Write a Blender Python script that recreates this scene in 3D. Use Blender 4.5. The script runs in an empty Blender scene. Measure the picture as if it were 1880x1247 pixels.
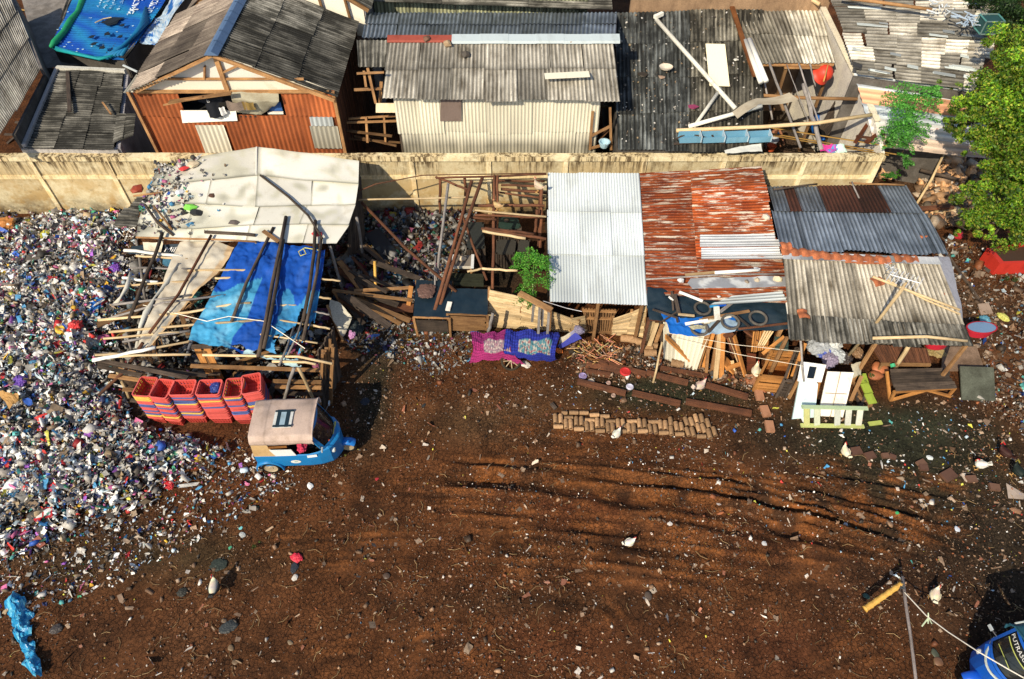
import bpy, math, random
import numpy as np
from mathutils import Vector, Matrix, Euler, noise as mnoise
R = math.radians
random.seed(7); rng = np.random.default_rng(11)
scene = bpy.context.scene
COLL = scene.collection

# ------------------------------------------------------------------ camera geometry
FPX, CX, CY, CAMH, TH = 1300.0, 940.0, 623.5, 16.5, R(39.6)
ST, CT = math.sin(TH), math.cos(TH)
def ray(px, py):
    a = (px-CX)/FPX; b = (CY-py)/FPX
    return Vector((a, ST+b*CT, -CT+b*ST))
def P(px, py, z=0.0):                 # point of the photo at a known height
    d = ray(px, py); t = (z-CAMH)/d.z
    return Vector((d.x*t, d.y*t, z))
def PY(px, py, Y):                    # point of the photo on a known facade plane
    d = ray(px, py); t = Y/d.y
    return Vector((d.x*t, Y, CAMH+d.z*t))
def V3(p): return p if isinstance(p, Vector) else P(*p)

# ------------------------------------------------------------------ materials
class NT:
    def __init__(s, name):
        s.m = bpy.data.materials.new(name); s.m.use_nodes = True
        s.t = s.m.node_tree; s.n = s.t.nodes; s.l = s.t.links
        s.b = s.n['Principled BSDF']
    def new(s, t, **k):
        x = s.n.new(t)
        for a, v in k.items(): setattr(x, a, v)
        return x
    def put(s, sock, v):
        if isinstance(v, bpy.types.NodeSocket): s.l.new(v, sock)
        elif isinstance(v, (tuple, list)) and len(v) == 3 and sock.type == 'RGBA': sock.default_value = (*v, 1)
        else: sock.default_value = v
    def coord(s, kind='Object'):
        return s.new('ShaderNodeTexCoord').outputs[kind]
    def map(s, vec, sc=(1,1,1)):
        x = s.new('ShaderNodeMapping'); s.l.new(vec, x.inputs[0]); x.inputs['Scale'].default_value = sc
        return x.outputs[0]
    def noise(s, vec, scale, detail=5, rough=.6, dist=0):
        x = s.new('ShaderNodeTexNoise'); s.l.new(vec, x.inputs['Vector'])
        x.inputs['Scale'].default_value = scale; x.inputs['Detail'].default_value = detail
        x.inputs['Roughness'].default_value = rough; x.inputs['Distortion'].default_value = dist
        return x.outputs['Fac']
    def rng(s, v, a, b, c=0., d=1.):
        x = s.new('ShaderNodeMapRange'); s.put(x.inputs[0], v)
        for i, q in enumerate((a, b, c, d)): x.inputs[i+1].default_value = q
        return x.outputs[0]
    def mix(s, f, a, b, bl='MIX'):
        x = s.new('ShaderNodeMix', data_type='RGBA', blend_type=bl)
        s.put(x.inputs[0], f); s.put(x.inputs[6], a); s.put(x.inputs[7], b)
        return x.outputs[2]
    def math(s, op, a, b=0.5):
        x = s.new('ShaderNodeMath', operation=op); s.put(x.inputs[0], a); s.put(x.inputs[1], b)
        return x.outputs[0]
    def bump(s, h, st, dist=.02):
        x = s.new('ShaderNodeBump'); x.inputs['Strength'].default_value = st
        x.inputs['Distance'].default_value = dist; s.l.new(h, x.inputs['Height'])
        s.l.new(x.outputs[0], s.b.inputs['Normal'])
MATS = {}
def weathered(name, base, dirt=None, cov=.4, ds=1.2, streak=(6, .7, 1), accent=None, acov=.3, asc=3.,
              rough=.85, metal=0., bump=.15, coord='UV', rnd=.25, fine=.3, soft=.12, spec=.3, fsc=30):
    t = NT(name); vec = t.coord(coord)
    if dirt is None: dirt = tuple(c*.45 for c in base)
    n1 = t.noise(vec, ds, 7, .65); n2 = t.noise(t.map(vec, streak), 1.6, 6, .6)
    m = t.math('ADD', t.math('MULTIPLY', n1, .5), t.math('MULTIPLY', n2, .5))
    m = t.rng(m, 1-cov-.5+.42-soft, 1-cov-.5+.42+soft)
    col = t.mix(m, base, dirt)
    if accent:
        n4 = t.noise(t.map(vec, (streak[0]*.7, streak[1]*1.4, 1)), asc, 6, .7)
        col = t.mix(t.rng(n4, .78-acov*.5, .84-acov*.5), col, accent)
    n3 = t.noise(vec, fsc, 4, .7)
    col = t.mix(1., col, t.new_gray(t.rng(n3, .3, .7, 1-fine, 1+fine)), 'MULTIPLY')
    at = t.new('ShaderNodeAttribute', attribute_name='Col')
    col = t.mix(1., col, at.outputs['Color'], 'MULTIPLY')
    if rnd:
        oi = t.new('ShaderNodeObjectInfo')
        col = t.mix(1., col, t.new_gray(t.rng(oi.outputs['Random'], 0, 1, 1-rnd, 1+rnd)), 'MULTIPLY')
    t.l.new(col, t.b.inputs['Base Color'])
    t.b.inputs['Roughness'].default_value = rough; t.b.inputs['Metallic'].default_value = metal
    t.b.inputs['Specular IOR Level'].default_value = spec
    if bump: t.bump(t.math('ADD', n3, n2), bump)
    MATS[name] = t.m
    return t.m
def _gray(s, v):
    x = s.new('ShaderNodeCombineColor')
    for i in range(3): s.l.new(v, x.inputs[i])
    return x.outputs[0]
NT.new_gray = _gray
M = {}
def defmats():
    w = weathered
    M['asb'] = w('asbestos_cement', (.70,.66,.57), (.12,.10,.07), .40, .9, (5,.5,1), (.03,.03,.022), .30, 1.6, fine=.35)
    M['asb_dark'] = w('mossy_asbestos', (.48,.46,.40), (.05,.048,.04), .50, .8, (5,.45,1), (.42,.38,.31), .20, 2.2, fine=.4)
    M['asb_brown'] = w('brown_asbestos', (.30,.25,.20), (.09,.07,.058), .45, .8, (4,.4,1), (.33,.27,.2), .2, 2.0, fine=.35)
    M['zinc_white'] = w('pale_zinc', (.70,.76,.77), (.44,.46,.44), .28, .7, (3,.5,1), (.20,.13,.08), .10, 4., rough=.55, fine=.07, spec=.4)
    M['zinc_shade_blue'] = w('shade_blue_zinc', (.33,.39,.47), (.13,.16,.2), .45, .9, (5,.4,1), (.12,.08,.06), .14, 3., rough=.5, metal=.2, fine=.15)  # blue cast of slopes turned from the sun is put into the colour
    M['zinc_silver'] = w('silver_zinc', (.78,.80,.82), (.42,.45,.48), .32, .9, (7,.5,1), (.50,.15,.04), .30, 1.2, rough=.5, metal=.1, fine=.15)
    M['rust'] = w('rusty_sheet', (.60,.14,.030), (.24,.045,.014), .42, 1.4, (9,.5,1), (.85,.74,.60), .52, 1.6, rough=.8, fine=.3, soft=.1)
    M['rust_brown'] = w('brown_rust_sheet', (.14,.05,.03), (.06,.025,.018), .4, 1., (6,.6,1), (.25,.16,.12), .15, 3)
    M['red_facade'] = w('red_oxide_sheet', (.60,.17,.055), (.30,.08,.028), .34, .9, (6,.4,1), (.6,.28,.14), .16, 2.5, fine=.15)
    M['cream_sheet'] = w('cream_sheet', (.90,.85,.68), (.62,.50,.28), .22, .8, (5,.4,1), (.62,.5,.32), .15, 2., fine=.1)
    M['tan_wall'] = w('tan_plaster', (.34,.22,.13), (.16,.10,.06), .4, .6, (2,1.5,1), None, coord='Object')
    M['lav_wall'] = w('shaded_render', (.42,.40,.42), (.2,.19,.2), .4, .8, (4,1,1), None, coord='Object')  # base colour holds the lavender cast of a wall in shade
    M['conc'] = w('grey_concrete', (.34,.31,.28), (.17,.15,.13), .45, .7, (2,2,1), (.08,.07,.06), .14, 2., coord='Object')
    M['conc_white'] = w('pale_concrete', (.68,.66,.58), (.4,.37,.28), .3, .9, (3,2,1), (.16,.13,.09), .12, 3., coord='Object')
    M['side_wall'] = w('plastered_side_wall', (.92,.86,.72), (.60,.56,.52), .42, .5, (.5,1.8,1), (.2,.18,.16), .14, 2., coord='Object')
    M['white_board'] = w('painted_sheet', (.86,.85,.78), (.60,.54,.42), .26, .7, (2,2,1), (.30,.20,.11), .24, 2.2, fine=.08, bump=.05, rough=.6)
    M['wood'] = w('raw_wood', (.42,.235,.10), (.18,.09,.04), .42, 2.2, (1.2,22,1), (.62,.42,.22), .2, 3., rnd=.38, fine=.2)
    M['wood_orange'] = w('fresh_wood', (.55,.25,.07), (.28,.12,.035), .4, 2.2, (1.2,22,1), (.7,.45,.2), .2, 3., rnd=.25, fine=.15)
    M['wood_dark'] = w('weathered_wood', (.13,.095,.07), (.04,.03,.024), .45, 2., (1.2,22,1), (.26,.2,.14), .2, 3., rnd=.35, fine=.2)
    M['wood_brown'] = w('red_brown_wood', (.22,.085,.04), (.08,.035,.02), .45, 2., (1.2,18,1), (.34,.17,.08), .2, 3., rnd=.3)
    M['wood_grey'] = w('grey_bamboo', (.34,.31,.29), (.13,.12,.11), .4, 2., (1.2,20,1), (.5,.46,.4), .2, 3., rnd=.3)
    M['bamboo'] = w('bamboo', (.62,.47,.27), (.34,.22,.1), .35, 2., (1.2,18,1), (.76,.66,.46), .3, 3., rough=.6, rnd=.28, fine=.12)
    M['bamboo_gold'] = w('golden_bamboo', (.75,.44,.10), (.4,.2,.04), .3, 2., (1.5,14,1), None, rough=.5, rnd=.1)
    M['tarp_blue'] = w('blue_tarpaulin', (.008,.09,.52), (.03,.30,.62), .42, .9, (1.2,1,1), (.25,.52,.66), .10, 1.5, rough=.5, fine=.08, bump=.08, soft=.03, rnd=0)
    M['tarp_black'] = w('black_rubber_sheet', (.008,.022,.036), (.022,.04,.055), .35, 2., (2,2,1), None, rough=.42, fine=.1, bump=.1, spec=.5, rnd=.1)
    M['canvas'] = w('dirty_canvas', (.66,.62,.52), (.42,.35,.26), .35, 1.1, (1.5,3,1), (.14,.09,.06), .14, 3., fine=.1, bump=.1, rnd=.05)
    M['blue_sheet'] = w('blue_polythene', (1,1,1), (.7,.8,.9), .42, 2., (4,4,1), (2.2,1.7,1.4), .16, 8., rough=.35, fine=.3, spec=.5, rnd=0, coord='Object')
    M['plain'] = w('mixed_surface', (1,1,1), (.62,.58,.52), .3, 2., (3,3,1), None, rough=.65, fine=.12, bump=.05, rnd=.0, coord='Object')
    M['gloss'] = w('painted_metal', (1,1,1), (.72,.66,.58), .26, 2.5, (3,3,1), None, rough=.35, fine=.06, bump=.02, rnd=.0, spec=.5, coord='Object')
    M['plastic'] = w('faded_plastic', (1,1,1), (.75,.7,.65), .3, 4., (4,4,1), None, rough=.5, fine=.15, bump=.03, rnd=.12, spec=.45, coord='Object')
    M['rubber'] = w('old_rubber', (.045,.043,.04), (.09,.085,.075), .4, 4., (4,4,1), None, rough=.8, coord='Object')
    M['rubbish'] = w('loose_rubbish', (1,1,1), (.30,.25,.19), .30, 6., (6,6,1), None, rough=.6, fine=.3, bump=.1, rnd=0, spec=.4, coord='Object')
    M['tile'] = w('clay_tile', (.52,.17,.07), (.26,.08,.04), .4, 3., (5,5,1), (.62,.32,.18), .15, 5., coord='Object', rnd=.2)
    M['logs'] = w('clay_pipe', (.50,.31,.16), (.22,.12,.06), .42, 4., (6,6,1), (.62,.46,.27), .25, 6., coord='Object', rnd=.35, fsc=60)
    M['glass'] = w('dark_glass', (.012,.014,.016), (.02,.02,.022), .3, 2., (1,1,1), None, rough=.08, bump=0, rnd=0, spec=.7, coord='Object')
    M['fabric'] = w('printed_fabric', (1,1,1), (.6,.55,.55), .3, 3., (3,3,1), None, rough=.9, fine=.25, bump=.15, rnd=0, coord='Object')
    M['bark'] = w('bark', (.16,.12,.085), (.07,.05,.04), .4, 3., (3,3,1), None, coord='Object')
    # leaves: thin, with some light coming through
    for k in ('leaf', ):
        t = NT('foliage'); at = t.new('ShaderNodeAttribute', attribute_name='Col')
        t.l.new(at.outputs['Color'], t.b.inputs['Base Color']); t.b.inputs['Roughness'].default_value = .55
        tr = t.new('ShaderNodeBsdfTranslucent'); c2 = t.mix(1., at.outputs['Color'], (1.3,1.5,.5), 'MULTIPLY'); t.l.new(c2, tr.inputs[0])
        ms = t.new('ShaderNodeMixShader'); ms.inputs[0].default_value = .35
        t.l.new(t.b.outputs[0], ms.inputs[1]); t.l.new(tr.outputs[0], ms.inputs[2])
        t.l.new(ms.outputs[0], t.n['Material Output'].inputs[0]); M['leaf'] = t.m
    # perimeter wall: cream render, damp streaks under the coping, ochre stains at the foot
    t = NT('stained_render'); vec = t.coord('Object'); sep = t.new('ShaderNodeSeparateXYZ'); t.l.new(vec, sep.inputs[0])
    z = sep.outputs[2]
    big = t.noise(vec, .55, 5, .6); fine = t.noise(vec, 9, 8, .7); st = t.noise(t.map(vec, (7, 7, .5)), 1.3, 6, .7)
    base = t.mix(t.rng(fine, .35, .7), (.80,.71,.50), (.60,.50,.31))
    ochre = t.math('MULTIPLY', t.rng(z, .1, 1.9, 1., .35), t.rng(t.noise(vec, .9, 8, .75), .42, .56))
    base = t.mix(ochre, base, (.50,.31,.10))
    drip = t.math('MULTIPLY', t.rng(st, .46, .58), t.math('MULTIPLY', t.rng(z, 1.3, 2.2), t.rng(t.noise(vec, .9, 4), .40, .54)))
    base = t.mix(drip, base, (.10,.065,.03))
    low = t.math('MULTIPLY', t.rng(z, .9, .1, 0., 1.), t.rng(t.noise(vec, 1.6, 8, .75), .38, .6))
    base = t.mix(low, base, (.09,.07,.045)); blot = t.rng(t.noise(vec, 2.3, 9, .8), .56, .66, 0, .75); base = t.mix(blot, base, (.25,.19,.10))
    at = t.new('ShaderNodeAttribute', attribute_name='Col'); base = t.mix(1., base, at.outputs['Color'], 'MULTIPLY')
    t.l.new(base, t.b.inputs['Base Color']); t.b.inputs['Roughness'].default_value = .95; t.bump(fine, .35, .02); M['perim'] = t.m
    # soil
    t = NT('bare_soil'); vec = t.coord('Object')
    at = t.new('ShaderNodeAttribute', attribute_name='Col'); base = at.outputs['Color']
    n1 = t.noise(vec, 1.2, 8, .7); n2 = t.noise(vec, 14, 8, .75); n3 = t.noise(vec, 60, 4, .7)
    vo = t.new('ShaderNodeTexVoronoi', feature='DISTANCE_TO_EDGE'); t.l.new(t.mix(.12, vec, t.new_col(vec, 9), 'ADD'), vo.inputs['Vector']); vo.inputs['Scale'].default_value = 9.5
    crack = t.rng(vo.outputs['Distance'], 0., .07, .35, 1.)
    cm = t.math('MAXIMUM', crack, t.rng(t.noise(vec, .5, 3), .42, .62, 0., 1.))
    base = t.mix(1., base, t.new_gray(t.rng(n1, .3, .7, .45, 1.6)), 'MULTIPLY')
    base = t.mix(1., base, t.new_gray(t.rng(n2, .32, .68, .35, 1.75)), 'MULTIPLY')
    base = t.mix(1., base, t.new_gray(t.rng(n3, .3, .7, .6, 1.4)), 'MULTIPLY')
    base = t.mix(t.rng(n2, .66, .74, 0, .6), base, (.22,.14,.08)); base = t.mix(t.rng(t.noise(vec, .45, 6, .65), .5, .68, 0, .6), base, (.03,.016,.009))
    base = t.mix(1., base, t.new_gray(cm), 'MULTIPLY')
    t.l.new(base, t.b.inputs['Base Color']); t.b.inputs['Roughness'].default_value = .95
    t.b.inputs['Specular IOR Level'].default_value = .15
    h = t.math('ADD', t.math('ADD', n2, t.math('MULTIPLY', n3, .5)), cm); t.bump(h, .8, .035); M['soil'] = t.m
def _newcol(s, vec, sc):
    x = s.new('ShaderNodeTexNoise'); s.l.new(vec, x.inputs['Vector']); x.inputs['Scale'].default_value = sc
    return x.outputs['Color']
NT.new_col = _newcol
defmats()

# ------------------------------------------------------------------ mesh building
class MB:
    def __init__(s): s.v = []; s.f = []; s.c = []; s.uv = []; s.smooth = False
    def add(s, V, F, col=(1,1,1), uv=None):
        o = len(s.v); s.v += [tuple(p) for p in V]; s.f += [tuple(i+o for i in f) for f in F]
        n = len(V)
        if callable(col): s.c += [col(p) for p in V]
        elif len(col) == n and not isinstance(col[0], (int, float)): s.c += list(col)
        else: s.c += [tuple(col)]*n
        s.uv += uv if uv else [(p[0]+p[2]*.7, p[1]+p[2]*.7) for p in s.v[o:]]
        return s
    def bar(s, p0, p1, w, t, col=(1,1,1), up=Vector((0,0,1)), taper=1.):
        p0 = V3(p0); p1 = V3(p1); d = (p1-p0); L = d.length; d = d/max(L, 1e-6)
        if abs(d.dot(up)) > .95: up = Vector((0,1,0))
        r = d.cross(up).normalized(); u = r.cross(d).normalized()
        V = []; uv = []; o = random.random()*9
        for k, (p, q) in enumerate(((p0, 1), (p1, taper))):
            for a, b in ((-1,-1),(1,-1),(1,1),(-1,1)):
                V.append(p+r*(a*w/2*q)+u*(b*t/2*q)); uv.append((o+k*L, o+(a*w/2+b*t*.3)))
        s.add(V, [(0,1,2,3),(7,6,5,4),(0,4,5,1),(1,5,6,2),(2,6,7,3),(3,7,4,0)], col, uv)
        return s
    def box(s, c, size, col=(1,1,1), rz=0.):
        m = Matrix.Rotation(rz, 3, 'Z'); V = []
        for z in (-1, 1):
            for a, b in ((-1,-1),(1,-1),(1,1),(-1,1)):
                V.append(Vector(c)+m@Vector((a*size[0]/2, b*size[1]/2, z*size[2]/2)))
        s.add(V, [(3,2,1,0),(4,5,6,7),(0,1,5,4),(1,2,6,5),(2,3,7,6),(3,0,4,7)], col); return s
    def hexa(s, b, t, col=(1,1,1)):        # four bottom corners, four top corners
        s.add(list(b)+list(t), [(3,2,1,0),(4,5,6,7),(0,1,5,4),(1,2,6,5),(2,3,7,6),(3,0,4,7)], col); return s
    def tube(s, pts, r, n=7, col=(1,1,1), cap=True, nodes=0, rend=None):
        pts = [V3(p) for p in pts]
        if nodes:
            a, b = pts[0], pts[-1]; q = []
            if len(pts) == 2:
                for i in range(nodes+1):
                    q.append(a.lerp(b, i/nodes))
                pts = q
        rs = []; V = []; uv = []; m = len(pts); L = 0; o = random.random()*9
        for i, p in enumerate(pts):
            d = (pts[min(i+1, m-1)]-pts[max(i-1, 0)]).normalized()
            if i: L += (p-pts[i-1]).length
            up = Vector((0,0,1)) if abs(d.z) < .95 else Vector((0,1,0))
            x = d.cross(up).normalized(); y = x.cross(d)
            rr = (r[i] if isinstance(r, (list, tuple)) else r)
            if rend is not None: rr = r+(rend-r)*i/(m-1)
            if nodes and i not in (0, m-1): p = p+Vector((random.uniform(-1,1), random.uniform(-1,1), random.uniform(-1,1)))*rr*.35
            for k in range(n):
                a = 2*math.pi*k/n
                V.append(p+x*(math.cos(a)*rr)+y*(math.sin(a)*rr)); uv.append((o+L, o+k/n*rr*6))
        F = []
        for i in range(m-1):
            for k in range(n):
                F.append((i*n+k, i*n+(k+1) % n, (i+1)*n+(k+1) % n, (i+1)*n+k))
        if cap: F.append(tuple(range(n))[::-1]); F.append(tuple((m-1)*n+k for k in range(n)))
        s.add(V, F, col, uv); return s
    def loft(s, rings, col=(1,1,1), cap=True, close=True):
        n = len(rings[0]); V = [p for r in rings for p in r]; F = []
        for i in range(len(rings)-1):
            for k in range(n if close else n-1):
                F.append((i*n+k, i*n+(k+1) % n, (i+1)*n+(k+1) % n, (i+1)*n+k))
        if cap: F.append(tuple(range(n))[::-1]); F.append(tuple((len(rings)-1)*n+k for k in range(n)))
        s.add(V, F, col); return s
    def grid(s, fn, nu, nv, col=(1,1,1), uvs=(1,1), hole=None):
        V = []; uv = []; C = []; o = random.random()*20
        for j in range(nv+1):
            for i in range(nu+1):
                u, v = i/nu, j/nv; V.append(fn(u, v)); uv.append((o+u*uvs[0], o+v*uvs[1]))
                C.append(col(u, v) if callable(col) else col)
        F = [(j*(nu+1)+i, (j+1)*(nu+1)+i, (j+1)*(nu+1)+i+1, j*(nu+1)+i+1) for j in range(nv) for i in range(nu)
             if not (hole and hole((i+.5)/nu, (j+.5)/nv))]
        s.add(V, F, C, uv); return s
    def build(s, name, mat, parent=None, org=None, smooth=None, world=True):
        V = np.array(s.v, dtype=np.float64).reshape(-1, 3)
        if parent is not None:
            o = np.array(parent.location) if world else np.zeros(3)
            if parent.parent is not None and world: o = o+np.array(parent.parent.location)
        elif org is not None: o = np.array(org)
        elif world: o = np.array([V[:,0].mean(), V[:,1].mean(), V[:,2].min()])
        else: o = np.zeros(3)
        me = bpy.data.meshes.new(name); me.from_pydata((V-o).tolist(), [], s.f)
        a = me.color_attributes.new('Col', 'FLOAT_COLOR', 'POINT')
        C = np.ones((len(V), 4), dtype=np.float32); C[:, :3] = np.array(s.c, dtype=np.float32); a.data.foreach_set('color', C.ravel())
        ul = me.uv_layers.new(name='UVMap'); li = np.empty(len(me.loops), dtype=np.int32); me.loops.foreach_get('vertex_index', li)
        ul.data.foreach_set('uv', np.array(s.uv, dtype=np.float32)[li].ravel())
        sm = s.smooth if smooth is None else smooth
        if sm: me.polygons.foreach_set('use_smooth', [True]*len(me.polygons))
        me.materials.append(M[mat] if isinstance(mat, str) else mat)
        ob = bpy.data.objects.new(name, me); COLL.objects.link(ob)
        if parent is not None: ob.parent = parent
        else: ob.location = o.tolist()
        return ob
def T(o, label=None, cat=None, group=None, kind=None):
    if label: o['label'] = label
    if cat: o['category'] = cat
    if group: o['group'] = group
    if kind: o['kind'] = kind
    return o
def thing(name, loc, label, cat, group=None, rz=0.):
    o = bpy.data.objects.new(name, None); COLL.objects.link(o); o.location = V3(loc); o.rotation_euler = (0, 0, rz)
    o.empty_display_size = .2
    return T(o, label, cat, group)
def copy_tree(o, parent=None):
    c = o.copy(); COLL.objects.link(c)
    if parent is not None: c.parent = parent
    for ch in list(o.children): copy_tree(ch, c)
    return c
def recolor(root, old, new):          # swap a material on the copied parts (copies share mesh data otherwise)
    for ob in [root]+list(root.children_recursive):
        if ob.type == 'MESH' and old in [m.name for m in ob.data.materials]:
            ob.data = ob.data.copy(); ob.data.materials[0] = new
ORD = ['first','second','third','fourth','fifth','sixth','seventh','eighth','ninth','tenth','eleventh','twelfth','thirteenth',
       'fourteenth','fifteenth','sixteenth','seventeenth','eighteenth','nineteenth','twentieth','twenty-first','twenty-second',
       'twenty-third','twenty-fourth','twenty-fifth','twenty-sixth','twenty-seventh','twenty-eighth','twenty-ninth','thirtieth',
       'thirty-first','thirty-second','thirty-third','thirty-fourth','thirty-fifth']
def bil(TL, TR, BR, BL):
    TL, TR, BR, BL = map(V3, (TL, TR, BR, BL))
    return lambda u, v: (TL*(1-u)+TR*u)*(1-v)+(BL*(1-u)+BR*u)*v
def rows(rr):                         # surface through rows of points
    rr = [[V3(p) for p in r] for r in rr]
    def lin(r, u):
        x = u*(len(r)-1); i = min(int(x), len(r)-2); return r[i].lerp(r[i+1], x-i)
    def f(u, v):
        x = v*(len(rr)-1); i = min(int(x), len(rr)-2); return lin(rr[i], u).lerp(lin(rr[i+1], u), x-i)
    return f
def cloth(mb, f, nu, nv, amp=.04, freq=1.2, col=(1,1,1), hole=None, seed=0, uvs=None, fold=(0, 0)):
    def g(u, v):
        p = f(u, v); q = p*freq+Vector((seed, seed*2, 0))
        d = mnoise.noise(q)+.5*mnoise.noise(q*2.3)+.25*mnoise.noise(q*5.1)
        return p+Vector((d*amp*.4, d*amp*.3, d*amp+fold[0]*math.sin(u*fold[1])))
    a = (f(1, 0)-f(0, 0)).length; b = (f(0, 1)-f(0, 0)).length
    mb.grid(g, nu, nv, col, uvs or (a, b), hole); return g
# a roof or a wall clad in corrugated sheets, laid in overlapping rows
def corr(mb, TL, TR, BR, BL, nc, nr, pitch=.13, amp=.02, axis='v', tone=(.85, 1.2), valley=.36, jit=.06, sag=.03,
         tones=None, grime=None, gap=None, tint=None):
    f = bil(TL, TR, BR, BL)
    if axis == 'h':
        f0 = f; f = lambda u, v: f0(v, u)
    n = (f(1, 0)-f(0, 0)).cross(f(0, 1)-f(0, 0)).normalized()
    if n.z < 0 or (abs(n.z) < .1 and n.y > 0): n = -n
    W = (f(1, .5)-f(0, .5)).length; L = (f(.5, 1)-f(.5, 0)).length
    for j in range(nr):
        for i in range(nc):
            if gap and gap(i, j): continue
            u0 = i/nc; u1 = (i+1)/nc+.02/W*2; v0 = j/nr-(.1/L if j else 0); v1 = (j+1)/nr
            v0 += random.uniform(0, jit)/L*.5; v1 += random.uniform(-jit, jit)/L; u0 += random.uniform(-.01, .01)
            t = tones[j][i] if tones else random.uniform(*tone)
            tn = tint[j][i] if tint else (1, 1, 1)
            ns = max(4, int((u1-u0)*W/pitch*6)); nv = 5
            lift = .012*(i % 2)+random.uniform(0, .006); sg = random.uniform(-sag, sag); tl = random.uniform(-.012, .012)
            o = random.random()*30; V = []; uv = []; C = []
            sd = random.random()*50
            for b in range(nv+1):
                for a in range(ns+1):
                    u = u0+(u1-u0)*a/ns; v = v0+(v1-v0)*b/nv
                    c = math.cos(u*W/pitch*2*math.pi)
                    h = amp*c+lift+.03*(b/nv)+.004+sg*math.sin(b/nv*3.14)*.5+tl*(a/ns-.5)*2
                    V.append(f(u, v)+n*h); uv.append((o+u*W, o+v*L))
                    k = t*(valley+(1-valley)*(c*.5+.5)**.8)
                    k *= .85+.3*mnoise.noise(Vector((u*W*.7+sd, v*L*.7, sd)))
                    if grime: k *= grime(u, v)
                    C.append((k*tn[0], k*tn[1], k*tn[2]))
            F = [(b*(ns+1)+a, (b+1)*(ns+1)+a, (b+1)*(ns+1)+a+1, b*(ns+1)+a+1) for b in range(nv) for a in range(ns)]
            mb.add(V, F, C, uv)
    mb.smooth = True
    return mb
def CR(name, mat, parent, *a, **k):
    return corr(MB(), *a, **k).build(name, mat, parent)
# numpy instancer: many small shapes in one mesh (only for rubbish, gravel and leaves)
def rotmats(n, tilt=1.):
    q = rng.normal(size=(n, 4)); q[:, 1:3] *= tilt; q /= np.linalg.norm(q, axis=1)[:, None]
    w, x, y, z = q.T
    return np.stack([np.stack([1-2*(y*y+z*z), 2*(x*y-z*w), 2*(x*z+y*w)], -1), np.stack([2*(x*y+z*w), 1-2*(x*x+z*z), 2*(y*z-x*w)], -1),
                     np.stack([2*(x*z-y*w), 2*(y*z+x*w), 1-2*(x*x+y*y)], -1)], 1)
def scatter(name, temps, pos, scale, col, mat, tilt=1., parent=None, org=None, vcol=None):
    N = len(pos); k = rng.integers(0, len(temps), N); Rm = rotmats(N, tilt)
    Vs, Fs, Cs = [], [], []; off = 0
    for ti, (TV, TF) in enumerate(temps):
        idx = np.where(k == ti)[0]
        if not len(idx): continue
        v = TV[None]*scale[idx][:, None, :]; v = np.einsum('nij,nkj->nki', Rm[idx], v)+pos[idx][:, None, :]
        nv = len(TV); Vs.append(v.reshape(-1, 3)); Fs.append((TF[None]+(np.arange(len(idx))*nv)[:, None, None]+off).reshape(-1, 3))
        c = np.repeat(col[idx], nv, axis=0); 
        if vcol is not None: c = c*rng.uniform(1-vcol, 1+vcol, (len(c), 1))
        Cs.append(c); off += nv*len(idx)
    V = np.concatenate(Vs).astype(np.float32); F = np.concatenate(Fs).astype(np.int32); C = np.concatenate(Cs).astype(np.float32)
    o = np.zeros(3) if org is None else np.array(org); V = V-o.astype(np.float32)
    me = bpy.data.meshes.new(name); me.vertices.add(len(V)); me.vertices.foreach_set('co', V.ravel())
    me.loops.add(F.size); me.loops.foreach_set('vertex_index', F.ravel()); me.polygons.add(len(F))
    me.polygons.foreach_set('loop_start', np.arange(0, F.size, 3, dtype=np.int32)); me.polygons.foreach_set('loop_total', np.full(len(F), 3, dtype=np.int32))
    me.update(); me.validate()
    a = me.color_attributes.new('Col', 'FLOAT_COLOR', 'POINT'); cc = np.ones((len(V), 4), np.float32); cc[:, :3] = C; a.data.foreach_set('color', cc.ravel())
    me.materials.append(M[mat]); ob = bpy.data.objects.new(name, me); COLL.objects.link(ob)
    if parent is not None: ob.parent = parent
    elif org is not None: ob.location = org
    return ob
def ico():
    import bmesh
    b = bmesh.new(); bmesh.ops.create_icosphere(b, subdivisions=1, radius=.5)
    V = np.array([v.co[:] for v in b.verts]); F = np.array([[v.index for v in f.verts] for f in b.faces]); b.free(); return V, F
IV, IF = ico()
def crumple(amp): return (IV*(1+rng.uniform(-amp, amp, (len(IV), 1)))+rng.uniform(-.08, .08, IV.shape), IF)
def flat(n=3, amp=.2):
    g = np.linspace(-.5, .5, n+1); X, Y = np.meshgrid(g, g); V = np.stack([X.ravel(), Y.ravel(), rng.uniform(-amp, amp, X.size)], 1)
    V[:, :2] += rng.uniform(-.09, .09, (len(V), 2)); F = []
    for j in range(n):
        for i in range(n):
            a = j*(n+1)+i; F += [(a, a+1, a+n+2), (a, a+n+2, a+n+1)]
    return V, np.array(F)
def boxt():
    V = np.array([(x, y, z) for z in (-.5, .5) for y in (-.5, .5) for x in (-.5, .5)])
    F = np.array([(0,2,1),(1,2,3),(4,5,6),(5,7,6),(0,1,4),(1,5,4),(2,6,3),(3,6,7),(0,4,2),(2,4,6),(1,3,5),(3,7,5)]); return V, F
def strip():
    V, F = flat(3, .25); V = V*np.array([1.6,.45,1.]); return V, F
def wad():                            # a crumpled sheet: a folded grid squeezed into a lump
    V, F = flat(5, .5); a = V[:, 0]*rng.uniform(2.5, 4.5)+rng.uniform(0, 6); b = V[:, 1]*rng.uniform(2, 4)+rng.uniform(0, 6)
    return np.stack([V[:, 0]*.8+.16*np.sin(b), V[:, 1]*.8+.16*np.sin(a), V[:, 2]*.7+.25*np.sin(a*1.4)*np.cos(b)], 1), F
TRASH = [strip(), strip(), flat(4, .35), flat(3, .4), wad(), wad(), wad(), wad(), crumple(.55), flat(3, .25), flat(2, .3), flat(2, .1), boxt()]
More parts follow.
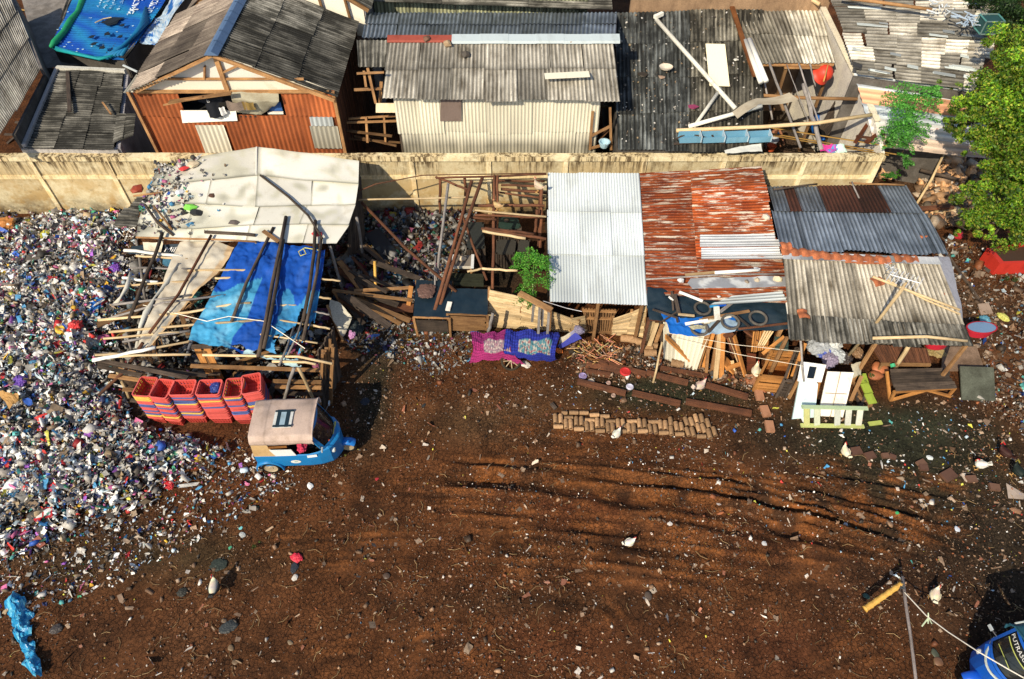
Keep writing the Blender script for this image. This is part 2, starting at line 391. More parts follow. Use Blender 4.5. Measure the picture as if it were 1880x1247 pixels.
PEB = [crumple(.25), crumple(.35), boxt(), flat(2, .15)]
# value noise on arrays
_tab = rng.random((256, 256))
def vn(x, y, s, o=0):
    x = x*s+o*17.3; y = y*s+o*9.1; xi = np.floor(x).astype(int); yi = np.floor(y).astype(int); fx = x-xi; fy = y-yi
    fx = fx*fx*(3-2*fx); fy = fy*fy*(3-2*fy); g = lambda a, b: _tab[a % 256, b % 256]
    return (g(xi, yi)*(1-fx)+g(xi+1, yi)*fx)*(1-fy)+(g(xi, yi+1)*(1-fx)+g(xi+1, yi+1)*fx)*fy
def fbm(x, y, s, oc=4, o=0):
    r = 0; a = .5
    for i in range(oc): r = r+a*vn(x, y, s*2**i, o+i); a *= .5
    return r/(1-.5**oc)
def inpoly(x, y, poly):
    r = np.zeros(x.shape, bool); n = len(poly)
    for i in range(n):
        x1, y1 = poly[i]; x2, y2 = poly[(i+1) % n]
        c = ((y1 > y) != (y2 > y)) & (x < (x2-x1)*(y-y1)/(y2-y1+1e-9)+x1); r ^= c
    return r
def wpoly(pts): return [tuple(P(a, b)[:2]) for a, b in pts]
def pdist(x, y, pts, along=False):    # distance to a polyline, and position along it
    best = np.full(x.shape, 1e9); pos = np.zeros(x.shape); L0 = 0.
    if along:
        tot = sum(math.hypot(b[0]-a[0], b[1]-a[1]) for a, b in zip(pts[:-1], pts[1:]))
        for (x1, y1), (x2, y2) in zip(pts[:-1], pts[1:]):
            dx, dy = x2-x1, y2-y1; L = math.hypot(dx, dy); t = np.clip(((x-x1)*dx+(y-y1)*dy)/(dx*dx+dy*dy), 0, 1); d = np.hypot(x-x1-t*dx, y-y1-t*dy)
            k = d < best; best = np.where(k, d, best); pos = np.where(k, L0+t*L, pos); L0 += L
        return best, np.clip(np.minimum(pos, tot-pos)/min(1.5, tot*.3), 0, 1)
    for (x1, y1), (x2, y2) in zip(pts[:-1], pts[1:]):
        dx, dy = x2-x1, y2-y1; t = np.clip(((x-x1)*dx+(y-y1)*dy)/(dx*dx+dy*dy), 0, 1)
        best = np.minimum(best, np.hypot(x-x1-t*dx, y-y1-t*dy))
    return best

# text as a flat mesh: returns vertices (unit box) and faces
def text_mesh(s, font_scale=1.):
    cu = bpy.data.curves.new('t', 'FONT'); cu.body = s; cu.size = 1; cu.resolution_u = 2
    ob = bpy.data.objects.new('t', cu); COLL.objects.link(ob)
    dg = bpy.context.evaluated_depsgraph_get(); me = bpy.data.meshes.new_from_object(ob.evaluated_get(dg))
    V = [v.co.copy() for v in me.vertices]; F = [tuple(p.vertices) for p in me.polygons]
    bpy.data.objects.remove(ob); bpy.data.meshes.remove(me); bpy.data.curves.remove(cu)
    x0 = min(v.x for v in V); x1 = max(v.x for v in V); y0 = min(v.y for v in V); y1 = max(v.y for v in V)
    return [((v.x-x0)/(x1-x0), (v.y-y0)/(y1-y0)) for v in V], F
def lettering(mb, s, f, col, lift=.012, n=Vector((0, 0, 1))):   # f(u, v): u along the writing, v upward through the letters
    V, F = text_mesh(s); mb.add([f(u, v)+n*lift for u, v in V], F, col)
# ------------------------------------------------------------------ camera, sun, sky
cam = bpy.data.cameras.new('camera'); co = bpy.data.objects.new('camera', cam); COLL.objects.link(co)
cam.sensor_width = 36; cam.lens = FPX/1880*36; cam.clip_end = 2000; co.location = (0, 0, CAMH); co.rotation_euler = (TH, 0, 0)
scene.camera = co
SUN_EL = R(39); SUN_DIR = Vector((.55, .835, 0)).normalized()       # direction in which shadows fall on the ground
sun = bpy.data.lights.new('sun', 'SUN'); sun.energy = 5.0; sun.angle = R(.5); sun.color = (1, .87, .66)
so = bpy.data.objects.new('sun', sun); COLL.objects.link(so)
d = Vector((SUN_DIR.x*math.cos(SUN_EL), SUN_DIR.y*math.cos(SUN_EL), -math.sin(SUN_EL)))
so.rotation_euler = d.to_track_quat('-Z', 'Y').to_euler(); so.location = (-10, -15, 20)
wd = bpy.data.worlds.new('World'); scene.world = wd; wd.use_nodes = True
sk = wd.node_tree.nodes.new('ShaderNodeTexSky'); sk.sky_type = 'NISHITA'; sk.sun_disc = False
sk.sun_elevation = SUN_EL; sk.sun_rotation = math.atan2(-SUN_DIR.x, -SUN_DIR.y)
bg = wd.node_tree.nodes['Background']; wd.node_tree.links.new(sk.outputs[0], bg.inputs[0]); bg.inputs[1].default_value = .13
scene.view_settings.view_transform = 'Standard'; scene.view_settings.look = 'None'; scene.view_settings.exposure = 0
scene.cycles.max_bounces = 5; scene.cycles.diffuse_bounces = 3; scene.cycles.glossy_bounces = 2; scene.cycles.transmission_bounces = 3

# ------------------------------------------------------------------ ground
GARB = wpoly([(-260,392),(240,392),(262,470),(240,560),(215,640),(215,700),(262,770),(340,800),(420,812),(430,850),(330,905),(230,960),(90,1010),(-60,1060),(-400,1100)])
GAR2 = wpoly([(625,392),(880,385),(860,440),(830,560),(620,560),(600,470)])
RUTS = [  # polyline in the photo, width, depth
 ([(780,868),(860,880),(1000,890),(1150,912),(1290,930),(1400,955),(1480,978),(1580,1000),(1660,1012)], .16, .13),
 ([(960,868),(1100,880),(1200,893),(1330,908),(1420,928),(1500,948),(1600,975),(1720,1005)], .12, .10),
 ([(1160,885),(1290,895),(1400,905),(1500,930),(1600,958),(1720,985)], .10, .09),
 ([(1260,900),(1380,925),(1460,955),(1560,985)], .12, .10),
 ([(1400,890),(1500,900),(1600,925),(1720,955),(1800,968)], .10, .09),
 ([(1450,865),(1540,872),(1640,890),(1740,912),(1830,930)], .10, .08),
 ([(1480,905),(1580,930),(1660,962),(1760,1000)], .09, .08),
 ([(870,858),(1000,866),(1120,872)], .09, .05), ([(880,800),(960,806),(1040,812),(1200,818)], .14, .05),
 ([(430,998),(560,992),(700,985),(820,985)], .06, .035), ([(520,1030),(640,1024),(760,1018)], .06, .035),
 ([(860,960),(1000,968),(1200,982),(1400,1012),(1600,1032)], .10, .035), ([(840,985),(1000,992),(1200,1008),(1400,1035),(1560,1050)], .12, .04),
 ([(850,1010),(1000,1016),(1200,1034),(1400,1060)], .10, .04), ([(860,1035),(1000,1040),(1200,1058),(1380,1085)], .09, .03),
 ([(700,930),(900,940),(1100,955),(1300,985)], .08, .025), ([(660,905),(860,912),(1000,925)], .07, .025),
 ([(700,1240),(720,1200),(780,1175),(850,1175),(900,1205),(925,1247)], .12, .03), ([(1040,1060),(1120,1120),(1180,1190),(1210,1247)], .10, .02),
 ([(1480,1247),(1560,1205),(1640,1190)], .1, .03), ([(560,1247),(600,1210),(680,1200)], .09, .025), ([(440,1170),(520,1220),(560,1247)], .08, .02)]
RUTW = []
def _off(p, o):
    q = []
    for i, (a, b) in enumerate(p):
        c = p[max(i-1, 0)]; d = p[min(i+1, len(p)-1)]; tx, ty = d[0]-c[0], d[1]-c[1]; L = math.hypot(tx, ty); q.append((a-ty/L*o, b+tx/L*o))
    return q
for n_, (p_, w_, d_) in enumerate(RUTS):
    p_ = wpoly(p_); d_ = d_*(1.5 if n_ in (0, 1) or n_ > 14 else 1.)
    RUTW.append((p_, w_*.78, d_*.85))
    if d_ > .03:
        for o in (.26, -.24, .47): RUTW.append((_off(p_, o+random.uniform(-.06,.06)), w_*.45, d_*random.uniform(.3,.55)))
def gz_raw(x, y):
    x = np.asarray(x, float); y = np.asarray(y, float)
    z = (fbm(x, y, .35, 4, 3)-.5)*.10+(fbm(x, y, 2.2, 4, 9)-.5)*.07
    fade = np.clip((21-y)/3, 0, 1); z = z*fade
    for p, w, dp in RUTW:
        dd, fa = pdist(x, y, p, True); dd = dd+(fbm(x, y, 2.5, 2, 6)-.5)*w*1.1; k = np.clip(fbm(x, y, .9, 3, 5)*2.0-.1, .6, 1.3)*fa
        z = z+fade*k*dp*(-np.exp(-(dd/w)**2)+.75*np.exp(-((dd-w*2.1)/(w*.9))**2))
    # tracked, furrowed mud between the ruts
    m = np.exp(-((x-4.)/6.)**2-((y-7.6)/2.)**2)
    z = z+m*(.07*(vn(x*.30+y*.1, y*3.2+x*.75, 1., 4)-.5)*2+.05*(vn(x*.5+y*.12, y*6.4+x*1.5, 1., 8)-.5)*2)
    g = garb_d(x, y); z = z+g*(.16+.42*fbm(x, y, .8, 4, 21))*np.clip((21-y), 0, 1)
    return z
_gx = np.arange(-24, 24.01, .06); _gy = np.arange(0, 24.01, .06)
def _mkgrid():
    X, Y = np.meshgrid(_gx, _gy); return gz_raw(X.ravel(), Y.ravel()).reshape(X.shape)
_GZ = [None]
def gz(x, y):                         # interpolated once from the full height function
    if _GZ[0] is None: _GZ[0] = _mkgrid()
    g = _GZ[0]; x = np.asarray(x, float); y = np.asarray(y, float)
    a = np.clip((x-_gx[0])/.06, 0, len(_gx)-1.001); b = np.clip((y-_gy[0])/.06, 0, len(_gy)-1.001); i = a.astype(int); j = b.astype(int); u = a-i; v = b-j
    return (g[j,i]*(1-u)+g[j,i+1]*u)*(1-v)+(g[j+1,i]*(1-u)+g[j+1,i+1]*u)*v
def garb_d(x, y):                     # 0 outside the rubbish, 1 well inside
    jx = x+(fbm(x, y, 1.2, 3, 31)-.5)*1.3; jy = y+(fbm(x, y, 1.2, 3, 41)-.5)*1.3
    r = np.where(inpoly(jx, jy, GARB), 1., 0.); r2 = np.where(inpoly(jx, jy, GAR2), .45, 0.)
    e = pdist(jx, jy, GARB+[GARB[0]]); e2 = pdist(jx, jy, GAR2+[GAR2[0]])
    return np.maximum(r*np.clip(e/1.0, 0, 1), r2*np.clip(e2/.5, 0, 1))
def G(px, py, dz=0.):                 # a point of the photo on the real ground surface
    p = P(px, py); 
    for _ in range(2): z = float(gz(np.array([p.x]), np.array([p.y]))[0]); p = P(px, py, z)
    return Vector((p.x, p.y, p.z+dz))
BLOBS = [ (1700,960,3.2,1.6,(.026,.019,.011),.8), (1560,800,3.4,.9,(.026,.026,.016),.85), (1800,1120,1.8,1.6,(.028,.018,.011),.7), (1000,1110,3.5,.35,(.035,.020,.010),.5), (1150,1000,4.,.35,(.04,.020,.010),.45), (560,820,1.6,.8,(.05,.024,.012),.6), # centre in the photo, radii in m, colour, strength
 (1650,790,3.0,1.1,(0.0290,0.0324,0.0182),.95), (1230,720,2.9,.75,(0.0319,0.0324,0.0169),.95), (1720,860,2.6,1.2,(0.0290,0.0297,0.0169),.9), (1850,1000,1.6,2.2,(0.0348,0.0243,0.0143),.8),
 (1600,1060,1.6,1.2,(0.0508,0.0243,0.0130),.6), (1780,620,1.0,2.2,(0.0798,0.0432,0.0234),.7), (900,770,2.2,.9,(0.0957,0.0513,0.0234),.8), (690,700,.7,2.4,(0.0348,0.0297,0.0169),.9),  # narrow dark blob right of the left shed paints in its cast shadow
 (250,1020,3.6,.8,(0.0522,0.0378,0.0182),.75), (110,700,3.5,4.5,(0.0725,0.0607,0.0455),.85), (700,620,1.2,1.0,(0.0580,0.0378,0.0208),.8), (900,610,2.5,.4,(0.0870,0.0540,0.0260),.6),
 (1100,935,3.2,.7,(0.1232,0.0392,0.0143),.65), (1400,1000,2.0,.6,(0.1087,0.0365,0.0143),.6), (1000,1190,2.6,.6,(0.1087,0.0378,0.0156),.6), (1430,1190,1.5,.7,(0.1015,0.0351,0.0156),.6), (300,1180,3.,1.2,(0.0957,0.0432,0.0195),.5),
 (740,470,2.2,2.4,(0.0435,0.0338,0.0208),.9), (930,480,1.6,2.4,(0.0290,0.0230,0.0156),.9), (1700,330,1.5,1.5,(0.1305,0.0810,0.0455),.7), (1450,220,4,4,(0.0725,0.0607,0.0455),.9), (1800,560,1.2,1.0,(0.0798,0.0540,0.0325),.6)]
def ground():
    fx = np.arange(-17.5, 17.5, .06); fy = np.arange(3.2, 20.2, .06)
    xs = np.concatenate([[-400,-200,-100,-60,-40,-30,-26,-23,-21,-19.5,-18.5], fx, [18,19,20.5,22.5,25,30,40,60,100,200,400]])
    ys = np.concatenate([[-400,-150,-60,-30,-15,-7,-3,-1,.5,1.6,2.4], fy, [20.8,21.6,22.6,24,26,29,33,38,45,60,90,150,400]])
    X, Y = np.meshgrid(xs, ys); x = X.ravel(); y = Y.ravel(); z = gz(x, y)*((np.abs(x) < 23.9)&(y < 23.9)&(y > 0))
    c = np.tile(np.array([.106, .040, .0145]), (len(x), 1)); nz = fbm(x, y, .9, 4, 55)
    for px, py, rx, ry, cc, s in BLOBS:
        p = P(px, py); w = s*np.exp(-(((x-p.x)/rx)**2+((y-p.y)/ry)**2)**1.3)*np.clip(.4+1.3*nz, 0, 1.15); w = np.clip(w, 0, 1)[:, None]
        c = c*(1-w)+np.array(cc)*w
    for p, w, dp in RUTW:
        dd, fa = pdist(x, y, p, True); dd = dd+(fbm(x, y, 2.5, 2, 6)-.5)*w*1.1; k = (fa*np.exp(-((dd-w*2.2)/(w*1.1))**2)*.9*min(1, dp/.04)*np.clip(fbm(x, y, 2., 3, 61)*3-1., 0, 1))[:, None]
        c = c*(1-k)+np.array([.21, .075, .022])*k*1.0
        k = (fa*np.exp(-(dd/w)**2)*.6*min(1, dp/.06)*np.clip(fbm(x, y, 1.1, 3, 63)*2.6-.2, .4, 1))[:, None]; c = c*(1-k)+np.array([.016, .012, .008])*k
    nx, ny = len(xs), len(ys); i = np.arange(nx-1); j = np.arange(ny-1); I, J = np.meshgrid(i, j); a = (J*nx+I).ravel()
    F = np.stack([a, a+1, a+nx+1, a+nx], 1).astype(np.int32)
    me = bpy.data.meshes.new('ground'); me.vertices.add(len(x)); me.vertices.foreach_set('co', np.stack([x, y, z], 1).astype(np.float32).ravel())
    me.loops.add(F.size); me.loops.foreach_set('vertex_index', F.ravel()); me.polygons.add(len(F))
    me.polygons.foreach_set('loop_start', np.arange(0, F.size, 4, dtype=np.int32)); me.polygons.foreach_set('loop_total', np.full(len(F), 4, dtype=np.int32))
    me.polygons.foreach_set('use_smooth', np.ones(len(F), bool)); me.update(); me.validate()
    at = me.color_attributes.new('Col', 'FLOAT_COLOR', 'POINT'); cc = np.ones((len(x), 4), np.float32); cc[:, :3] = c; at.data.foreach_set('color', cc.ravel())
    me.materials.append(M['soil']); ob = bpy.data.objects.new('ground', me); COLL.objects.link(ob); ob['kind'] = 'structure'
ground()

PAL = np.array([(.72,.70,.66),(.60,.57,.52),(.80,.79,.77),(.42,.40,.36),(.22,.20,.18),(.035,.035,.04),(.06,.055,.05),(.10,.085,.07),(.28,.20,.13),(.40,.30,.18),
                (.03,.10,.42),(.08,.30,.55),(.45,.025,.03),(.65,.06,.05),(.70,.42,.04),(.62,.60,.10),(.55,.14,.30),(.30,.10,.45),(.05,.28,.16),(.10,.42,.40),(.50,.62,.70),(.04,.05,.14)])
PW = np.array([15,14,18,9,6,7,5,6,7,5, 3.2,4.2,2.2,2.2,1.4,1.8,3.8,1.8,1.6,1.6,8,2.0]); PW = PW/PW.sum()
def sample(n, poly, dens=None):
    xs = [p[0] for p in poly]; ys = [p[1] for p in poly]; ox, oy = [], []
    while len(ox) < n:
        x = rng.uniform(min(xs), max(xs), n*2); y = rng.uniform(min(ys), max(ys), n*2); k = inpoly(x, y, poly)
        if dens is not None: k &= rng.random(n*2) < dens(x, y)
        ox += list(x[k]); oy += list(y[k])
    return np.array(ox[:n]), np.array(oy[:n])
def trash(name, n, poly, size, label, cat, dens=None, tilt=.6, zoff=.3, pal=PAL, pw=PW, dark=1., temps=TRASH, flat=.45, zj=.05):
    x, y = sample(n, poly, dens); s = size*np.exp(rng.normal(0, .55, n)); s = np.clip(s, size*.25, size*3.6)
    sc = np.stack([s*rng.uniform(.6, 1.5, n), s*rng.uniform(.5, 1.1, n), s*rng.uniform(.2, .9, n)*flat*2], 1)
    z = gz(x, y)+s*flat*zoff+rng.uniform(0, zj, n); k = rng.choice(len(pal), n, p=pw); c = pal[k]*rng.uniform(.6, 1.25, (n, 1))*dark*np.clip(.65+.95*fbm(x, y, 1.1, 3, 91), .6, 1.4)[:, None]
    o = scatter(name, temps, np.stack([x, y, z], 1), sc, c, 'rubbish', tilt, org=(float(x.mean()), float(y.mean()), 0.), vcol=.18)
    return T(o, label, cat, kind='stuff')
trash('rubbish_heap', 50000, GARB, .076, 'dense heap of white, black and coloured household rubbish filling the left of the yard beside the wall', 'rubbish heap', dens=lambda x, y: np.clip(garb_d(x, y)*1.6+.10, 0, 1), zj=.16, flat=.38)
trash('scattered_rubbish', 2600, wpoly([(-200,1000),(120,960),(320,880),(440,820),(560,880),(420,960),(250,1060),(60,1130),(-300,1200)]), .05, 'loose small rubbish thinning out over brown soil below the heap', 'litter', zj=.0)
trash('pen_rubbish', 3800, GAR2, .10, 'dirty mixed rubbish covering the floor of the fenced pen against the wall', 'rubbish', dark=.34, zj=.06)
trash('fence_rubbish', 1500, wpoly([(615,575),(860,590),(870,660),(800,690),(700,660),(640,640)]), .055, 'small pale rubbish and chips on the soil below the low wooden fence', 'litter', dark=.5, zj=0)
BR = np.array([(.20,.12,.07),(.28,.17,.10),(.12,.07,.04),(.33,.24,.17),(.22,.075,.03),(.55,.5,.44),(.7,.67,.62),(.08,.05,.03),(.05,.04,.03),(.10,.2,.3),(.5,.45,.06)]); BW = np.array([20,16,14,9,12,3.2,2.6,12,9,.9,.5]); BW = BW/BW.sum()
YARD = wpoly([(-60,1040),(250,950),(430,800),(640,560),(900,610),(1100,640),(1450,700),(1600,740),(1890,700),(1950,1260),(-100,1260)])
trash('yard_edge_rubbish', 2300, wpoly([(1700,430),(1900,480),(1950,640),(1880,800),(1780,720),(1790,600),(1740,520)]), .075, 'brown and white rubbish on dark soil between grey roof and red planter', 'litter', dark=.75, pal=np.vstack([BR, PAL[[0,2,3,10,19,20]]]), pw=np.concatenate([BW*.82, np.array([.05,.04,.04,.015,.015,.02])]), zj=0)
trash('yard_gravel', 22000, YARD, .020, 'small stones and clods spread all over the brown yard', 'gravel', pal=BR, pw=BW, temps=PEB, flat=.5, zj=0, dens=lambda x, y: np.clip(fbm(x, y, .7, 4, 71)*2.4-.65, .12, 1), zoff=.35)
trash('yard_stones', 1500, YARD, .045, 'loose stones and brick bits dotted over the brown yard', 'stones', pal=BR, pw=BW, temps=PEB[:3], flat=.42, zj=0, tilt=.4, dens=lambda x, y: np.clip(fbm(x, y, .5, 3, 77)*2.6-.9, .05, 1))
trash('right_litter', 2600, wpoly([(1040,640),(1420,690),(1640,760),(1880,700),(1950,1100),(1700,1080),(1500,1010),(1300,900),(1100,850),(1000,780)]), .034, 'small white, yellow and red litter on the dark muddy right side of the yard', 'litter', zj=0,
      pal=np.vstack([BR, PAL[[0,2,10,11,13,15,19,20]]]), pw=np.concatenate([BW*.72, np.array([.08,.06,.02,.02,.02,.03,.01,.04])]), dens=lambda x, y: np.clip(fbm(x, y, .6, 3, 79)*2.2-.5, .1, 1))
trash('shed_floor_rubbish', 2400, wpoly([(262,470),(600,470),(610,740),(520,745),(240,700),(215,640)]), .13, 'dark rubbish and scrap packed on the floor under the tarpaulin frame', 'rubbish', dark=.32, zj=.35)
trash('rubble_bank', 3200, wpoly([(1625,275),(1800,285),(1820,420),(1700,420),(1680,330),(1610,330)]), .13, 'broken bricks and earth on the bank between wall end and tree', 'rubble', pal=np.array([(.62,.36,.18),(.45,.26,.13),(.2,.13,.08),(.5,.4,.3),(.1,.08,.06)]), pw=np.array([.25,.25,.25,.1,.15]), temps=PEB[:3], zj=.25)
trash('fence_foot_debris', 2200, wpoly([(1040,625),(1200,640),(1420,700),(1440,730),(1300,700),(1060,690)]), .06, 'wood chips and brown rubbish at the foot of the slatted fences', 'debris', pal=BR, pw=BW, zj=.05)

# ------------------------------------------------------------------ perimeter wall
WY = 19.4
wall = thing('perimeter_wall', (0, WY+.09, 0), 'long cream rendered concrete wall with damp brown stains across the whole yard', 'wall')
xL = PY(-200, 285, WY).x; xR = PY(1628, 285, WY).x
posts_px = [-94, 51, 191, 336, 475, 614, 754, 897, 1040, 1185, 1332, 1481, 1618]
wx = [PY(p, 291, WY).x for p in posts_px]
def wallpiece(x0, x1, y0, y1, z0, z1, col):
    mb = MB(); mb.box(((x0+x1)/2, (y0+y1)/2, (z0+z1)/2), (x1-x0, y1-y0, z1-z0), col); return mb
for a, b in zip([xL]+wx, wx):
    k = random.uniform(.80, .95); wallpiece(a+.001, b-.001, WY+.05, WY+.16, -.3, 2.28, (k, k*.99, k*.93)).build('wall_panel', 'perim', wall)
mb = MB(); n = 60
for i in range(n):
    a = xL+(xR-xL)*i/n; b = xL+(xR-xL)*(i+1)/n; z = 2.44+.012*math.sin(i*.9)
    k = random.uniform(1.05, 1.2); mb.box(((a+b)/2, WY+.09, (2.28+z)/2), (b-a, .25, z-2.28), (k, k, k*.95))
mb.build('coping', 'perim', wall)
for x in wx:
    k = random.uniform(1.25, 1.4); wallpiece(x-.075, x+.075, WY-.005, WY+.18, -.3, 2.281, (k, k, k*.97)).build('post', 'perim', wall)
for a, b in zip([xL]+wx, wx):
    wallpiece(a+.076, b-.076, WY+.012, WY+.17, 1.52, 1.66, (1.35, 1.35, 1.28)).build('rail', 'perim', wall)

trash('yard_paper', 1100, YARD, .06, 'flat torn papers and muddy plastic film trodden into the brown yard', 'litter', pal=np.array([(.34,.24,.16),(.26,.17,.11),(.46,.38,.30),(.18,.12,.08),(.55,.5,.45),(.30,.12,.07)]), pw=np.array([.25,.25,.15,.15,.08,.12]), temps=TRASH[:4]+TRASH[9:12], flat=.16, zj=0, tilt=.25, zoff=.6, dens=lambda x, y: np.clip(fbm(x, y, .6, 3, 83)*2.4-.7, .08, 1))
# ------------------------------------------------------------------ helpers for huts
def wallquad(mb, a, b, zt, zb=-.1, t=.06, col=(1,1,1), zt2=None):   # vertical wall from a to b (x, y)
    a = Vector((a[0], max(a[1], 19.66), 0)); b = Vector((b[0], max(b[1], 19.66), 0)); n = (b-a).cross(Vector((0,0,1))).normalized()*t/2
    zt2 = zt if zt2 is None else zt2; Z = lambda p, z: Vector((p.x, p.y, z))
    mb.hexa([Z(a-n, zb), Z(b-n, zb), Z(b+n, zb), Z(a+n, zb)], [Z(a-n, zt), Z(b-n, zt2), Z(b+n, zt2), Z(a+n, zt)], col); return mb
def boards(mb, f, n, gap=.1, t=.02, cols=(.7, 1.2), nrm=Vector((0,-1,0)), ragged=.04, axis='u'):
    for i in range(n):                # separate boards side by side on a surface f(u, v)
        a = (i+gap/2)/n; b = (i+1-gap/2)/n; r0 = random.uniform(-ragged, ragged)*.5; r1 = random.uniform(-ragged, ragged)
        g = (lambda u, v: f(u, v)) if axis == 'u' else (lambda u, v: f(v, u))
        k = random.uniform(*cols); o = nrm*random.uniform(0, t)
        q = [g(a, r0)+o, g(b, r0)+o, g(b, 1+r1)+o, g(a, 1+r1)+o]; L = (q[3]-q[0]).length; W = (q[1]-q[0]).length; uo = random.random()*9
        mb.add(q+[p-nrm*t for p in q], [(0,1,2,3),(7,6,5,4),(0,4,5,1),(1,5,6,2),(2,6,7,3),(3,7,4,0)], (k,k,k), [(uo,0),(uo,W),(uo+L,W),(uo+L,0)]*2)
    return mb
def sheetq(mb, pts, t=.012, col=(1,1,1)):      # thin flat panel through 4 points
    pts = [V3(p) for p in pts]; n = (pts[1]-pts[0]).cross(pts[3]-pts[0]).normalized()
    if n.z < 0: n = -n
    mb.hexa([p-n*t for p in pts], pts, col); return mb
def prox(p): p = V3(p); return (p.x, p.y)

# ------------------------------------------------------------------ far left: grey roofed building, concrete slab, dark lean-to
hA = thing('roofed_building', P(0,180,0), 'grey corrugated roof building cut by the left edge behind the wall', 'building')
A, B, C_, D_ = P(14,-25,3.6), P(76,128,3.3), P(-22,290,3.3), P(-150,150,3.6)
CR('roof', 'asb', hA, A, B, C_, D_, 6, 3, tone=(.55,1.0), axis='h', grime=lambda u, v: .55+.6*abs(math.sin(v*9)))
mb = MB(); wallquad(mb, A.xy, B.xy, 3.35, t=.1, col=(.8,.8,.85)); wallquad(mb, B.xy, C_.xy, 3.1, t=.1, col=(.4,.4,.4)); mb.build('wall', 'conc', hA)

hs = thing('flat_roofed_building', P(150,60,0), 'low building with bare rough grey concrete flat roof beside the blue banner', 'building')
mb = MB(); q = [P(30,-40,2.1), P(330,-40,2.1), P(262,112,2.1), P(72,125,2.1)]
mb.grid(lambda u, v: bil(*q)(u, v)+Vector((0,0,.05*mnoise.noise(bil(*q)(u, v)*1.7))), 40, 40); mb.build('roof', 'conc', hs)
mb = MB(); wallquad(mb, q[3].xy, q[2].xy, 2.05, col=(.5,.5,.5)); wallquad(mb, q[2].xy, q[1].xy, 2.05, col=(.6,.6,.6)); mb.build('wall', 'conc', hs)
for i, (a, b) in enumerate([((5,275,.02),(75,215,.3)), ((0,258,.5),(70,262,.6)), ((20,235,.2),(90,245,.2))]):
    T(MB().bar(P(*a)+Vector((0,.4,0)), P(*b)+Vector((0,.4,0)), .10, .05).build('plank', 'wood_dark'), 'dark plank lying in the gap behind the wall at far left', 'plank', 'planks behind the wall at far left')

hB = thing('banner_hut', P(200,60,0), 'low hut completely covered by the blue printed banner', 'hut')
bq = [P(140,-45,2.9), P(338,-45,2.9), P(228,108,2.75), P(96,82,2.75)]
CR('roof', 'asb_dark', hB, *bq, 5, 3)
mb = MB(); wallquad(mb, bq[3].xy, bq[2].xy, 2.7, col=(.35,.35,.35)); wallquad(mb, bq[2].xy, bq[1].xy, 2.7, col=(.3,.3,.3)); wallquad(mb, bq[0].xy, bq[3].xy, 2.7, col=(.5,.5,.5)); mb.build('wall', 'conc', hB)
ban = thing('printed_banner', P(200,60,2.85), 'large blue printed school banner with dark graduation caps draped over a hut roof', 'banner')
bf0 = rows([[(148,-40,3.02),(240,-42,3.02),(330,-40,3.02)], [(120,30,2.98),(205,35,2.98),(290,22,2.95)], [(92,82,2.9),(155,100,2.88),(226,112,2.7)]])
def bf(u, v):
    p = bf0(u, v); return p+Vector((0, 0, .018*math.cos(p.y*2*math.pi/.16)+.03*mnoise.noise(p*1.2)))
def bcol(u, v):
    p = bf0(u, v); n = mnoise.noise(p*.6)+.5*mnoise.noise(p*1.6)
    b = max(0, 1-abs((v-.42-.35*(u-.5))*7+n))*.6+max(0, 1-abs((v-.8-.3*(u-.5))*9+n))*.5+max(0, 1-abs((v-.62-.3*(u-.5))*14+n*2))*.3
    return (.006+.02*b, .075+.30*b, .42+.12*b)
mb = MB(); mb.grid(bf, 60, 110, bcol); mb.smooth = True; mb.build('sheet', 'plain', ban)
mb = MB()
def onban(u0, v0, du, dv):            # local frame on the banner
    return lambda x, y: bf(u0+x*du[0]+y*dv[0], v0+x*du[1]+y*dv[1])+Vector((0,0,.03))
lettering(mb, 'B School', lambda x, y: onban(.86, .22, (.0,.30), (.12,-.0))(x, y), (.75,.85,.9))
lettering(mb, 'of Eureka', lambda x, y: onban(.66, .22, (-.0,.27), (.10,-.0))(x, y), (.75,.85,.9))
for k, (u, v, s) in enumerate([(.44,.24,'celebrate'),(.37,.23,'family day'),(.30,.22,'january'),(.52,.25,'step up')]):
    lettering(mb, s, lambda x, y: onban(u, v, (-.01,.17), (.04,0))(x, y), (.35,.55,.7))
mb.build('lettering', 'plain', ban)
mb = MB()
for (px, py, s, a) in [(205,38,1.,0),(224,46,.32,.4),(196,62,.38,1.),(220,67,.32,.5),(168,67,.34,.2),(172,80,.36,.1),(187,87,.36,.8)]:
    c = P(px, py, 3.03); m = Matrix.Rotation(a+.35, 3, 'Z'); mb = MB()
    q = [c+m@(Vector(p)*s*.62) for p in ((-.72,-.02,0),(-.05,-.40,0),(.80,.16,0),(.08,.48,0))]
    sheetq(mb, q, .004, (.012,.02,.03)); q2 = [c+m@(Vector(p)*s*.62) for p in ((-.45,-.25,-.012),(-.25,-.62,-.012),(.30,-.50,-.012),(.42,-.1,-.012))]
    sheetq(mb, q2, .004, (.008,.014,.02))
    if s > .9: mb.tube([c+m@Vector((-.6,.0,.02)), c+m@Vector((-.3,.22,.02)), c+m@Vector((0,.24,.02))], .025, 5, (.6,.5,.3))
    mb.build('printed_cap', 'plain', ban)
mb = MB()
mb = MB()
for i in range(46):
    u, v = random.random(), random.random(); p = bf(u, v)+Vector((0,0,.02)); s = random.uniform(.02,.06)
    mb.add([p+Vector((s*math.cos(a), s*math.sin(a)*.8, 0)) for a in (0,1.57,3.14,4.71)], [(0,1,2,3)], (.5,.75,.85))
mb.build('printed_stars', 'plain', ban)
mb = MB(); pts = [P(a, b, 3.0) for a, b in ((158,-20),(150,5),(143,22),(130,38),(118,58),(100,78),(93,86))]
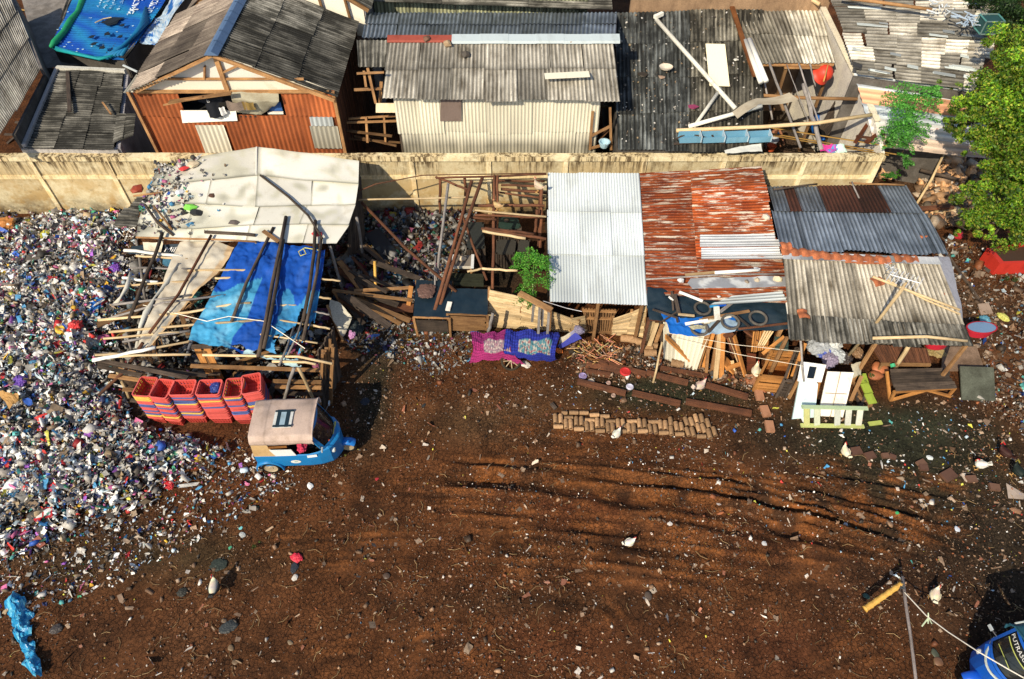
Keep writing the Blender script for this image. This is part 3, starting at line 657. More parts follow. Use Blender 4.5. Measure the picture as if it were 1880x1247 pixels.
mb.tube(pts, [.10,.12,.10,.13,.11,.12,.06], 9, (.015,.30,.12)); mb.smooth = True; mb.build('rolled_edge', 'plain', ban)
mb = MB()
for k in range(5):
    o = k*.05; mb.tube([P(92+k*3, 84+k*2, 2.92-o*.4), P(130+k*4, 95+k*1.5, 2.9), P(170+k*3, 105+k, 2.86), P(200+k*5, 108-k*2, 2.8)], .05, 7, (.01,.20+.03*k,.34))
for k in range(6): mb.tube([P(188+k*7, 108-k*1.2, 2.8), P(225+k*3, 85-k*1.5, 2.9-.03*k), P(250+k*2, 62-k*4, 2.95), P(271-k*.5, 40-k*5, 2.98)], .07, 7, (.008,.16+.015*(k%2),.36))
mb.smooth = True; mb.build('gathered_fold', 'plain', ban)
b2 = thing('white_banner', P(290,40,2.7), 'narrow white and pale blue printed banner beside the big blue banner', 'banner')
mb = MB(); f2 = rows([[(335,-40,2.95),(372,-40,2.9)], [(298,25,2.85),(322,20,2.8)], [(262,60,2.75),(296,68,2.7)], [(254,78,2.7),(284,84,2.6)]])
cloth(mb, f2, 16, 50, .08, 2.2, lambda u, v: random.choice(((.55,.68,.78),(.62,.72,.8),(.3,.5,.72))) if mnoise.noise(Vector((u*3, v*9, 3))) < .25 else (.03,.16,.5)); mb.smooth = True; mb.build('sheet', 'plain', b2)
mb = MB(); lettering(mb, 'JAKARTA', lambda x, y: f2(.05+.35*y, .45+.42*x)+Vector((0,0,.08)), (.02,.06,.25)); mb.build('lettering', 'plain', b2)

# ------------------------------------------------------------------ low hut with framed dark roof
hC = thing('low_hut', P(130,200,0), 'low hut with dark ribbed roof and pale parapet left of the red house', 'hut')
TLc, TRc, BRc, BLc = P(110,127,2.95), P(229,137,2.95), P(212,276,2.62), P(42,272,2.62)
CR('roof', 'asb_dark', hC, TLc, TRc, BRc, BLc, 5, 3, pitch=.12, axis='h', tone=(.6,1.1), grime=lambda u, v: (2.2 if (.06 < u < .32 and v < .14) else 1.))
CR('roof_sheet', 'asb_dark', hC, P(213,210,2.86), P(251,212,2.84), P(246,248,2.72), P(206,262,2.7), 1, 2, pitch=.12, axis='h', tone=(.7,1.1))
mb = MB(); wallquad(mb, P(103,122,3.05).xy, P(229,128,3.05).xy, 3.05, t=.14); wallquad(mb, P(103,122,3.05).xy, P(33,277,2.75).xy, 3.02, t=.12, zt2=2.74, col=(.62,.6,.66)); mb.build('parapet', 'conc_white', hC)
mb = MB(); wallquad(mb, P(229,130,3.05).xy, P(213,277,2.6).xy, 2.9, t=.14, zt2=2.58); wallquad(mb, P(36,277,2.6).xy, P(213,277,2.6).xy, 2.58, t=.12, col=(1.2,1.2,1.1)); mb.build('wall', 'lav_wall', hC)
mb = MB(); mb.bar((124,132,2.99),(128,205,2.93), .12, .05); mb.build('batten', 'wood_dark', hC)
T(MB().bar((188,188,3.0),(204,210,2.92), .05, .04).build('wooden_stick', 'wood'), 'short pale stick lying on the dark ribbed roof of the low hut', 'stick')
T(MB().bar((226,120,2.98),(252,132,2.9), .06, .04).build('metal_rail', 'zinc_white'), 'short pale rail in the gap between low hut and gabled house', 'rail')

# ------------------------------------------------------------------ gabled two-storey house
FY = 20.35; OY = 20.05
hD = thing('gabled_house', ((PY(283,265,FY).x+PY(628,265,FY).x)/2, FY+2, 0), 'two storey gabled house with rust red corrugated front, blue ridge and dark ribbed roof', 'house')
xl = PY(243,168,FY).x; xr = PY(612,172,FY).x; ze = PY(243,166,FY).z; zb = PY(283,268,FY).z
pk = PY(388,97,OY); eR = PY(619,182,OY); eL = PY(236,168,OY)
back = P(645,45,eR.z).y+.1; xm = pk.x
CR('roof', 'asb_dark', hD, (0,0,0), (0,0,0), (0,0,0), (0,0,0), 1, 1) if False else None
# slopes: corrugation runs down the slope, so rows lie along the ridge
CR('roof', 'asb_brown', hD, Vector((xm,back,pk.z)), Vector((xm,OY,pk.z)), Vector((eL.x,OY,eL.z)), Vector((eL.x,back,eL.z)), 5, 3, pitch=.125, tone=(.7,1.5), tones=[[2.4,1.9,1.2,.8,.7],[2.2,1.6,.6,.55,.7],[1.6,2.3,1.1,.6,1.9]])
CR('roof', 'asb_dark', hD, Vector((xm,OY,pk.z)), Vector((xm,back,pk.z)), Vector((eR.x,back,eR.z)), Vector((eR.x,OY,eR.z)), 5, 3, pitch=.125, tones=[[.7,.65,.6,1.7,1.9],[.45,.5,.5,1.6,1.5],[.5,.5,.55,1.1,.9]])
mb = MB(); yy = np.linspace(OY-.12, back, 9)
for a, b in zip(yy[:-1], yy[1:]):
    mb.hexa([Vector((xm-.2,a,pk.z-.02)),Vector((xm+.22,a,pk.z-.03)),Vector((xm+.22,b+.03,pk.z-.03)),Vector((xm-.2,b+.03,pk.z-.02))], [Vector((xm-.04,a,pk.z+.10)),Vector((xm+.05,a,pk.z+.10)),Vector((xm+.05,b+.03,pk.z+.10)),Vector((xm-.04,b+.03,pk.z+.10))], (.10,.17,.30))
mb.build('ridge_cap', 'plain', hD)
CR('roof_sheet', 'cream_sheet', hD, PY(252,137,21.2), PY(327,122,21.0), PY(318,144,OY-.1), PY(228,174,OY-.1), 3, 1, pitch=.12, tone=(.75,.9))
# front cladding with a window opening
W = xr-xl; wz0 = PY(0,222,FY).z; wz1 = PY(0,168,FY).z; ua = (PY(332,190,FY).x-xl)/W; ub = (PY(520,190,FY).x-xl)/W
def front(name, mat, u0, u1, z0, z1, nc, **k):
    return CR(name, mat, hD, Vector((xl+W*u0,FY,z1)), Vector((xl+W*u1,FY,z1)), Vector((xl+W*u1,FY,z0)), Vector((xl+W*u0,FY,z0)), nc, 1, pitch=.155, amp=.014, valley=.55, **k)
zc = PY(0,212,FY).z
front('cladding', 'red_facade', 0, ua, zc, ze+.02, 2, tone=(.8,1.05)); front('cladding', 'red_facade', ub, 1, zc, ze+.02, 2, tone=(.95,1.1)); front('cladding', 'red_facade', 0, 1, zb-.6, zc+.05, 5, tone=(.85,1.1))
wz0 = zc; zw = PY(0,165,FY).z
mb = MB(); mb.box(((xl+W*(ua+ub)/2), FY+.8, (zc+zw)/2), (W*(ub-ua)+.6, .05, zw-zc+.6), (.02,.02,.025)); mb.box(((xl+W*(ua+ub)/2), FY+.4, zc-.05), (W*(ub-ua)+.6, .8, .05), (.03,.03,.03)); mb.build('window', 'plain', hD)
mb = MB(); sheetq(mb, [PY(331,203,FY-.06), PY(433,203,FY-.06), PY(436,222,FY-.10), PY(335,226,FY-.10)], .015, (1,1,1)); mb.build('shutter', 'white_board', hD)
mb = MB(); cloth(mb, rows([[PY(421,166,FY-.05),PY(470,166,FY-.05),PY(511,168,FY-.05)], [PY(424,182,FY-.3),PY(468,186,FY-.35),PY(512,186,FY-.2)], [PY(436,203,FY-.1),PY(480,210,FY-.2),PY(500,196,FY-.1)]]), 18, 18, .10, 1.5, (.62,.62,.55)); mb.smooth = True; mb.build('hanging_sheet', 'canvas', hD)
mb = MB(); mb.box((PY(505,200,FY).x, FY-.04, PY(505,206,FY).z), (.5,.06,.07), (.9,.8,.7)); mb.box((PY(504,193,FY).x, FY+.02, PY(504,196,FY).z), (.42,.03,.32), (.03,.10,.3)); mb.build('window_frame', 'plain', hD)
front('patch_sheet', 'cream_sheet', (PY(365,240,FY).x-xl)/W, (PY(414,240,FY).x-xl)/W, PY(390,266,FY).z-.3, PY(390,226,FY).z, 1, tone=(1,1)).location.y -= .075
front('patch_sheet', 'zinc_white', (PY(571,220,FY).x-xl)/W, (PY(610,220,FY).x-xl)/W, PY(590,228,FY).z, PY(590,211,FY).z, 1, tone=(1,1)).location.y -= .075
front('patch_sheet', 'cream_sheet', (PY(572,240,FY).x-xl)/W, (PY(621,240,FY).x-xl)/W, PY(590,268,FY).z, PY(590,228,FY).z, 1, tone=(.7,.75)).location.y -= .085
# white gable infill with frame
mb = MB(); fg = lambda x, z: Vector((x, FY, z))
mb.add([fg(eL.x+.35, ze+.02), fg(eR.x-.35, ze+.02), fg(xm+.0, pk.z-.22)], [(0,1,2)], (1,1,1)); mb.add([fg(xl-.1, ze-.05)+Vector((0,-.03,0)), fg(xr+.1, ze-.05)+Vector((0,-.03,0)), fg(xr-.9, ze+.42)+Vector((0,-.03,0)), fg(xl+.9, ze+.42)+Vector((0,-.03,0))], [(0,1,2,3)], (1.05,1.0,.9)); mb.build('gable', 'white_board', hD)
mb = MB(); y = FY-.07
def gb(a, b, w=.10, t=.05): mb.bar(Vector((a[0],y,a[1])), Vector((b[0],y,b[1])), w, t)
zg = ze+.43
gb((xl+.1, ze), (xr-.1, ze), .07, .09); gb((xl+.8, zg), (xr-.8, zg), .06, .06); gb((xm, ze-.1), (xm-.02, pk.z-.15), .14, .10)
mb.bar(Vector((xm, OY+.02, pk.z-.08)), Vector((eL.x+.2, OY+.02, eL.z-.02)), .06, .10); mb.bar(Vector((xm, OY+.02, pk.z-.1)), Vector((eR.x-.1, OY+.02, eR.z-.06)), .06, .12)
gb((xm-.6, zg), (xm-.45, zg+.42)); gb((xm, zg+.2), (xm+.7, zg+.5), .06, .05)
gb((xl-.02, zb-.4), (xl-.1, ze), .09, .09); gb((xr, zb-.4), (xr+.02, ze), .1, .1); mb.build('timber_frame', 'wood', hD)
mb = MB(); fs = bil(Vector((xr+.02,FY,eR.z-.1)), Vector((xr+.02,back,eR.z-.1)), Vector((xr+.02,back,.2)), Vector((xr+.02,FY,.2))); boards(mb, fs, 26, .1, .03, (.5,1.2), Vector((1,0,0))); mb.build('side_cladding', 'wood_brown', hD)
mb = MB(); fs = bil(Vector((xl-.0,FY,eL.z-.1)), Vector((xl-.0,back,eL.z-.1)), Vector((xl-.0,back,.0)), Vector((xl-.0,FY,0))); boards(mb, fs, 12, .02, .03, (.5,.9), Vector((-1,0,0))); mb.build('side_cladding', 'wood_dark', hD)
mb = MB(); wallquad(mb, (xl,FY+.02), (xr,FY+.02), zb-.5, col=(.8,.7,.5)); mb.build('plinth', 'conc_white', hD)
# laundry, each its own thing
def garment(name, label, cat, p, s, col, sh=0):
    mb = MB(); p = V3(p); w, h = s
    f = lambda u, v: p+Vector(((u-.5)*w*(1 if v > .25 or sh == 0 else 1.5), .03*math.sin(u*9), -v*h))
    cloth(mb, f, 10, 10, .06, 3., col, (lambda u, v: sh and v > .3 and (u < .14 or u > .86)) if sh else None); mb.smooth = True
    return T(mb.build(name, 'fabric'), label, cat)
garment('shirt', 'black t-shirt with small white chest print hanging at the open window', 'shirt', PY(384,180,FY-.22), (.52,.72), (.012,.014,.02), 1)
mb = MB(); c = PY(381,188,FY-.3); lettering(mb, 'b', lambda x, y: c+Vector((x*.08, 0, y*.1)), (.7,.7,.7), .02, Vector((0,-1,0)))
so_ = [o for o in COLL.objects if o.name == 'shirt'][0]; mb.build('chest_print', 'plain', so_)
garment('towel', 'small white cloth hanging next to the black t-shirt', 'cloth', PY(404,198,FY-.2), (.26,.28), (.8,.8,.8))
garment('trousers', 'brown grey patterned trousers drying over the line in the window', 'laundry', PY(432,187,FY-.42), (.62,.34), (.22,.17,.14))
garment('shorts', 'olive brown shorts drying beside patterned trousers', 'laundry', PY(454,188,FY-.42), (.38,.30), (.24,.16,.05))
T(MB().bar(PY(310,187,FY-.45), PY(425,171,FY-.45), .18, .03).build('window_board', 'wood'), 'long pale board propped above the open window of the red house', 'board')
T(MB().bar(PY(300,193,FY-.5), PY(372,178,FY-.5), .05, .04).build('stick', 'wood'), 'thin stick propped below the pale board at the window', 'stick')

# ------------------------------------------------------------------ house behind with white gable
hE = thing('rear_gabled_house', Vector((xm+.8, back+4, 0)), 'second gabled house with white boarded gable directly behind the blue ridged roof', 'house')
yb = back+.35; zr = pk.z+1.2; xe0 = eL.x+.9; xe1 = eR.x+.2; ze2 = eR.z+.55
CR('roof', 'asb_brown', hE, Vector((xm+.4,yb+7,zr)), Vector((xm+.4,yb-.3,zr)), Vector((xe0-.4,yb-.3,ze2-.1)), Vector((xe0-.4,yb+7,ze2-.1)), 4, 3, tone=(.7,1.2))
CR('roof', 'asb_dark', hE, Vector((xm+.4,yb-.3,zr)), Vector((xm+.4,yb+7,zr)), Vector((xe1+.3,yb+7,ze2-.1)), Vector((xe1+.3,yb-.3,ze2-.1)), 4, 3, tone=(.8,1.5))
mb = MB(); mb.add([Vector((xe0,yb,ze2-1.2)), Vector((xe1,yb,ze2-1.2)), Vector((xe1,yb,ze2)), Vector((xm+.4,yb,zr-.1)), Vector((xe0,yb,ze2))], [(0,1,2,3,4)], (1,.97,.9)); mb.build('gable', 'white_board', hE)
mb = MB()
for a, b in (((xe0-.3,ze2-.15),(xm+.4,zr-.1)), ((xm+.4,zr-.1),(xe1+.2,ze2-.15))): mb.bar(Vector((a[0],yb-.25,a[1])), Vector((b[0],yb-.25,b[1])), .08, .13)
for t in (.2,.45,.7): mb.bar(Vector((xm+.4+(xe1-xm)*t,yb-.1,zr-1.3*t-.2)), Vector((xm+.4+(xe1-xm)*t+.2,yb-.1,ze2-1)), .08, .08)
mb.build('timber_frame', 'wood', hE)
mb = MB(); wallquad(mb, (xe1,yb), (xe1,yb+7), ze2); wallquad(mb, (xe0,yb), (xe0,yb+7), ze2); mb.build('wall', 'lav_wall', hE)

# ------------------------------------------------------------------ cream walled house (ridge parallel to the wall)
FF = 20.45; RF = 20.15
x0 = PY(738,270,FF).x; x1 = PY(1092,270,FF).x
hF = thing('cream_walled_house', Vector(((x0+x1)/2, FF+2, 0)), 'long house with cream ribbed front wall and grey corrugated roof', 'house')
a0 = PY(698,184,RF); a1 = PY(1135,187,RF); zr = 5.0; rY = 22.75
rp = lambda px, py, z: P(px, py, z)
r0 = P(655,72,4.95); r1 = P(1122,70,4.95); zE = a0.z
CR('roof', 'asb', hF, Vector((P(712,70,4.95).x,r0.y,4.95)), Vector((r1.x,r0.y,4.95)), Vector((a1.x,RF,zE)), Vector((a0.x,RF,zE)), 7, 2, pitch=.128, tones=[[.95,.9,1.1,1.25,1.25,1.4,1.4],[1.35,.8,1.25,1.4,.65,1.5,1.45]],
   grime=lambda u, v: .55 if abs(v-.5) < .03 else 1., jit=.12)
CR('roof_sheet', 'asb_dark', hF, Vector((P(655,70,4.95).x,r0.y,4.93)), Vector((P(712,70,4.95).x,r0.y,4.93)), Vector((P(708,130,4.4).x,21.45,4.42)), Vector((P(657,130,4.4).x,21.45,4.42)), 1, 1, tone=(1.5,1.5))
bz = 4.1; bY = P(900,24,bz).y
CR('roof', 'zinc_shade_blue', hF, Vector((P(672,30,bz).x,bY,bz)), Vector((P(1132,28,bz).x,bY,bz)), Vector((r1.x+.1,r0.y,4.94)), Vector((P(668,66,4.9).x,r0.y,4.94)), 8, 2, pitch=.14, tone=(.7,1.2))
mb = MB(); mb.hexa([Vector((P(712,66,5).x,r0.y-.18,4.93)),Vector((P(835,66,5).x,r0.y-.18,4.93)),Vector((P(835,66,5).x,r0.y+.1,4.96)),Vector((P(712,66,5).x,r0.y+.1,4.96))], [Vector((P(712,66,5).x,r0.y-.15,5.0)),Vector((P(835,66,5).x,r0.y-.15,5.0)),Vector((P(835,66,5).x,r0.y+.08,5.05)),Vector((P(712,66,5).x,r0.y+.08,5.05))], (.34,.075,.05)); mb.build('ridge_flashing', 'plain', hF)
mb = MB(); xa = P(830,66,5).x; xb = P(1135,66,5).x
for i in range(6):
    a = xa+(xb-xa)*i/6; b = xa+(xb-xa)*(i+1)/6+.03; z = 5.0+.01*(i % 2)
    mb.hexa([Vector((a,r0.y-.25,z-.08)),Vector((b,r0.y-.25,z-.08)),Vector((b,r0.y+.14,z-.02)),Vector((a,r0.y+.14,z-.02))], [Vector((a,r0.y-.22,z)),Vector((b,r0.y-.22,z)),Vector((b,r0.y+.1,z+.07)),Vector((a,r0.y+.1,z+.07))], (.62,.66,.68))
mb.build('ridge_flashing', 'zinc_white', hF)
zt = zE-.05; zbm = PY(900,278,FF).z-.6
gr = lambda u, v: (1. if v < .52 else 1-.72*min(1, (v-.52)/.16)*(.55+.6*abs(mnoise.noise(Vector((u*14, v*3, 1)))+.3)))
CR('wall', 'cream_sheet', hF, Vector((x0,FF,zt)), Vector((x1,FF,zt)), Vector((x1,FF,zbm)), Vector((x0,FF,zbm)), 9, 2, pitch=.115, amp=.018, valley=.66, tone=(.93,1.1), grime=gr)
mb = MB(); sheetq(mb, [PY(809,183,FF-.06), PY(847,183,FF-.06), PY(847,222,FF-.06), PY(808,222,FF-.06)], .02, (.20,.15,.13)); mb.build('patch_panel', 'plain', hF)
mb = MB(); wallquad(mb, (x1,FF), (x1,23.5), zE, col=(.1,.1,.1)); wallquad(mb, (x0,FF), (x0,23.5), zE, col=(.35,.3,.25)); wallquad(mb, (x0,bY-.1), (x1,bY-.1), bz, col=(.3,.3,.3)); mb.build('side_wall', 'conc', hF)
mb = MB()
for p, q in (((1088,205),(1083,275)), ((1120,198),(1122,275)), ((1085,250),(1120,232)), ((1086,272),(1124,262))): mb.bar(PY(*p, FF-.1), PY(*q, FF-.1), .08, .06)
mb.bar(PY(1100,255,FF+.3), PY(1122,232,FF+.2), .4, .03, (.3,.25,.2)); mb.build('timber_frame', 'wood', hF)
mb = MB()
for p, q in (((655,135),(705,133)), ((650,165),(700,163)), ((675,125),(690,190)), ((668,130),(672,160)), ((640,218),(738,212)), ((637,225),(738,222)), ((692,200),(738,205)), ((700,150),(697,200)), ((640,255),(735,262)), ((672,215),(675,262)), ((705,215),(708,265)), ((650,250),(728,268)), ((636,240),(720,250))):
    mb.bar(PY(p[0], p[1], FF+.25+random.random()*.4), PY(q[0], q[1], FF+.1+random.random()*.4), random.uniform(.05,.1), .05, (1,1,1) if p[1] < 230 else (.4,.4,.4))
mb.build('lean_to_frame', 'wood', hF)
mb = MB(); sheetq(mb, [PY(690,190,FF+.05), PY(738,190,FF+.05), PY(738,207,FF), PY(690,207,FF)], .03, (.9,.75,.5)); mb.build('lean_to_panel', 'plain', hF)
for nm, px, py, z, s, cc, lb, ct in (('brick', 784, 76, 4.93, .2, (.16,.08,.05), 'dark brown brick holding down the grey roof left of the ridge', 'brick'), ('sack', 821, 84, 4.9, .22, (.42,.30,.18), 'small tan bundle on the grey roof below the ridge', 'bundle'), ('twig_nest', 855, 104, 4.7, .24, (.07,.06,.05), 'dark tangle of twigs on the middle of the grey roof', 'twigs')):
    V, F = crumple(.25); p = P(px, py, z); T(MB().add([p+Vector((v[0]*s*1.6, v[1]*s*1.2, v[2]*s+.08)) for v in V], [tuple(f) for f in F], cc).build(nm, 'plain'), lb, ct)
T(MB().bar((1046,76,4.97),(1075,70,4.98), .14, .03, (1.3,1.3,1.2)).build('roof_board', 'wood'), 'pale board end lying on the ridge of the grey roof', 'board')
T(MB().bar((1000,140,4.58),(1082,136,4.6), .34, .012).build('loose_sheet', 'cream_sheet'), 'long pale strip of sheet lying on the grey roof', 'sheet')
mb = MB(); c = PY(1110,260,FF-.2); mb.loft([[c+Vector((math.cos(a)*r, math.sin(a)*r, z)) for a in np.linspace(0, 6.28, 13)[:-1]] for r, z in ((.13,-.2),(.2,0),(.16,0),(.1,-.16))], (.4,.6,.7), cap=True); T(mb.build('wash_basin', 'plastic'), 'small pale blue basin at the open right end of the cream house', 'basin')

# ------------------------------------------------------------------ house farther back
hG = thing('mossy_walled_house', P(880,-30,0), 'house with green stained ribbed wall at the top edge of the photo', 'house')
gY = bY+1.0; g0 = PY(690,24,gY); g1 = PY(1076,24,gY)
CR('wall', 'cream_sheet', hG, Vector((g0.x,gY,6.3)), Vector((g1.x,gY,6.3)), Vector((g1.x,gY,2.5)), Vector((g0.x,gY,2.5)), 8, 1, pitch=.14, tone=(.5,.8), tint=[[(.9,1,.8)]*8], grime=lambda u, v: .45+.6*abs(math.sin(u*40+3*math.sin(u*9))))
zq = PY(900,14,gY-.4).z; CR('roof', 'asb_dark', hG, Vector((g0.x-.6,gY+6,zq+1.6)), Vector((g1.x+.9,gY+6,zq+1.6)), Vector((g1.x+.9,gY-.4,zq-.1)), Vector((g0.x-.6,gY-.4,zq+.25)), 7, 3, tone=(1.,1.6), axis='h')
mb = MB(); wallquad(mb, (g0.x,gY+.05), (g0.x,gY+6), 6); wallquad(mb, (g1.x,gY+.05), (g1.x,gY+6), 6); mb.build('side_wall', 'lav_wall', hG)

# ------------------------------------------------------------------ big dark roof and its clutter
hH = thing('dark_roofed_house', P(1260,180,0), 'low house with large black mossy corrugated roof right of the cream house', 'house')
zf, zk = 2.62, 4.2
gTL, gTR, gBR, gBL = P(1128,24,zk), P(1400,14,zk), P(1398,279,zf), P(1134,279,zf)
GF = bil(gTL, gTR, gBR, gBL)
tn = [[random.uniform(.45,1.0) for i in range(6)] for j in range(4)]; tn[0][4] = 1.5; tn[1][3] = 1.3; tn[2][1] = 1.1; tn[3][1] = 1.1
CR('roof', 'asb_dark', hH, gTL, gTR, gBR, gBL, 6, 4, pitch=.14, tones=tn, tint=[[(.85,.95,1.05) if i < 3 else (1,.97,.88) for i in range(6)] for j in range(4)])
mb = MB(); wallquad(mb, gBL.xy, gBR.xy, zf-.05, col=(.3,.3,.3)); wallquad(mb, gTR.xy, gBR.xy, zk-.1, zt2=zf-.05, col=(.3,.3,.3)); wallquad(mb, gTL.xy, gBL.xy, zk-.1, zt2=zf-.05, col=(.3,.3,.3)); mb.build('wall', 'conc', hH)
def GR(px, py, dz=.06):               # a point on that roof
    a, b, c = gTL, gBL, gBR; n = (b-a).cross(c-a).normalized(); d = ray(px, py); o = Vector((0, 0, CAMH))
    return o+d*((a-o).dot(n)/d.dot(n))+Vector((0, 0, dz))
def onroof(name, mat, pts, r, label, cat, **k):
    return T(MB().tube(pts, r, 9, **k).build(name, mat, smooth=True), label, cat)
onroof('white_pole', 'conc_white', [GR(1204,42,.12), GR(1346,214,.3)], .075, 'long white square pole lying diagonally across the black roof', 'pole')
T(MB().bar(GR(1200,42,.2), GR(1215,35,.2), .12, .12, (1.2,1.2,1.2)).build('white_block', 'conc_white'), 'small white wooden block at the top end of the diagonal white pole', 'block')
onroof('white_pole', 'conc_white', [GR(1320,175,.25), GR(1272,240,.12)], .06, 'short white pole crossing under the long diagonal pole', 'pole')
onroof('white_pole', 'conc_white', [GR(1262,242,.2), GR(1393,212,.35)], .07, 'white pole lying from the blue trough up to the grey curved sheet', 'pole')
T(MB().bar(GR(1312,86,.1), GR(1320,163,.1), .68, .02, (1.15,1.1,.95)).build('plywood_sheet', 'cream_sheet'), 'tan rectangular plywood sheet lying on the black roof', 'plywood')
for k, (a, b) in enumerate((((1366,84),(1390,176)), ((1373,82),(1399,174)))):
    onroof('white_pipe', 'white_board', [GR(*a, .18), GR(*b, .5)], .09, ('left' if k == 0 else 'right')+' one of two white plastic pipes lying side by side over the roof edge', 'pipe')
mb = MB(); f = rows([[P(1345,205,3.3),P(1390,180,3.4),P(1450,168,3.4)], [P(1354,218,3.3),P(1400,192,3.35),P(1467,181,3.35)]]); cloth(mb, lambda u, v: f(u, v)+Vector((0,0,.09*math.sin(u*6))), 24, 4, .02, 1, (.75,.7,.62)); mb.smooth = True; T(mb.build('bent_sheet', 'canvas'), 'bent grey fibre sheet curving over the courtyard edge', 'sheet')
T(MB().tube([GR(1240,247,.15), P(1400,233,3.0), P(1500,226,3.05), P(1600,211,3.12)], .065, 8, nodes=0).build('bamboo_pole', 'bamboo', smooth=True), 'long pale bamboo pole spanning the courtyard above the wall', 'pole')
T(MB().tube([P(1345,172,3.1), P(1480,180,3.1), P(1574,182,3.15)], .06, 8).build('bamboo_pole', 'wood', smooth=True), 'brown bamboo pole spanning the middle of the courtyard', 'pole')
mb = MB()
for i in range(4):
    x = i/4; a = P(1246+170*x, 256, 2.85); b = P(1246+170*(x+.25)-2, 255-.5*i, 2.85)
    for s, w in ((-1,.02),(1,.02)): mb.bar(a+Vector((0,.17*s,.08)), b+Vector((0,.17*s,.08)), .03, .2, (.16,.36,.5))
    mb.bar(a, b, .34, .04, (.13,.32,.45)); mb.bar(b+Vector((-.03,-.2,.1)), b+Vector((-.03,.2,.1)), .03, .22, (.5,.6,.65))
T(mb.build('blue_trough', 'gloss'), 'long pale blue metal trough lying on the front edge of the black roof', 'trough')
mb = MB(); f = rows([[P(1330,276,2.75),P(1360,268,2.8),P(1398,263,2.85)], [P(1332,281,2.75),P(1365,279,2.8),P(1400,278,2.8)]]); cloth(mb, f, 10, 4, .03, 2, (.8,.8,.78)); T(mb.build('white_tray', 'white_board'), 'white flat plastic tray propped on the wall below the blue trough', 'tray')
mb = MB()
for a, b in (((1240,262),(1262,250)), ((1236,270),(1290,266)), ((1252,247),(1330,270)), ((1300,244),(1310,262)), ((1262,240),(1340,222))): mb.bar(GR(*a, .12), GR(*b, .12), .06, .05)
T(mb.build('scrap_heap', 'wood_dark'), 'dark scrap slats tangled behind the blue trough', 'scrap')
mb = MB(); c = GR(1221,133,.1); mb.loft([[c+Vector((math.cos(a)*r, math.sin(a)*r*.9, z)) for a in np.linspace(0, 6.28, 15)[:-1]] for r, z in ((.03,.02),(.2,.06),(.24,.12),(.2,.1),(.05,.05))], (.7,.62,.5)); T(mb.build('fan_guard', 'plastic'), 'round dirty white dish lying on the black roof', 'dish')
for px, py, s, cc, lb in ((1215,145,.14,(.4,.28,.2),'brown rag beside the round dish on the black roof'), (1271,200,.2,(.3,.05,.12),'faded crimson rag on the black roof'), (1180,140,.2,(.05,.04,.03),'dark leaf litter heap on the upper black roof'), (1318,93,.1,(.6,.6,.55),'small white scrap above the plywood sheet'), (1350,113,.12,(.7,.68,.6),'white square scrap right of the plywood sheet')):
    V, F = crumple(.35); p = GR(px, py, .04); T(MB().add([p+Vector((v[0]*s*1.8, v[1]*s*1.4, v[2]*s*.4+.03)) for v in V], [tuple(f) for f in F], cc).build('rag', 'plain'), lb, 'rag')
xs, ys = rng.uniform(0, 1, 420), rng.uniform(.02, .95, 420)
pp = np.array([GF(a, b)+Vector((0,0,.05)) for a, b in zip(xs, ys)]); sz = rng.uniform(.02,.07,(420,1))*rng.uniform(.5,1.5,(420,3))
T(scatter('leaf_litter', PEB, pp, sz, PAL[rng.choice([0,1,3,4,7,8,9], 420)]*.8, 'rubbish', org=(11., 22., 3.)), 'specks of leaf litter and scraps scattered on the black roof', 'litter', kind='stuff')

# ------------------------------------------------------------------ upper right: shed over the courtyard, tan wall behind, side wall
hI = thing('courtyard_shed', P(1450,70,0), 'open shed with grey and white corrugated roof over the back of the courtyard', 'shed')
CR('roof', 'asb', hI, P(1343,15,4.15), P(1505,20,4.15), P(1533,118,3.65), P(1388,118,3.65), 5, 2, pitch=.14, tones=[[.6,.65,.55,1.5,1.7],[.55,.6,.9,1.8,1.9]], axis='v', tint=[[(1,.98,.9),(1,.98,.9),(1,.97,.9),(1.1,1.1,1.05),(1.15,1.13,1.05)]]*2)
mb = MB(); mb.tube([P(1390,119,3.58), P(1530,119,3.58)], .06, 7); mb.bar(P(1440,124,3.5), P(1510,124,3.5), .1, .06); mb.bar(P(1343,10,4.3), P(1386,140,3.7), .16, .06, (.45,.3,.2))
for px in (1392, 1445, 1525): p = P(px, 120, 3.55); mb.bar(p, Vector((p.x, p.y, 0)), .09, .09, (.5,.5,.5))
mb.build('timber_frame', 'wood', hI)
hJ = thing('plastered_house', P(1330,-30,0), 'tan plastered house front with flat top at the top edge of the photo', 'house')
jy = P(1340,22,4.2).y+.2; mb = MB(); j0 = PY(1158,10,jy).x; j1 = PY(1522,10,jy).x
zt_ = 5.5; mb.box(((j0+j1)/2, jy+.1, zt_/2), (j1-j0, .2, zt_)); mb.build('wall', 'tan_wall', hJ)
mb = MB(); mb.box(((j0+j1)/2, jy+3, zt_-.05), (j1-j0, 5.7, .1), (1.3,1.2,1.1)); mb.build('roof', 'tan_wall', hJ)
T(MB().tube([P(1505,8,4.5), P(1440,-30,4.6)], .07, 8).build('bamboo_pole', 'bamboo', smooth=True), 'pale bamboo pole crossing the top of the tan house wall', 'pole')
cw = thing('courtyard_side_wall', P(1600,200,0), 'high plastered grey and cream wall on the right side of the courtyard', 'wall')
w1 = P(1606,222,2.9); w0 = P(1506,14,4.3); mb = MB()
fq = lambda u, v: Vector((w1.x+(w0.x-w1.x)*u, w1.y+(w0.y-w1.y)*u, (2.9+(4.3-2.9)*u)*v))
for s in (0, .14): mb.grid(lambda u, v: fq(u, v)+Vector((s, 0, 0)), 10, 6, (1,1,1))
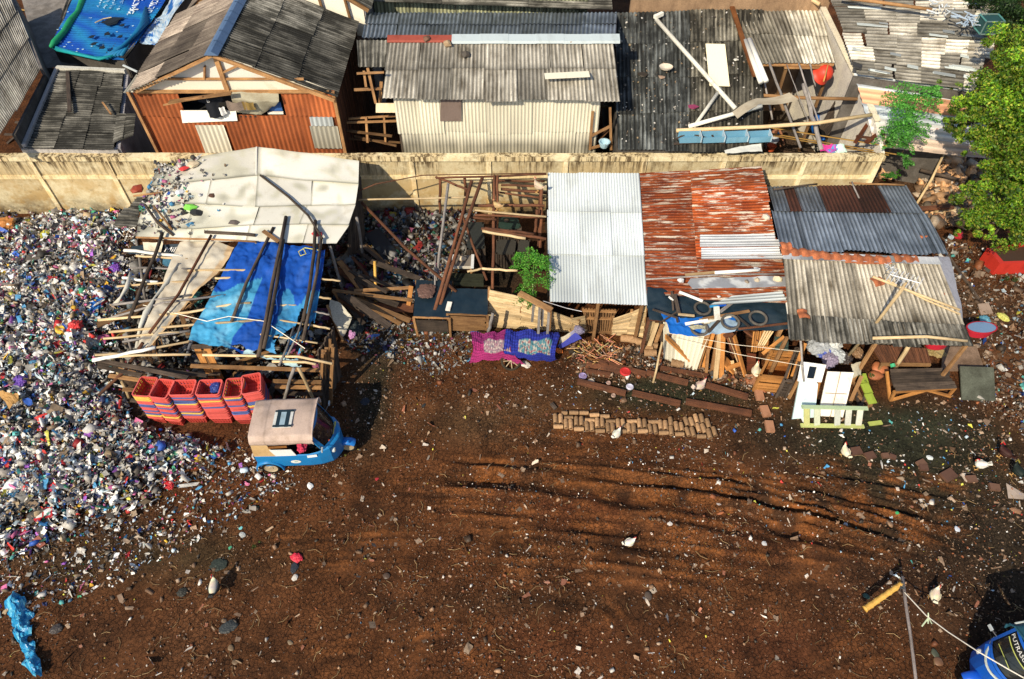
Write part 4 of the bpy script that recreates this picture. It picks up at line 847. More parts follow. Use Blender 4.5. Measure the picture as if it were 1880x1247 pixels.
mb.hexa([fq(0,.99), fq(0,.99)+Vector((.14,0,0)), fq(1,.99)+Vector((.14,0,0)), fq(1,.99)], [fq(0,1)+Vector((0,0,.03)), fq(0,1)+Vector((.2,0,.03)), fq(1,1)+Vector((.2,0,.03)), fq(1,1)+Vector((0,0,.03))], (1.15,1.12,1.)); mb.build('wall', 'side_wall', cw)
mb = MB(); e1 = P(1624,284,2.4); wallquad(mb, (w1.x+.1,w1.y), (e1.x-.02,e1.y+.05), 2.85, zt2=2.4, t=.12); mb.build('end_wall', 'side_wall', cw)

# courtyard contents
def poleC(a, b, r, mat, label): return T(MB().tube([a, b], r, 7, nodes=8).build('bamboo_pole', mat, smooth=True), label, 'pole')
poleC(P(1397,118,3.75), P(1418,220,2.4), .035, 'wood_grey', 'thin grey bamboo pole hanging leftmost from the courtyard shed eave')
poleC(P(1412,115,3.8), P(1470,272,2.3), .045, 'wood_grey', 'grey bamboo pole slanting down from the shed eave to the courtyard wall')
poleC(P(1475,155,3.3), P(1508,275,2.5), .075, 'wood_grey', 'thick grey bamboo pole slanting across the blue motorcycle')
poleC(P(1466,115,3.75), P(1503,225,2.9), .03, 'wood_grey', 'thin grey pole slanting beside the thick grey bamboo pole')
poleC(P(1487,118,3.7), P(1497,160,2.9), .03, 'wood_grey', 'short thin pole hanging near the red tub')
poleC(P(1444,118,3.7), P(1486,228,2.9), .015, 'wood_grey', 'very thin stick slanting through the middle of the courtyard')
mb = MB(); c = P(1512,135,3.3)
pr = [(.02,.30),(.16,.28),(.27,.18),(.30,0),(.33,-.12),(.36,-.13),(.36,-.16),(.29,-.15),(.05,-.1)]
m_ = Matrix.Rotation(.5, 3, 'Y')@Matrix.Rotation(.55, 3, 'X'); mb.loft([[c+m_@Vector((math.cos(a)*r, math.sin(a)*r, z)) for a in np.linspace(0, 6.28, 21)[:-1]] for r, z in pr], (.72,.06,.03)); mb.smooth = True
tub = T(mb.build('red_tub', 'plastic'), 'red plastic tub hanging upside down under the courtyard shed eave', 'tub')
mb = MB(); mb.tube([P(1520,120,3.6), P(1515,140,3.62), P(1512,150,3.5)], .02, 5, (.6,.35,.1)); mb.build('cord', 'plain', tub)
mb = MB(); f = rows([[P(1500,240,1.0),P(1532,186,2.2)], [P(1503,275,.6),P(1538,250,1.2)]]); boards(mb, f, 9, .12, .03, (.4,1.), Vector((0,-.5,.7)), axis='v'); T(mb.build('wooden_gate', 'wood_dark'), 'dark slatted wooden gate leaning against the courtyard side wall', 'gate')
mb = MB()
for p, q, w in (((1570,262),(1606,208),.12), ((1606,208),(1622,250),.1), ((1572,250),(1600,254),.08), ((1590,262),(1612,246),.14)): mb.bar(P(*p, 2.5), P(*q, 2.6), w, .06, (1,.7,.5) if w > .11 else (.7,.7,.7))
T(mb.build('timber_frame', 'wood_brown'), 'small timber frame at the right end of the perimeter wall', 'frame')
for i, (px, cc, lb) in enumerate(((1518,(.6,.04,.25),'crimson cloth draped on the wall top'), (1532,(.1,.3,.6),'blue cloth draped in the middle of the washing on the wall'), (1545,(.55,.75,.65),'mint green cloth at the right of the washing on the wall'), (1526,(.45,.1,.45),'purple cloth between the crimson and blue ones'))):
    mb = MB(); f = rows([[P(px-10,268,2.55),P(px+8,268,2.55)], [P(px-12,279,2.48),P(px+10,280,2.47)]]); cloth(mb, f, 10, 8, .10, 4, cc, seed=i); mb.smooth = True; T(mb.build('washing', 'fabric'), lb, 'laundry')
# bucket and basin
def pail(name, c, r, h, col, label, cat, mat='plastic'):
    c = V3(c); mb = MB(); mb.loft([[c+Vector((math.cos(a)*q, math.sin(a)*q, z)) for a in np.linspace(0, 6.28, 17)[:-1]] for q, z in ((r*.75,0),(r,h),(r*1.06,h),(r*1.06,h-.02),(r*.95,h-.02),(r*.7,.03))], col); mb.smooth = False
    return T(mb.build(name, mat), label, cat)
pail('bucket', P(1412,268,.9), .26, .32, (.5,.52,.56), 'grey bucket beside the squatting person in the courtyard', 'bucket')
pail('basin', P(1422,252,.5), .25, .15, (.18,.42,.6), 'blue basin by the person washing in the courtyard', 'basin')
pail('flower_pot', P(1414,276,1.6), .16, .2, (.5,.09,.03), 'small orange red pot just behind the wall', 'pot')
# the ground of the yard behind carries dark poles and junk
mb = MB()
for i in range(16):
    a = P(random.uniform(1395,1470), random.uniform(125,180), .3); mb.bar(a, a+Vector((random.uniform(-.8,.8), random.uniform(-.5,.5), random.uniform(0,.6))), random.uniform(.1,.4), .08, (random.uniform(.3,1),)*3)
T(mb.build('scrap_pile', 'wood_dark'), 'pile of dark scrap boards in the shade under the courtyard shed', 'scrap')

# ------------------------------------------------------------------ right: patchwork roof and silver roof
hK = thing('patchwork_roofed_house', P(1680,60,0), 'large house with dark and pale patchwork corrugated roof at the upper right', 'house')
tn = [[random.choice((.45,.6,.75,.5,1.,1.5)) for i in range(3)] for j in range(1)]
kTL, kTR, kBR, kBL = P(1512,-35,5.2), P(1850,-35,5.2), P(1800,168,3.8), P(1568,135,3.8)
CR('roof', 'asb', hK, kTL, kTR, kBR, kBL, 7, 6, pitch=.15, amp=.022, axis='h', valley=.42, jit=.25,
   tones=[[random.choice((.4,.55,.7,.9,1.2,1.5,1.9)) if i > 3 else random.choice((.4,.5,.7,.9,1.4)) for i in range(7)] for j in range(6)])
for i in range(26):
    u, v = random.uniform(.03,.95), random.uniform(.1,.98); a = bil(kTL,kTR,kBR,kBL)(u, v)+Vector((0,0,.07)); L = random.uniform(.5,1.8)
    MB().bar(a, bil(kTL,kTR,kBR,kBL)(min(1,u+L/9), v+.01)+Vector((0,0,.07)), random.uniform(.08,.2), .015, (1.0,1.0,.95) if i % 3 else (.4,.4,.4)).build('roof_strip', 'zinc_white', hK)
mb = MB(); wallquad(mb, kBL.xy, kBR.xy, 3.7, t=.1, col=(.4,.4,.4)); mb.build('wall', 'conc', hK)
T(MB().tube([P(1545,-5,5.2), P(1620,5,5.2), P(1710,18,5.1)], .06, 7).build('bamboo_pole', 'wood', smooth=True), 'brown bamboo pole lying along the top of the patchwork roof', 'pole')
hL = thing('silver_roofed_shed', P(1700,220,0), 'shed with shiny silver and rust streaked metal roof below the patchwork roof', 'shed')
lTL, lTR, lBR, lBL = P(1566,134,3.7), P(1812,172,3.7), P(1812,290,1.7), P(1606,268,2.3)
CR('roof', 'zinc_silver', hL, lTL, lTR, lBR, lBL, 5, 2, pitch=.22, amp=.026, axis='h', valley=.6, tone=(.8,1.15), tint=[[(.95,1,1.03),(1.1,.55,.32),(.92,1,1.08),(1.,.97,.95),(1.05,.8,.62)]]*2)
mb = MB(); wallquad(mb, (lBL.x, 23.), (lBR.x, 23.), 2.2, t=.1, col=(.5,.4,.3)); mb.build('wall', 'conc', hL)
T(MB().bar(P(1566,118,4.0), P(1582,124,3.95), .3, .05, (.05,.05,.05)).build('black_rag', 'plain'), 'black rag lying at the left edge of the patchwork roof', 'rag')
bt = thing('bird_cage', P(1812,48,5.0), 'small teal wire cage on the patchwork roof near the tree top', 'cage'); mb = MB(); c = P(1810,56,5.0); W_ = .30
for dx in (-W_, W_):
    for dy in (-.26,.26): mb.bar(c+Vector((dx,dy,0)), c+Vector((dx,dy,.42)), .03, .03, (.14,.22,.21))
for z in (0,.42):
    for dy in (-.26,.26): mb.bar(c+Vector((-W_,dy,z)), c+Vector((W_,dy,z)), .03, .03, (.16,.24,.23))
    for dx in (-W_, W_): mb.bar(c+Vector((dx,-.26,z)), c+Vector((dx,.26,z)), .03, .03, (.1,.3,.28))
mb.build('frame', 'plain', bt); mb = MB(); mb.box(c+Vector((0,0,.21)), (.55,.48,.38), (.02,.07,.07)); mb.build('mesh_side', 'plain', bt)
for px, py, n, cc, lb in ((1780,42,26,(.4,.5,.62),'tangle of pale blue plastic strips on the roof beside the cage'), (1728,18,14,(.7,.75,.78),'white plastic scraps on the upper patchwork roof')):
    mb = MB(); c = P(px, py, 5.1)
    for i in range(n): a = c+Vector((random.uniform(-.35,.35), random.uniform(-.3,.3), random.uniform(0,.15))); mb.tube([a, a+Vector((random.uniform(-.35,.35), random.uniform(-.3,.3), random.uniform(-.05,.1)))], .022, 5, cc)
    T(mb.build('plastic_strips', 'plain'), lb, 'plastic scraps')
# ================================================================== big shed at left
def SZ(py): return 2.25-(py-445)*.0017
def SP(px, py, dz=0.): return P(px, py, SZ(py)+dz)
sh = thing('scrap_shed', P(430,600,0), 'large open rubbish sorting shed with white sheet roof and bamboo frame at the left', 'shed')
# white roof: four rows of flat sheets either side of a shallow ridge
rx = [[(288,306,2.62),(380,286,2.85),(472,271,3.02),(565,283,2.9),(658,297,2.72)],
      [(276,342,2.52),(375,330,2.72),(472,319,2.84),(560,330,2.74),(657,337,2.6)],
      [(262,378,2.42),(365,374,2.56),(468,380,2.62),(558,378,2.58),(652,376,2.5)],
      [(252,412,2.33),(355,422,2.42),(458,414,2.48),(545,412,2.46),(640,414,2.4)],
      [(250,440,2.25),(350,446,2.3),(450,446,2.33),(540,449,2.3),(617,450,2.26)]]
rfn = rows(rx)
for j in range(4):
    cuts = ([0,.5,1],[0,.28,.5,.78,1],[0,.22,.52,.76,1],[0,.24,.5,.80,1])[j]
    for i in range(len(cuts)-1):
        a, b = cuts[i], cuts[i+1]; k = random.uniform(.9, 1.1); mb = MB(); lf = .012*((i+j) % 2)+.02; sd = random.random()*9
        def g(u, v): 
            p = rfn(a+(b-a)*u+.004, min(1, (j+v*1.10-.02*(j > 0))/4)); return p+Vector((0, 0, lf+.035*v+.022*mnoise.noise(p*1.6+Vector((sd,0,0)))))
        def cc(u, v):
            p = rfn(a+(b-a)*u, (j+v)/4); d = 1.
            if a < .3: d -= .55*max(0, mnoise.noise(p*1.5)+.25)*(1.2-2.5*(a+(b-a)*u))
            e = min(v, 1-v)*8; d *= .8+.2*min(1, e); d *= .5 if (v > .95 or u < .02) else 1.; d *= 1-.35*max(0, mnoise.noise(p*2.6+Vector((4,0,0)))-.12)*2; d *= k*(.93+.14*mnoise.noise(p*.9)); return (d, d*.99, d*(.96 if d > .8 else .88))
        mb.grid(g, 20, 12, cc, (2, 1)); mb.smooth = True; mb.build('roof_sheet', 'white_board', sh)
mb = MB(); mb.tube([rfn(.5,.01)+Vector((0,0,.05)), rfn(.5,.27)+Vector((0,0,.05))], .03, 6, (.7,.7,.7)); mb.build('ridge_strip', 'white_board', sh)
for k, (tl, tr, br, bl) in enumerate((((250,362),(300,362),(286,392),(232,385)), ((228,382),(262,388),(258,402),(216,398)), ((215,400),(258,402),(252,416),(208,412)))):
    CR('roof_sheet', 'asb_dark', sh, P(*tl,2.3), P(*tr,2.35), P(*br,2.25), P(*bl,2.2), 1, 1, pitch=.12, axis='h', tone=(.6,1.2))
mb = MB(); sheetq(mb, [P(290,372,2.4), P(322,373,2.45), P(296,422,2.32), P(252,420,2.28)], .015, (.42,.34,.3)); sheetq(mb, [P(322,375,2.45), P(332,378,2.46), P(305,425,2.36), P(285,424,2.33)], .015, (.5,.42,.36)); mb.build('roof_sheet', 'white_board', sh)
# posts and battens
mb = MB()
front = [(215,700,0),(345,742,0),(470,752,0),(592,757,0)]
posts = [((606,452,2.2),(632,545)), ((250,440,2.2),(268,560)), ((470,445,2.3),(486,560)), ((655,400,2.4),(668,478)), ((296,310,2.6),(315,400))]
mb = None
def post(a, px, py, w=.09, mat='wood_grey', c=(1,1,1)):
    b = P(px, py, 0); a = V3(a); MB().tube([a, b-Vector((0,0,.05))], w/2, 7, c, nodes=4).build('post', mat, sh, smooth=True)
for a, b in posts: post(a, *b)
post((548,676,1.87), 585, 752, .09, 'bamboo'); post((540,676,1.87), 517, 748, .09, 'wood_grey'); post((352,624,1.95), 338, 668, .09, 'wood_grey', (.6,.7,.9))
post((232,610,1.9), 258, 700, .07); post((202,648,1.85), 240, 738, .10, 'bamboo')
def batten(pts, r=.032, mat='bamboo', c=(1,1,1)): MB().tube([SP(*p) if len(p) == 2 else V3(p) for p in pts], r, 6, c, nodes=5 if len(pts) == 2 else 0).build('batten', mat, sh, smooth=True)
for pts in ([(345,497),(505,496)], [(238,492),(345,494)], [(215,526),(320,518),(345,516)], [(395,511),(432,510)], [(205,560),(300,549),(350,542)], [(430,540),(300,556),(200,585)], [(180,588),(345,574),(420,560),(460,556)],
            [(200,610),(360,596),(480,588)], [(225,628),(350,607)], [(190,622),(330,610)], [(170,660),(345,628),(352,621)], [(175,652),(230,650)], [(372,652),(548,655),(610,668)], [(190,655),(350,651)],
            [(500,560),(545,561)], [(500,586),(600,603)], [(478,614),(583,630)], [(590,512),(625,516)], [(585,546),(608,549)], [(575,572),(605,578)], [(500,664),(560,665),(580,669)], [(250,470),(345,476)], [(560,595),(606,604)]):
    batten([(a, b) for a, b in pts], random.uniform(.026,.038), 'bamboo' if random.random() < .8 else 'wood_grey')
batten([(170,662,1.9),(285,638,1.95)], .05, 'white_board'); batten([(228,460,2.2),(335,471,2.25)], .05, 'white_board'); batten([(225,510,2.1),(290,518,2.1)], .04, 'white_board')
for pts in ([(175,660,1.7),(345,694,1.6)], [(180,666,1.6),(380,690,1.4)], [(180,672,1.5),(260,690,1.4)], [(200,690,1.1),(270,700,1.1)], [(225,715,.8),(300,720,.7)], [(240,735,.5),(330,742,.4)], [(500,700,1.1),(590,702,1.1)], [(505,710,.9),(590,712,.9)], [(520,722,.6),(592,724,.6)], [(505,740,.3),(590,742,.3)], [(350,672,1.4),(590,680,1.2)]):
    MB().bar(P(*pts[0]), P(*pts[1]), .10, .05).build('rail', 'wood' if random.random() < .6 else 'wood_dark', sh)
# right side boards
mb = MB(); f = bil(P(592,620,1.9), P(560,640,1.9), P(590,758,0), P(614,735,0)); 
boards(mb, bil(P(583,645,1.8), P(612,600,1.9), P(626,690,.0), P(594,752,.0)), 9, .15, .04, (.5,1.1), Vector((1,0,0)), .05); mb.build('side_boards', 'wood_dark', sh)
mb = MB()
for k in range(8):
    a = P(598+random.uniform(-8,14), 640+random.uniform(-30,20), 1.9); b = P(592+random.uniform(-6,22), 748-random.uniform(0,50), .02); mb.bar(a, b, random.uniform(.06,.14), .04, (random.uniform(.6,1.2),)*3)
mb.build('brace', 'wood', sh)
mb = MB(); boards(mb, bil(P(640,330,2.5), P(662,320,2.5), P(672,455,.0), P(640,500,.0)), 14, .1, .03, (.5,1.1), Vector((1,0,0)), .06, axis='u'); mb.build('side_boards', 'wood_dark', sh)
# left half-open slatted side and bulging white sacks below
mb = MB()
for i in range(34):
    t = i/33; x = 262+70*(1-t); y = 478+t*160; a = P(x, y, 1.9-.3*random.random()); mb.bar(a, a+Vector((random.uniform(-.35,.05), random.uniform(-.25,.1), -random.uniform(.5,1.1))), .03, .02, (random.uniform(.6,1.3),)*3)
mb.build('slat_side', 'wood', sh)
mb = MB()
for i in range(26):
    a = P(random.uniform(250,470), random.uniform(470,700), random.uniform(.3,1.0)); d = Vector((random.uniform(-1,1), random.uniform(-.6,.6), random.uniform(-.3,.3))).normalized(); mb.bar(a, a+d*random.uniform(.6,1.7), random.uniform(.06,.22), .03, (random.uniform(.4,1.2),)*3)
mb.build('inner_boards', 'wood', sh)
# signboard strip under the roof
mb = MB(); f = rows([[P(243,452,2.2),P(345,447,2.26)], [P(234,466,1.95),P(333,470,2.0)]]); mb.grid(f, 20, 4, (.012,.03,.05)); sg = mb.build('sign_sheet', 'plain', sh)
mb = MB(); lettering(mb, 'Mild', lambda x, y: f(.66+.27*x, .72-.42*y)+Vector((0,-.02,.02)), (.85,.85,.85)); lettering(mb, 'J', lambda x, y: f(.44+.05*x, .78-.5*y)+Vector((0,-.02,.02)), (.8,.8,.8)); mb.build('lettering', 'plain', sg)
mb = MB(); cloth(mb, rows([[P(262,444,2.33),P(300,444,2.33)], [P(265,466,2.1),P(295,466,2.1)]]), 8, 6, .06, 3, (1,.97,.9)); mb.build('sheet_flap', 'canvas', sh)

# tarpaulins: each lies on the frame
mb = MB(); f = rows([[SP(440,440,.03),SP(505,446,.03),SP(552,452,.03),SP(598,455,.03)], [SP(424,470,.03),SP(492,480,.03),SP(545,482,.03),SP(594,486,.03)], [SP(396,525,.02),SP(468,538,.02),SP(530,542,.02),SP(586,540,.02)],
                     [SP(372,572,.02),SP(450,588,.0),SP(520,596,.02),SP(578,592,.02)], [SP(352,604,.02),SP(425,618,.02),SP(495,624,.02),SP(566,632,.02)], [SP(346,626,.03),SP(420,640,.02),SP(478,656,.02),SP(553,672,.02)]])
HOLES = [(.86,.60,.055,.10),(.80,.70,.05,.06),(.93,.70,.03,.08),(.78,.84,.06,.09),(.90,.86,.05,.09),(.70,.95,.10,.035),(.85,.52,.03,.03),(.42,.93,.07,.03),(.98,.80,.03,.2),(.70,.76,.02,.04)]
def bh(u, v):
    n = mnoise.noise(Vector((u*9, v*9, 2)))*.5+1
    return any(((u-a)/(c*n))**2+((v-b)/(d*n))**2 < 1 for a, b, c, d in HOLES)
def bc(u, v):
    t = 1. if (u > .34 and not (v > .80 and u < .5)) else (0. if v > .42-.25*u+.07*mnoise.noise(Vector((u*4, v*4, 0))) else 1.)
    if u > .60 and v > .42+.1*mnoise.noise(Vector((u*7, v*7, 1))): t = .25
    if .34 < u < .60: t = 1.
    n = .85+.3*mnoise.noise(Vector((u*3, v*4, 5)))
    fade = max(0, mnoise.noise(Vector((u*6, v*7, 8)))-.15)*1.2
    a = np.array([.008,.095,.50])*t+np.array([.06,.34,.60])*(1-t); a = a*n+np.array([.25,.35,.3])*fade*(1-t*.8)
    if v > .93 and u > .48: a = np.array([.42,.6,.66])
    return tuple(a)
cloth(mb, f, 100, 110, .10, 1.9, bc, bh); mb.smooth = True; T(mb.build('blue_tarpaulin', 'plain'), 'torn bright blue tarpaulin stretched over the frame of the left shed', 'tarpaulin')
mb = MB(); f = rows([[SP(330,447,.03),SP(385,440,.03),SP(430,452,.03)], [SP(318,470,.03),SP(372,474,.0),SP(420,474,.03)], [SP(303,505,.03),SP(352,508,.0),SP(398,502,.02)], [SP(292,540,.02),SP(330,548,.0),SP(356,540,.02)],
                     [SP(278,572,.02),SP(308,578,.0),SP(326,574,.02)], [SP(262,604,.02),SP(286,606,.0),SP(302,606,.02)], [SP(252,634,.03),SP(264,640,.02),SP(278,634,.02)]])
def wc(u, v):
    e = max(0, mnoise.noise(Vector((u*3, v*8, 7)))); k = 1-.35*e; s = 1. if u < .86+.05*mnoise.noise(Vector((0, v*9, 0))) else 0.
    return (k, k*(.97 if s else .78), k*(.93 if s else .55))
cloth(mb, f, 26, 60, .10, 1.6, wc, lambda u, v: (u-.55)**2*9+(v-.93)**2*60 < .03, fold=(.03, 12)); mb.smooth = True; T(mb.build('canvas_sheet', 'canvas'), 'long dirty cream canvas strip laid slanting over the shed frame left of the blue tarpaulin', 'canvas')
# a torn white strip hanging along a pole
mb = MB(); mb.tube([SP(328,484,.08),SP(305,520,.05),SP(283,548,.02),SP(268,575,.05),SP(258,600,-.05),SP(250,640,-.3)], [.03,.05,.03,.09,.06,.04], 6, (.9,.95,1)); mb.smooth = True; T(mb.build('rag_strip', 'canvas'), 'twisted white plastic rag hanging down between canvas strip and rubbish heap', 'rag')
mb = MB(); mb.tube([SP(240,500,.05),SP(232,530,.05),SP(222,545,.0),SP(212,560,-.1)], [.04,.07,.03,.08], 6, (.95,.97,1)); T(mb.build('rag_strip', 'canvas', smooth=True), 'short white rag knotted to the outer battens above the rubbish heap', 'rag')
mb = MB(); cloth(mb, rows([[P(300,468,1.9),P(332,470,1.9)], [P(298,486,1.7),P(330,488,1.6)]]), 8, 8, .12, 3, (.05,.16,.26)); T(mb.build('blue_rag', 'fabric'), 'dark blue rag hanging under the black sign sheet', 'rag')
# dark poles weighing down the sheets
DP = [(((502,418,2.5),(480,462,2.32),(452,520,2.25),(425,590,2.1)), .045, 'wood_dark', 'slender dark pole lying slanting across the left part of the blue tarpaulin'),
      (((525,398,2.62),(515,450,2.45),(500,520,2.3),(488,590,2.15),(474,655,2.0)), .055, 'wood_dark', 'longest black pole running down the middle of the blue tarpaulin'),
      (((520,440,2.4),(508,520,2.32),(496,585,2.2),(484,640,2.05)), .05, 'wood_dark', 'black pole touching the longest black pole on its right side'),
      (((579,405,2.6),(577,460,2.42),(568,530,2.28),(556,590,2.15)), .05, 'wood_dark', 'upright looking black pole near the right edge of the blue tarpaulin'),
      (((590,437,2.45),(582,500,2.3),(570,560,2.2),(556,625,2.1)), .045, 'wood_dark', 'dark pole along the right edge of the blue tarpaulin'),
      (((388,432,2.5),(356,490,2.3),(328,540,2.2),(274,612,2.1)), .04, 'wood_brown', 'dark brown pole lying lengthwise on the cream canvas strip'),
      (((298,428,2.5),(286,465,2.35),(262,520,2.2),(236,590,2.0)), .05, 'wood_dark', 'dark pole slanting from the black sign sheet toward the rubbish heap'),
      (((262,630,2.1),(230,680,1.3),(182,725,.6)), .045, 'wood_brown', 'brown pole leaning down from the canvas strip onto the rubbish'),
      (((478,322,2.92),(530,362,2.78),(566,396,2.66),(592,438,2.5)), .035, 'wood_dark', 'thin dark stick lying diagonally over the white shed roof'),
      (((266,376,2.6),(290,410,2.5),(318,432,2.4)), .04, 'wood_dark', 'dark stick on the dirty left corner of the white roof'),
      (((282,378,2.62),(300,400,2.55),(316,422,2.5)), .03, 'wood', 'brown stick crossing another on the left corner of the white roof'),
      (((250,436,2.4),(400,440,2.45),(470,444,2.45)), .03, 'wood', 'thin brown pole lying along the front edge of the white roof'),
      (((376,426,2.5),(450,430,2.5),(468,432,2.48)), .05, 'wood_dark', 'short dark timber near the front edge of the white roof'),
      (((540,600,2.1),(526,640,1.98),(512,672,1.9)), .03, 'wood_grey', 'short grey pole over the torn lower right of the tarpaulin'),
      (((564,560,2.15),(545,618,2.05),(528,652,1.98)), .028, 'wood_grey', 'thin grey stick crossing the holes of the tarpaulin'),
      (((245,360,2.6),(300,353,2.6)), .03, 'wood', 'short brown stick lying at the left end of the white roof beside the wall')]
for pts, r, m, lb in DP: T(MB().tube([P(*p) for p in pts], r, 7, nodes=0).build('pole', m, smooth=True), lb, 'pole')
T(MB().bar(P(483,424,2.55), P(512,444,2.45), .12, .03).build('short_board', 'wood'), 'short brown board lying at the front edge of the white roof above the tarpaulin', 'board')
T(MB().tube([P(262,560,1.95), P(380,590,2.15), P(420,581,2.2), P(486,590,2.15), P(560,640,2.05)], .012, 4, (.9,.85,.7)).build('rope', 'plain'), 'thin pale rope tied across the middle of the blue tarpaulin', 'rope')
T(MB().tube([P(588,460,2.4), P(560,455,2.4), P(548,462,2.35), P(552,470,2.35), P(562,466,2.4), P(557,456,2.4)], .014, 4, (.65,.6,.08)).build('yellow_cord', 'plain'), 'loop of yellow cord at the top right of the blue tarpaulin', 'cord')
# debris on the white roof
n = 300; uu = np.abs(rng.normal(0, .13, n)); vv = np.clip(rng.normal(.35, .25, n), .02, .9); k = uu < .45; uu = uu[k]; vv = vv[k]
pp = np.array([rfn(a, b)+Vector((0,0,.08)) for a, b in zip(uu, vv)]); sz = np.exp(rng.normal(0,.4,(len(pp),1)))*.09*rng.uniform(.5,1.3,(len(pp),3))
T(scatter('roof_rubbish', TRASH, pp, sz, PAL[rng.choice(len(PAL), len(pp), p=PW)]*.8, 'rubbish', .6, org=tuple(rfn(.1,.4))), 'black and white rubbish heaped on the left end of the white shed roof', 'rubbish', kind='stuff')
for i, (px, py, s, cc, lb, nm) in enumerate(((350,384,.26,(.25,.75,.1),'bright lime green plastic bag on the white shed roof','bag'), (362,392,.3,(.03,.03,.03),'black crumpled bag on the stained part of the white roof','bag'), (338,393,.2,(.04,.035,.03),'small black bag left of the lime green bag','bag'), (338,311,.22,(.6,.05,.05),'red scrap at the upper left of the white roof','scrap'), (356,303,.25,(.6,.5,.35),'tan cardboard scrap at the upper left of the white roof','scrap'), (331,355,.25,(.8,.82,.85),'white plastic bag among the rubbish on the white roof','bag'), (391,361,.18,(.12,.06,.04),'brown twig bit in the middle of the white roof','twig'), (432,411,.25,(.15,.12,.11),'dark grey patch of cloth on the white roof','cloth'), (252,350,.35,(.3,.05,.02),'rust red bag tucked between white roof and wall','bag'), (582,430,.2,(.5,.04,.05),'red cloth at the front right corner under the white roof','cloth'))):
    V, F = crumple(.35); z = rfn(min(1, max(0, (px-262)/390)), min(1, (py-285)/160)).z+.05; p = P(px, py, z); T(MB().add([p+Vector((v[0]*s*1.5, v[1]*s*1.2, v[2]*s*.6+s*.15)) for v in V], [tuple(f) for f in F], cc).build(nm, 'plastic'), lb, nm)

# plank door leaning out of the shed
mb = MB(); f = bil(P(352,636,1.75), P(386,634,1.78), P(412,694,.75), P(384,702,.7)); boards(mb, f, 2, .28, .04, (.95,1.15), Vector((0,-.6,.7)), .02, axis='u')
d1 = T(mb.build('plank_hatch', 'wood_orange'), 'two board orange wooden hatch leaning above the red crates', 'hatch'); MB().bar(P(352,637,1.82), P(390,636,1.84), .12, .05).build('crossbar', 'wood_dark', d1); MB().bar(P(378,688,.95), P(405,686,.95), .1, .04).build('crossbar', 'wood_dark', d1)

# white weathered board and black bag right of the shed
mb = MB(); f = rows([[P(606,549,1.0),P(624,556,1.0)], [P(602,575,.7),P(646,582,.7)], [P(620,600,.4),P(646,585,.6)], [P(628,622,.05),P(633,616,.08)]]); cloth(mb, f, 10, 14, .03, 3, (1,.98,.94)); T(mb.build('weathered_board', 'conc_white'), 'pale peeling white board leaning by the right side of the left shed', 'board')
T(MB().bar(P(600,560,.9), P(630,626,.0), .07, .04).build('board_edge_lath', 'wood'), 'brown lath beside the peeling white board', 'lath')
def lump(kind, seed):                  # crumpled plastic or a stone, as a fine closed surface
    import bmesh
    b = bmesh.new(); bmesh.ops.create_icosphere(b, subdivisions=4 if kind == 'bag' else 3, radius=.5); V = []; o = Vector((seed*3.1, seed*7.7, seed))
    ax = (random.uniform(.75,1.2), random.uniform(.75,1.1), random.uniform(.7,1.))
    for v in b.verts:
        p = v.co
        if kind == 'bag':
            r = 1+.30*mnoise.noise(p*2.2+o)+.20*(abs(mnoise.noise(p*5+o))*2-.5)+.12*(abs(mnoise.noise(p*11+o))*2-.4)
        else:
            r = 1+.30*mnoise.noise(p*1.7+o)+.10*mnoise.noise(p*5+o)+.05*mnoise.noise(p*13+o)
        V.append(Vector((p.x*r*ax[0], p.y*r*ax[1], p.z*r*ax[2])))
    F = [tuple(v.index for v in f.verts) for f in b.faces]; b.free(); return V, F
_lc = [0]
def bag(name, px, py, s, col, label, mat='plastic', z=None, flatk=.8, cat='bag'):
    _lc[0] += 1; kind = 'stone' if cat in ('stone','rock','block','clod','jug') else 'bag'; V, F = lump(kind, _lc[0])
    p = G(px, py) if z is None else P(px, py, z); a = random.random()*6; m = Matrix.Rotation(a, 3, 'Z')
    V2 = [p+m@Vector((v[0]*s*1.2, v[1]*s, (max(v[2], -.33)+.30)*s*flatk)) for v in V]; o = MB().add(V2, F, col).build(name, mat if kind == 'bag' else 'logs' if False else mat, smooth=(kind == 'stone')); return T(o, label, cat)
bag('black_bag', 655, 604, .55, (.02,.03,.035), 'black rubbish bag on the ground next to the peeling white board')
bag('striped_bag', 648, 616, .28, (.5,.25,.5), 'small purple striped bag in front of the black rubbish bag')

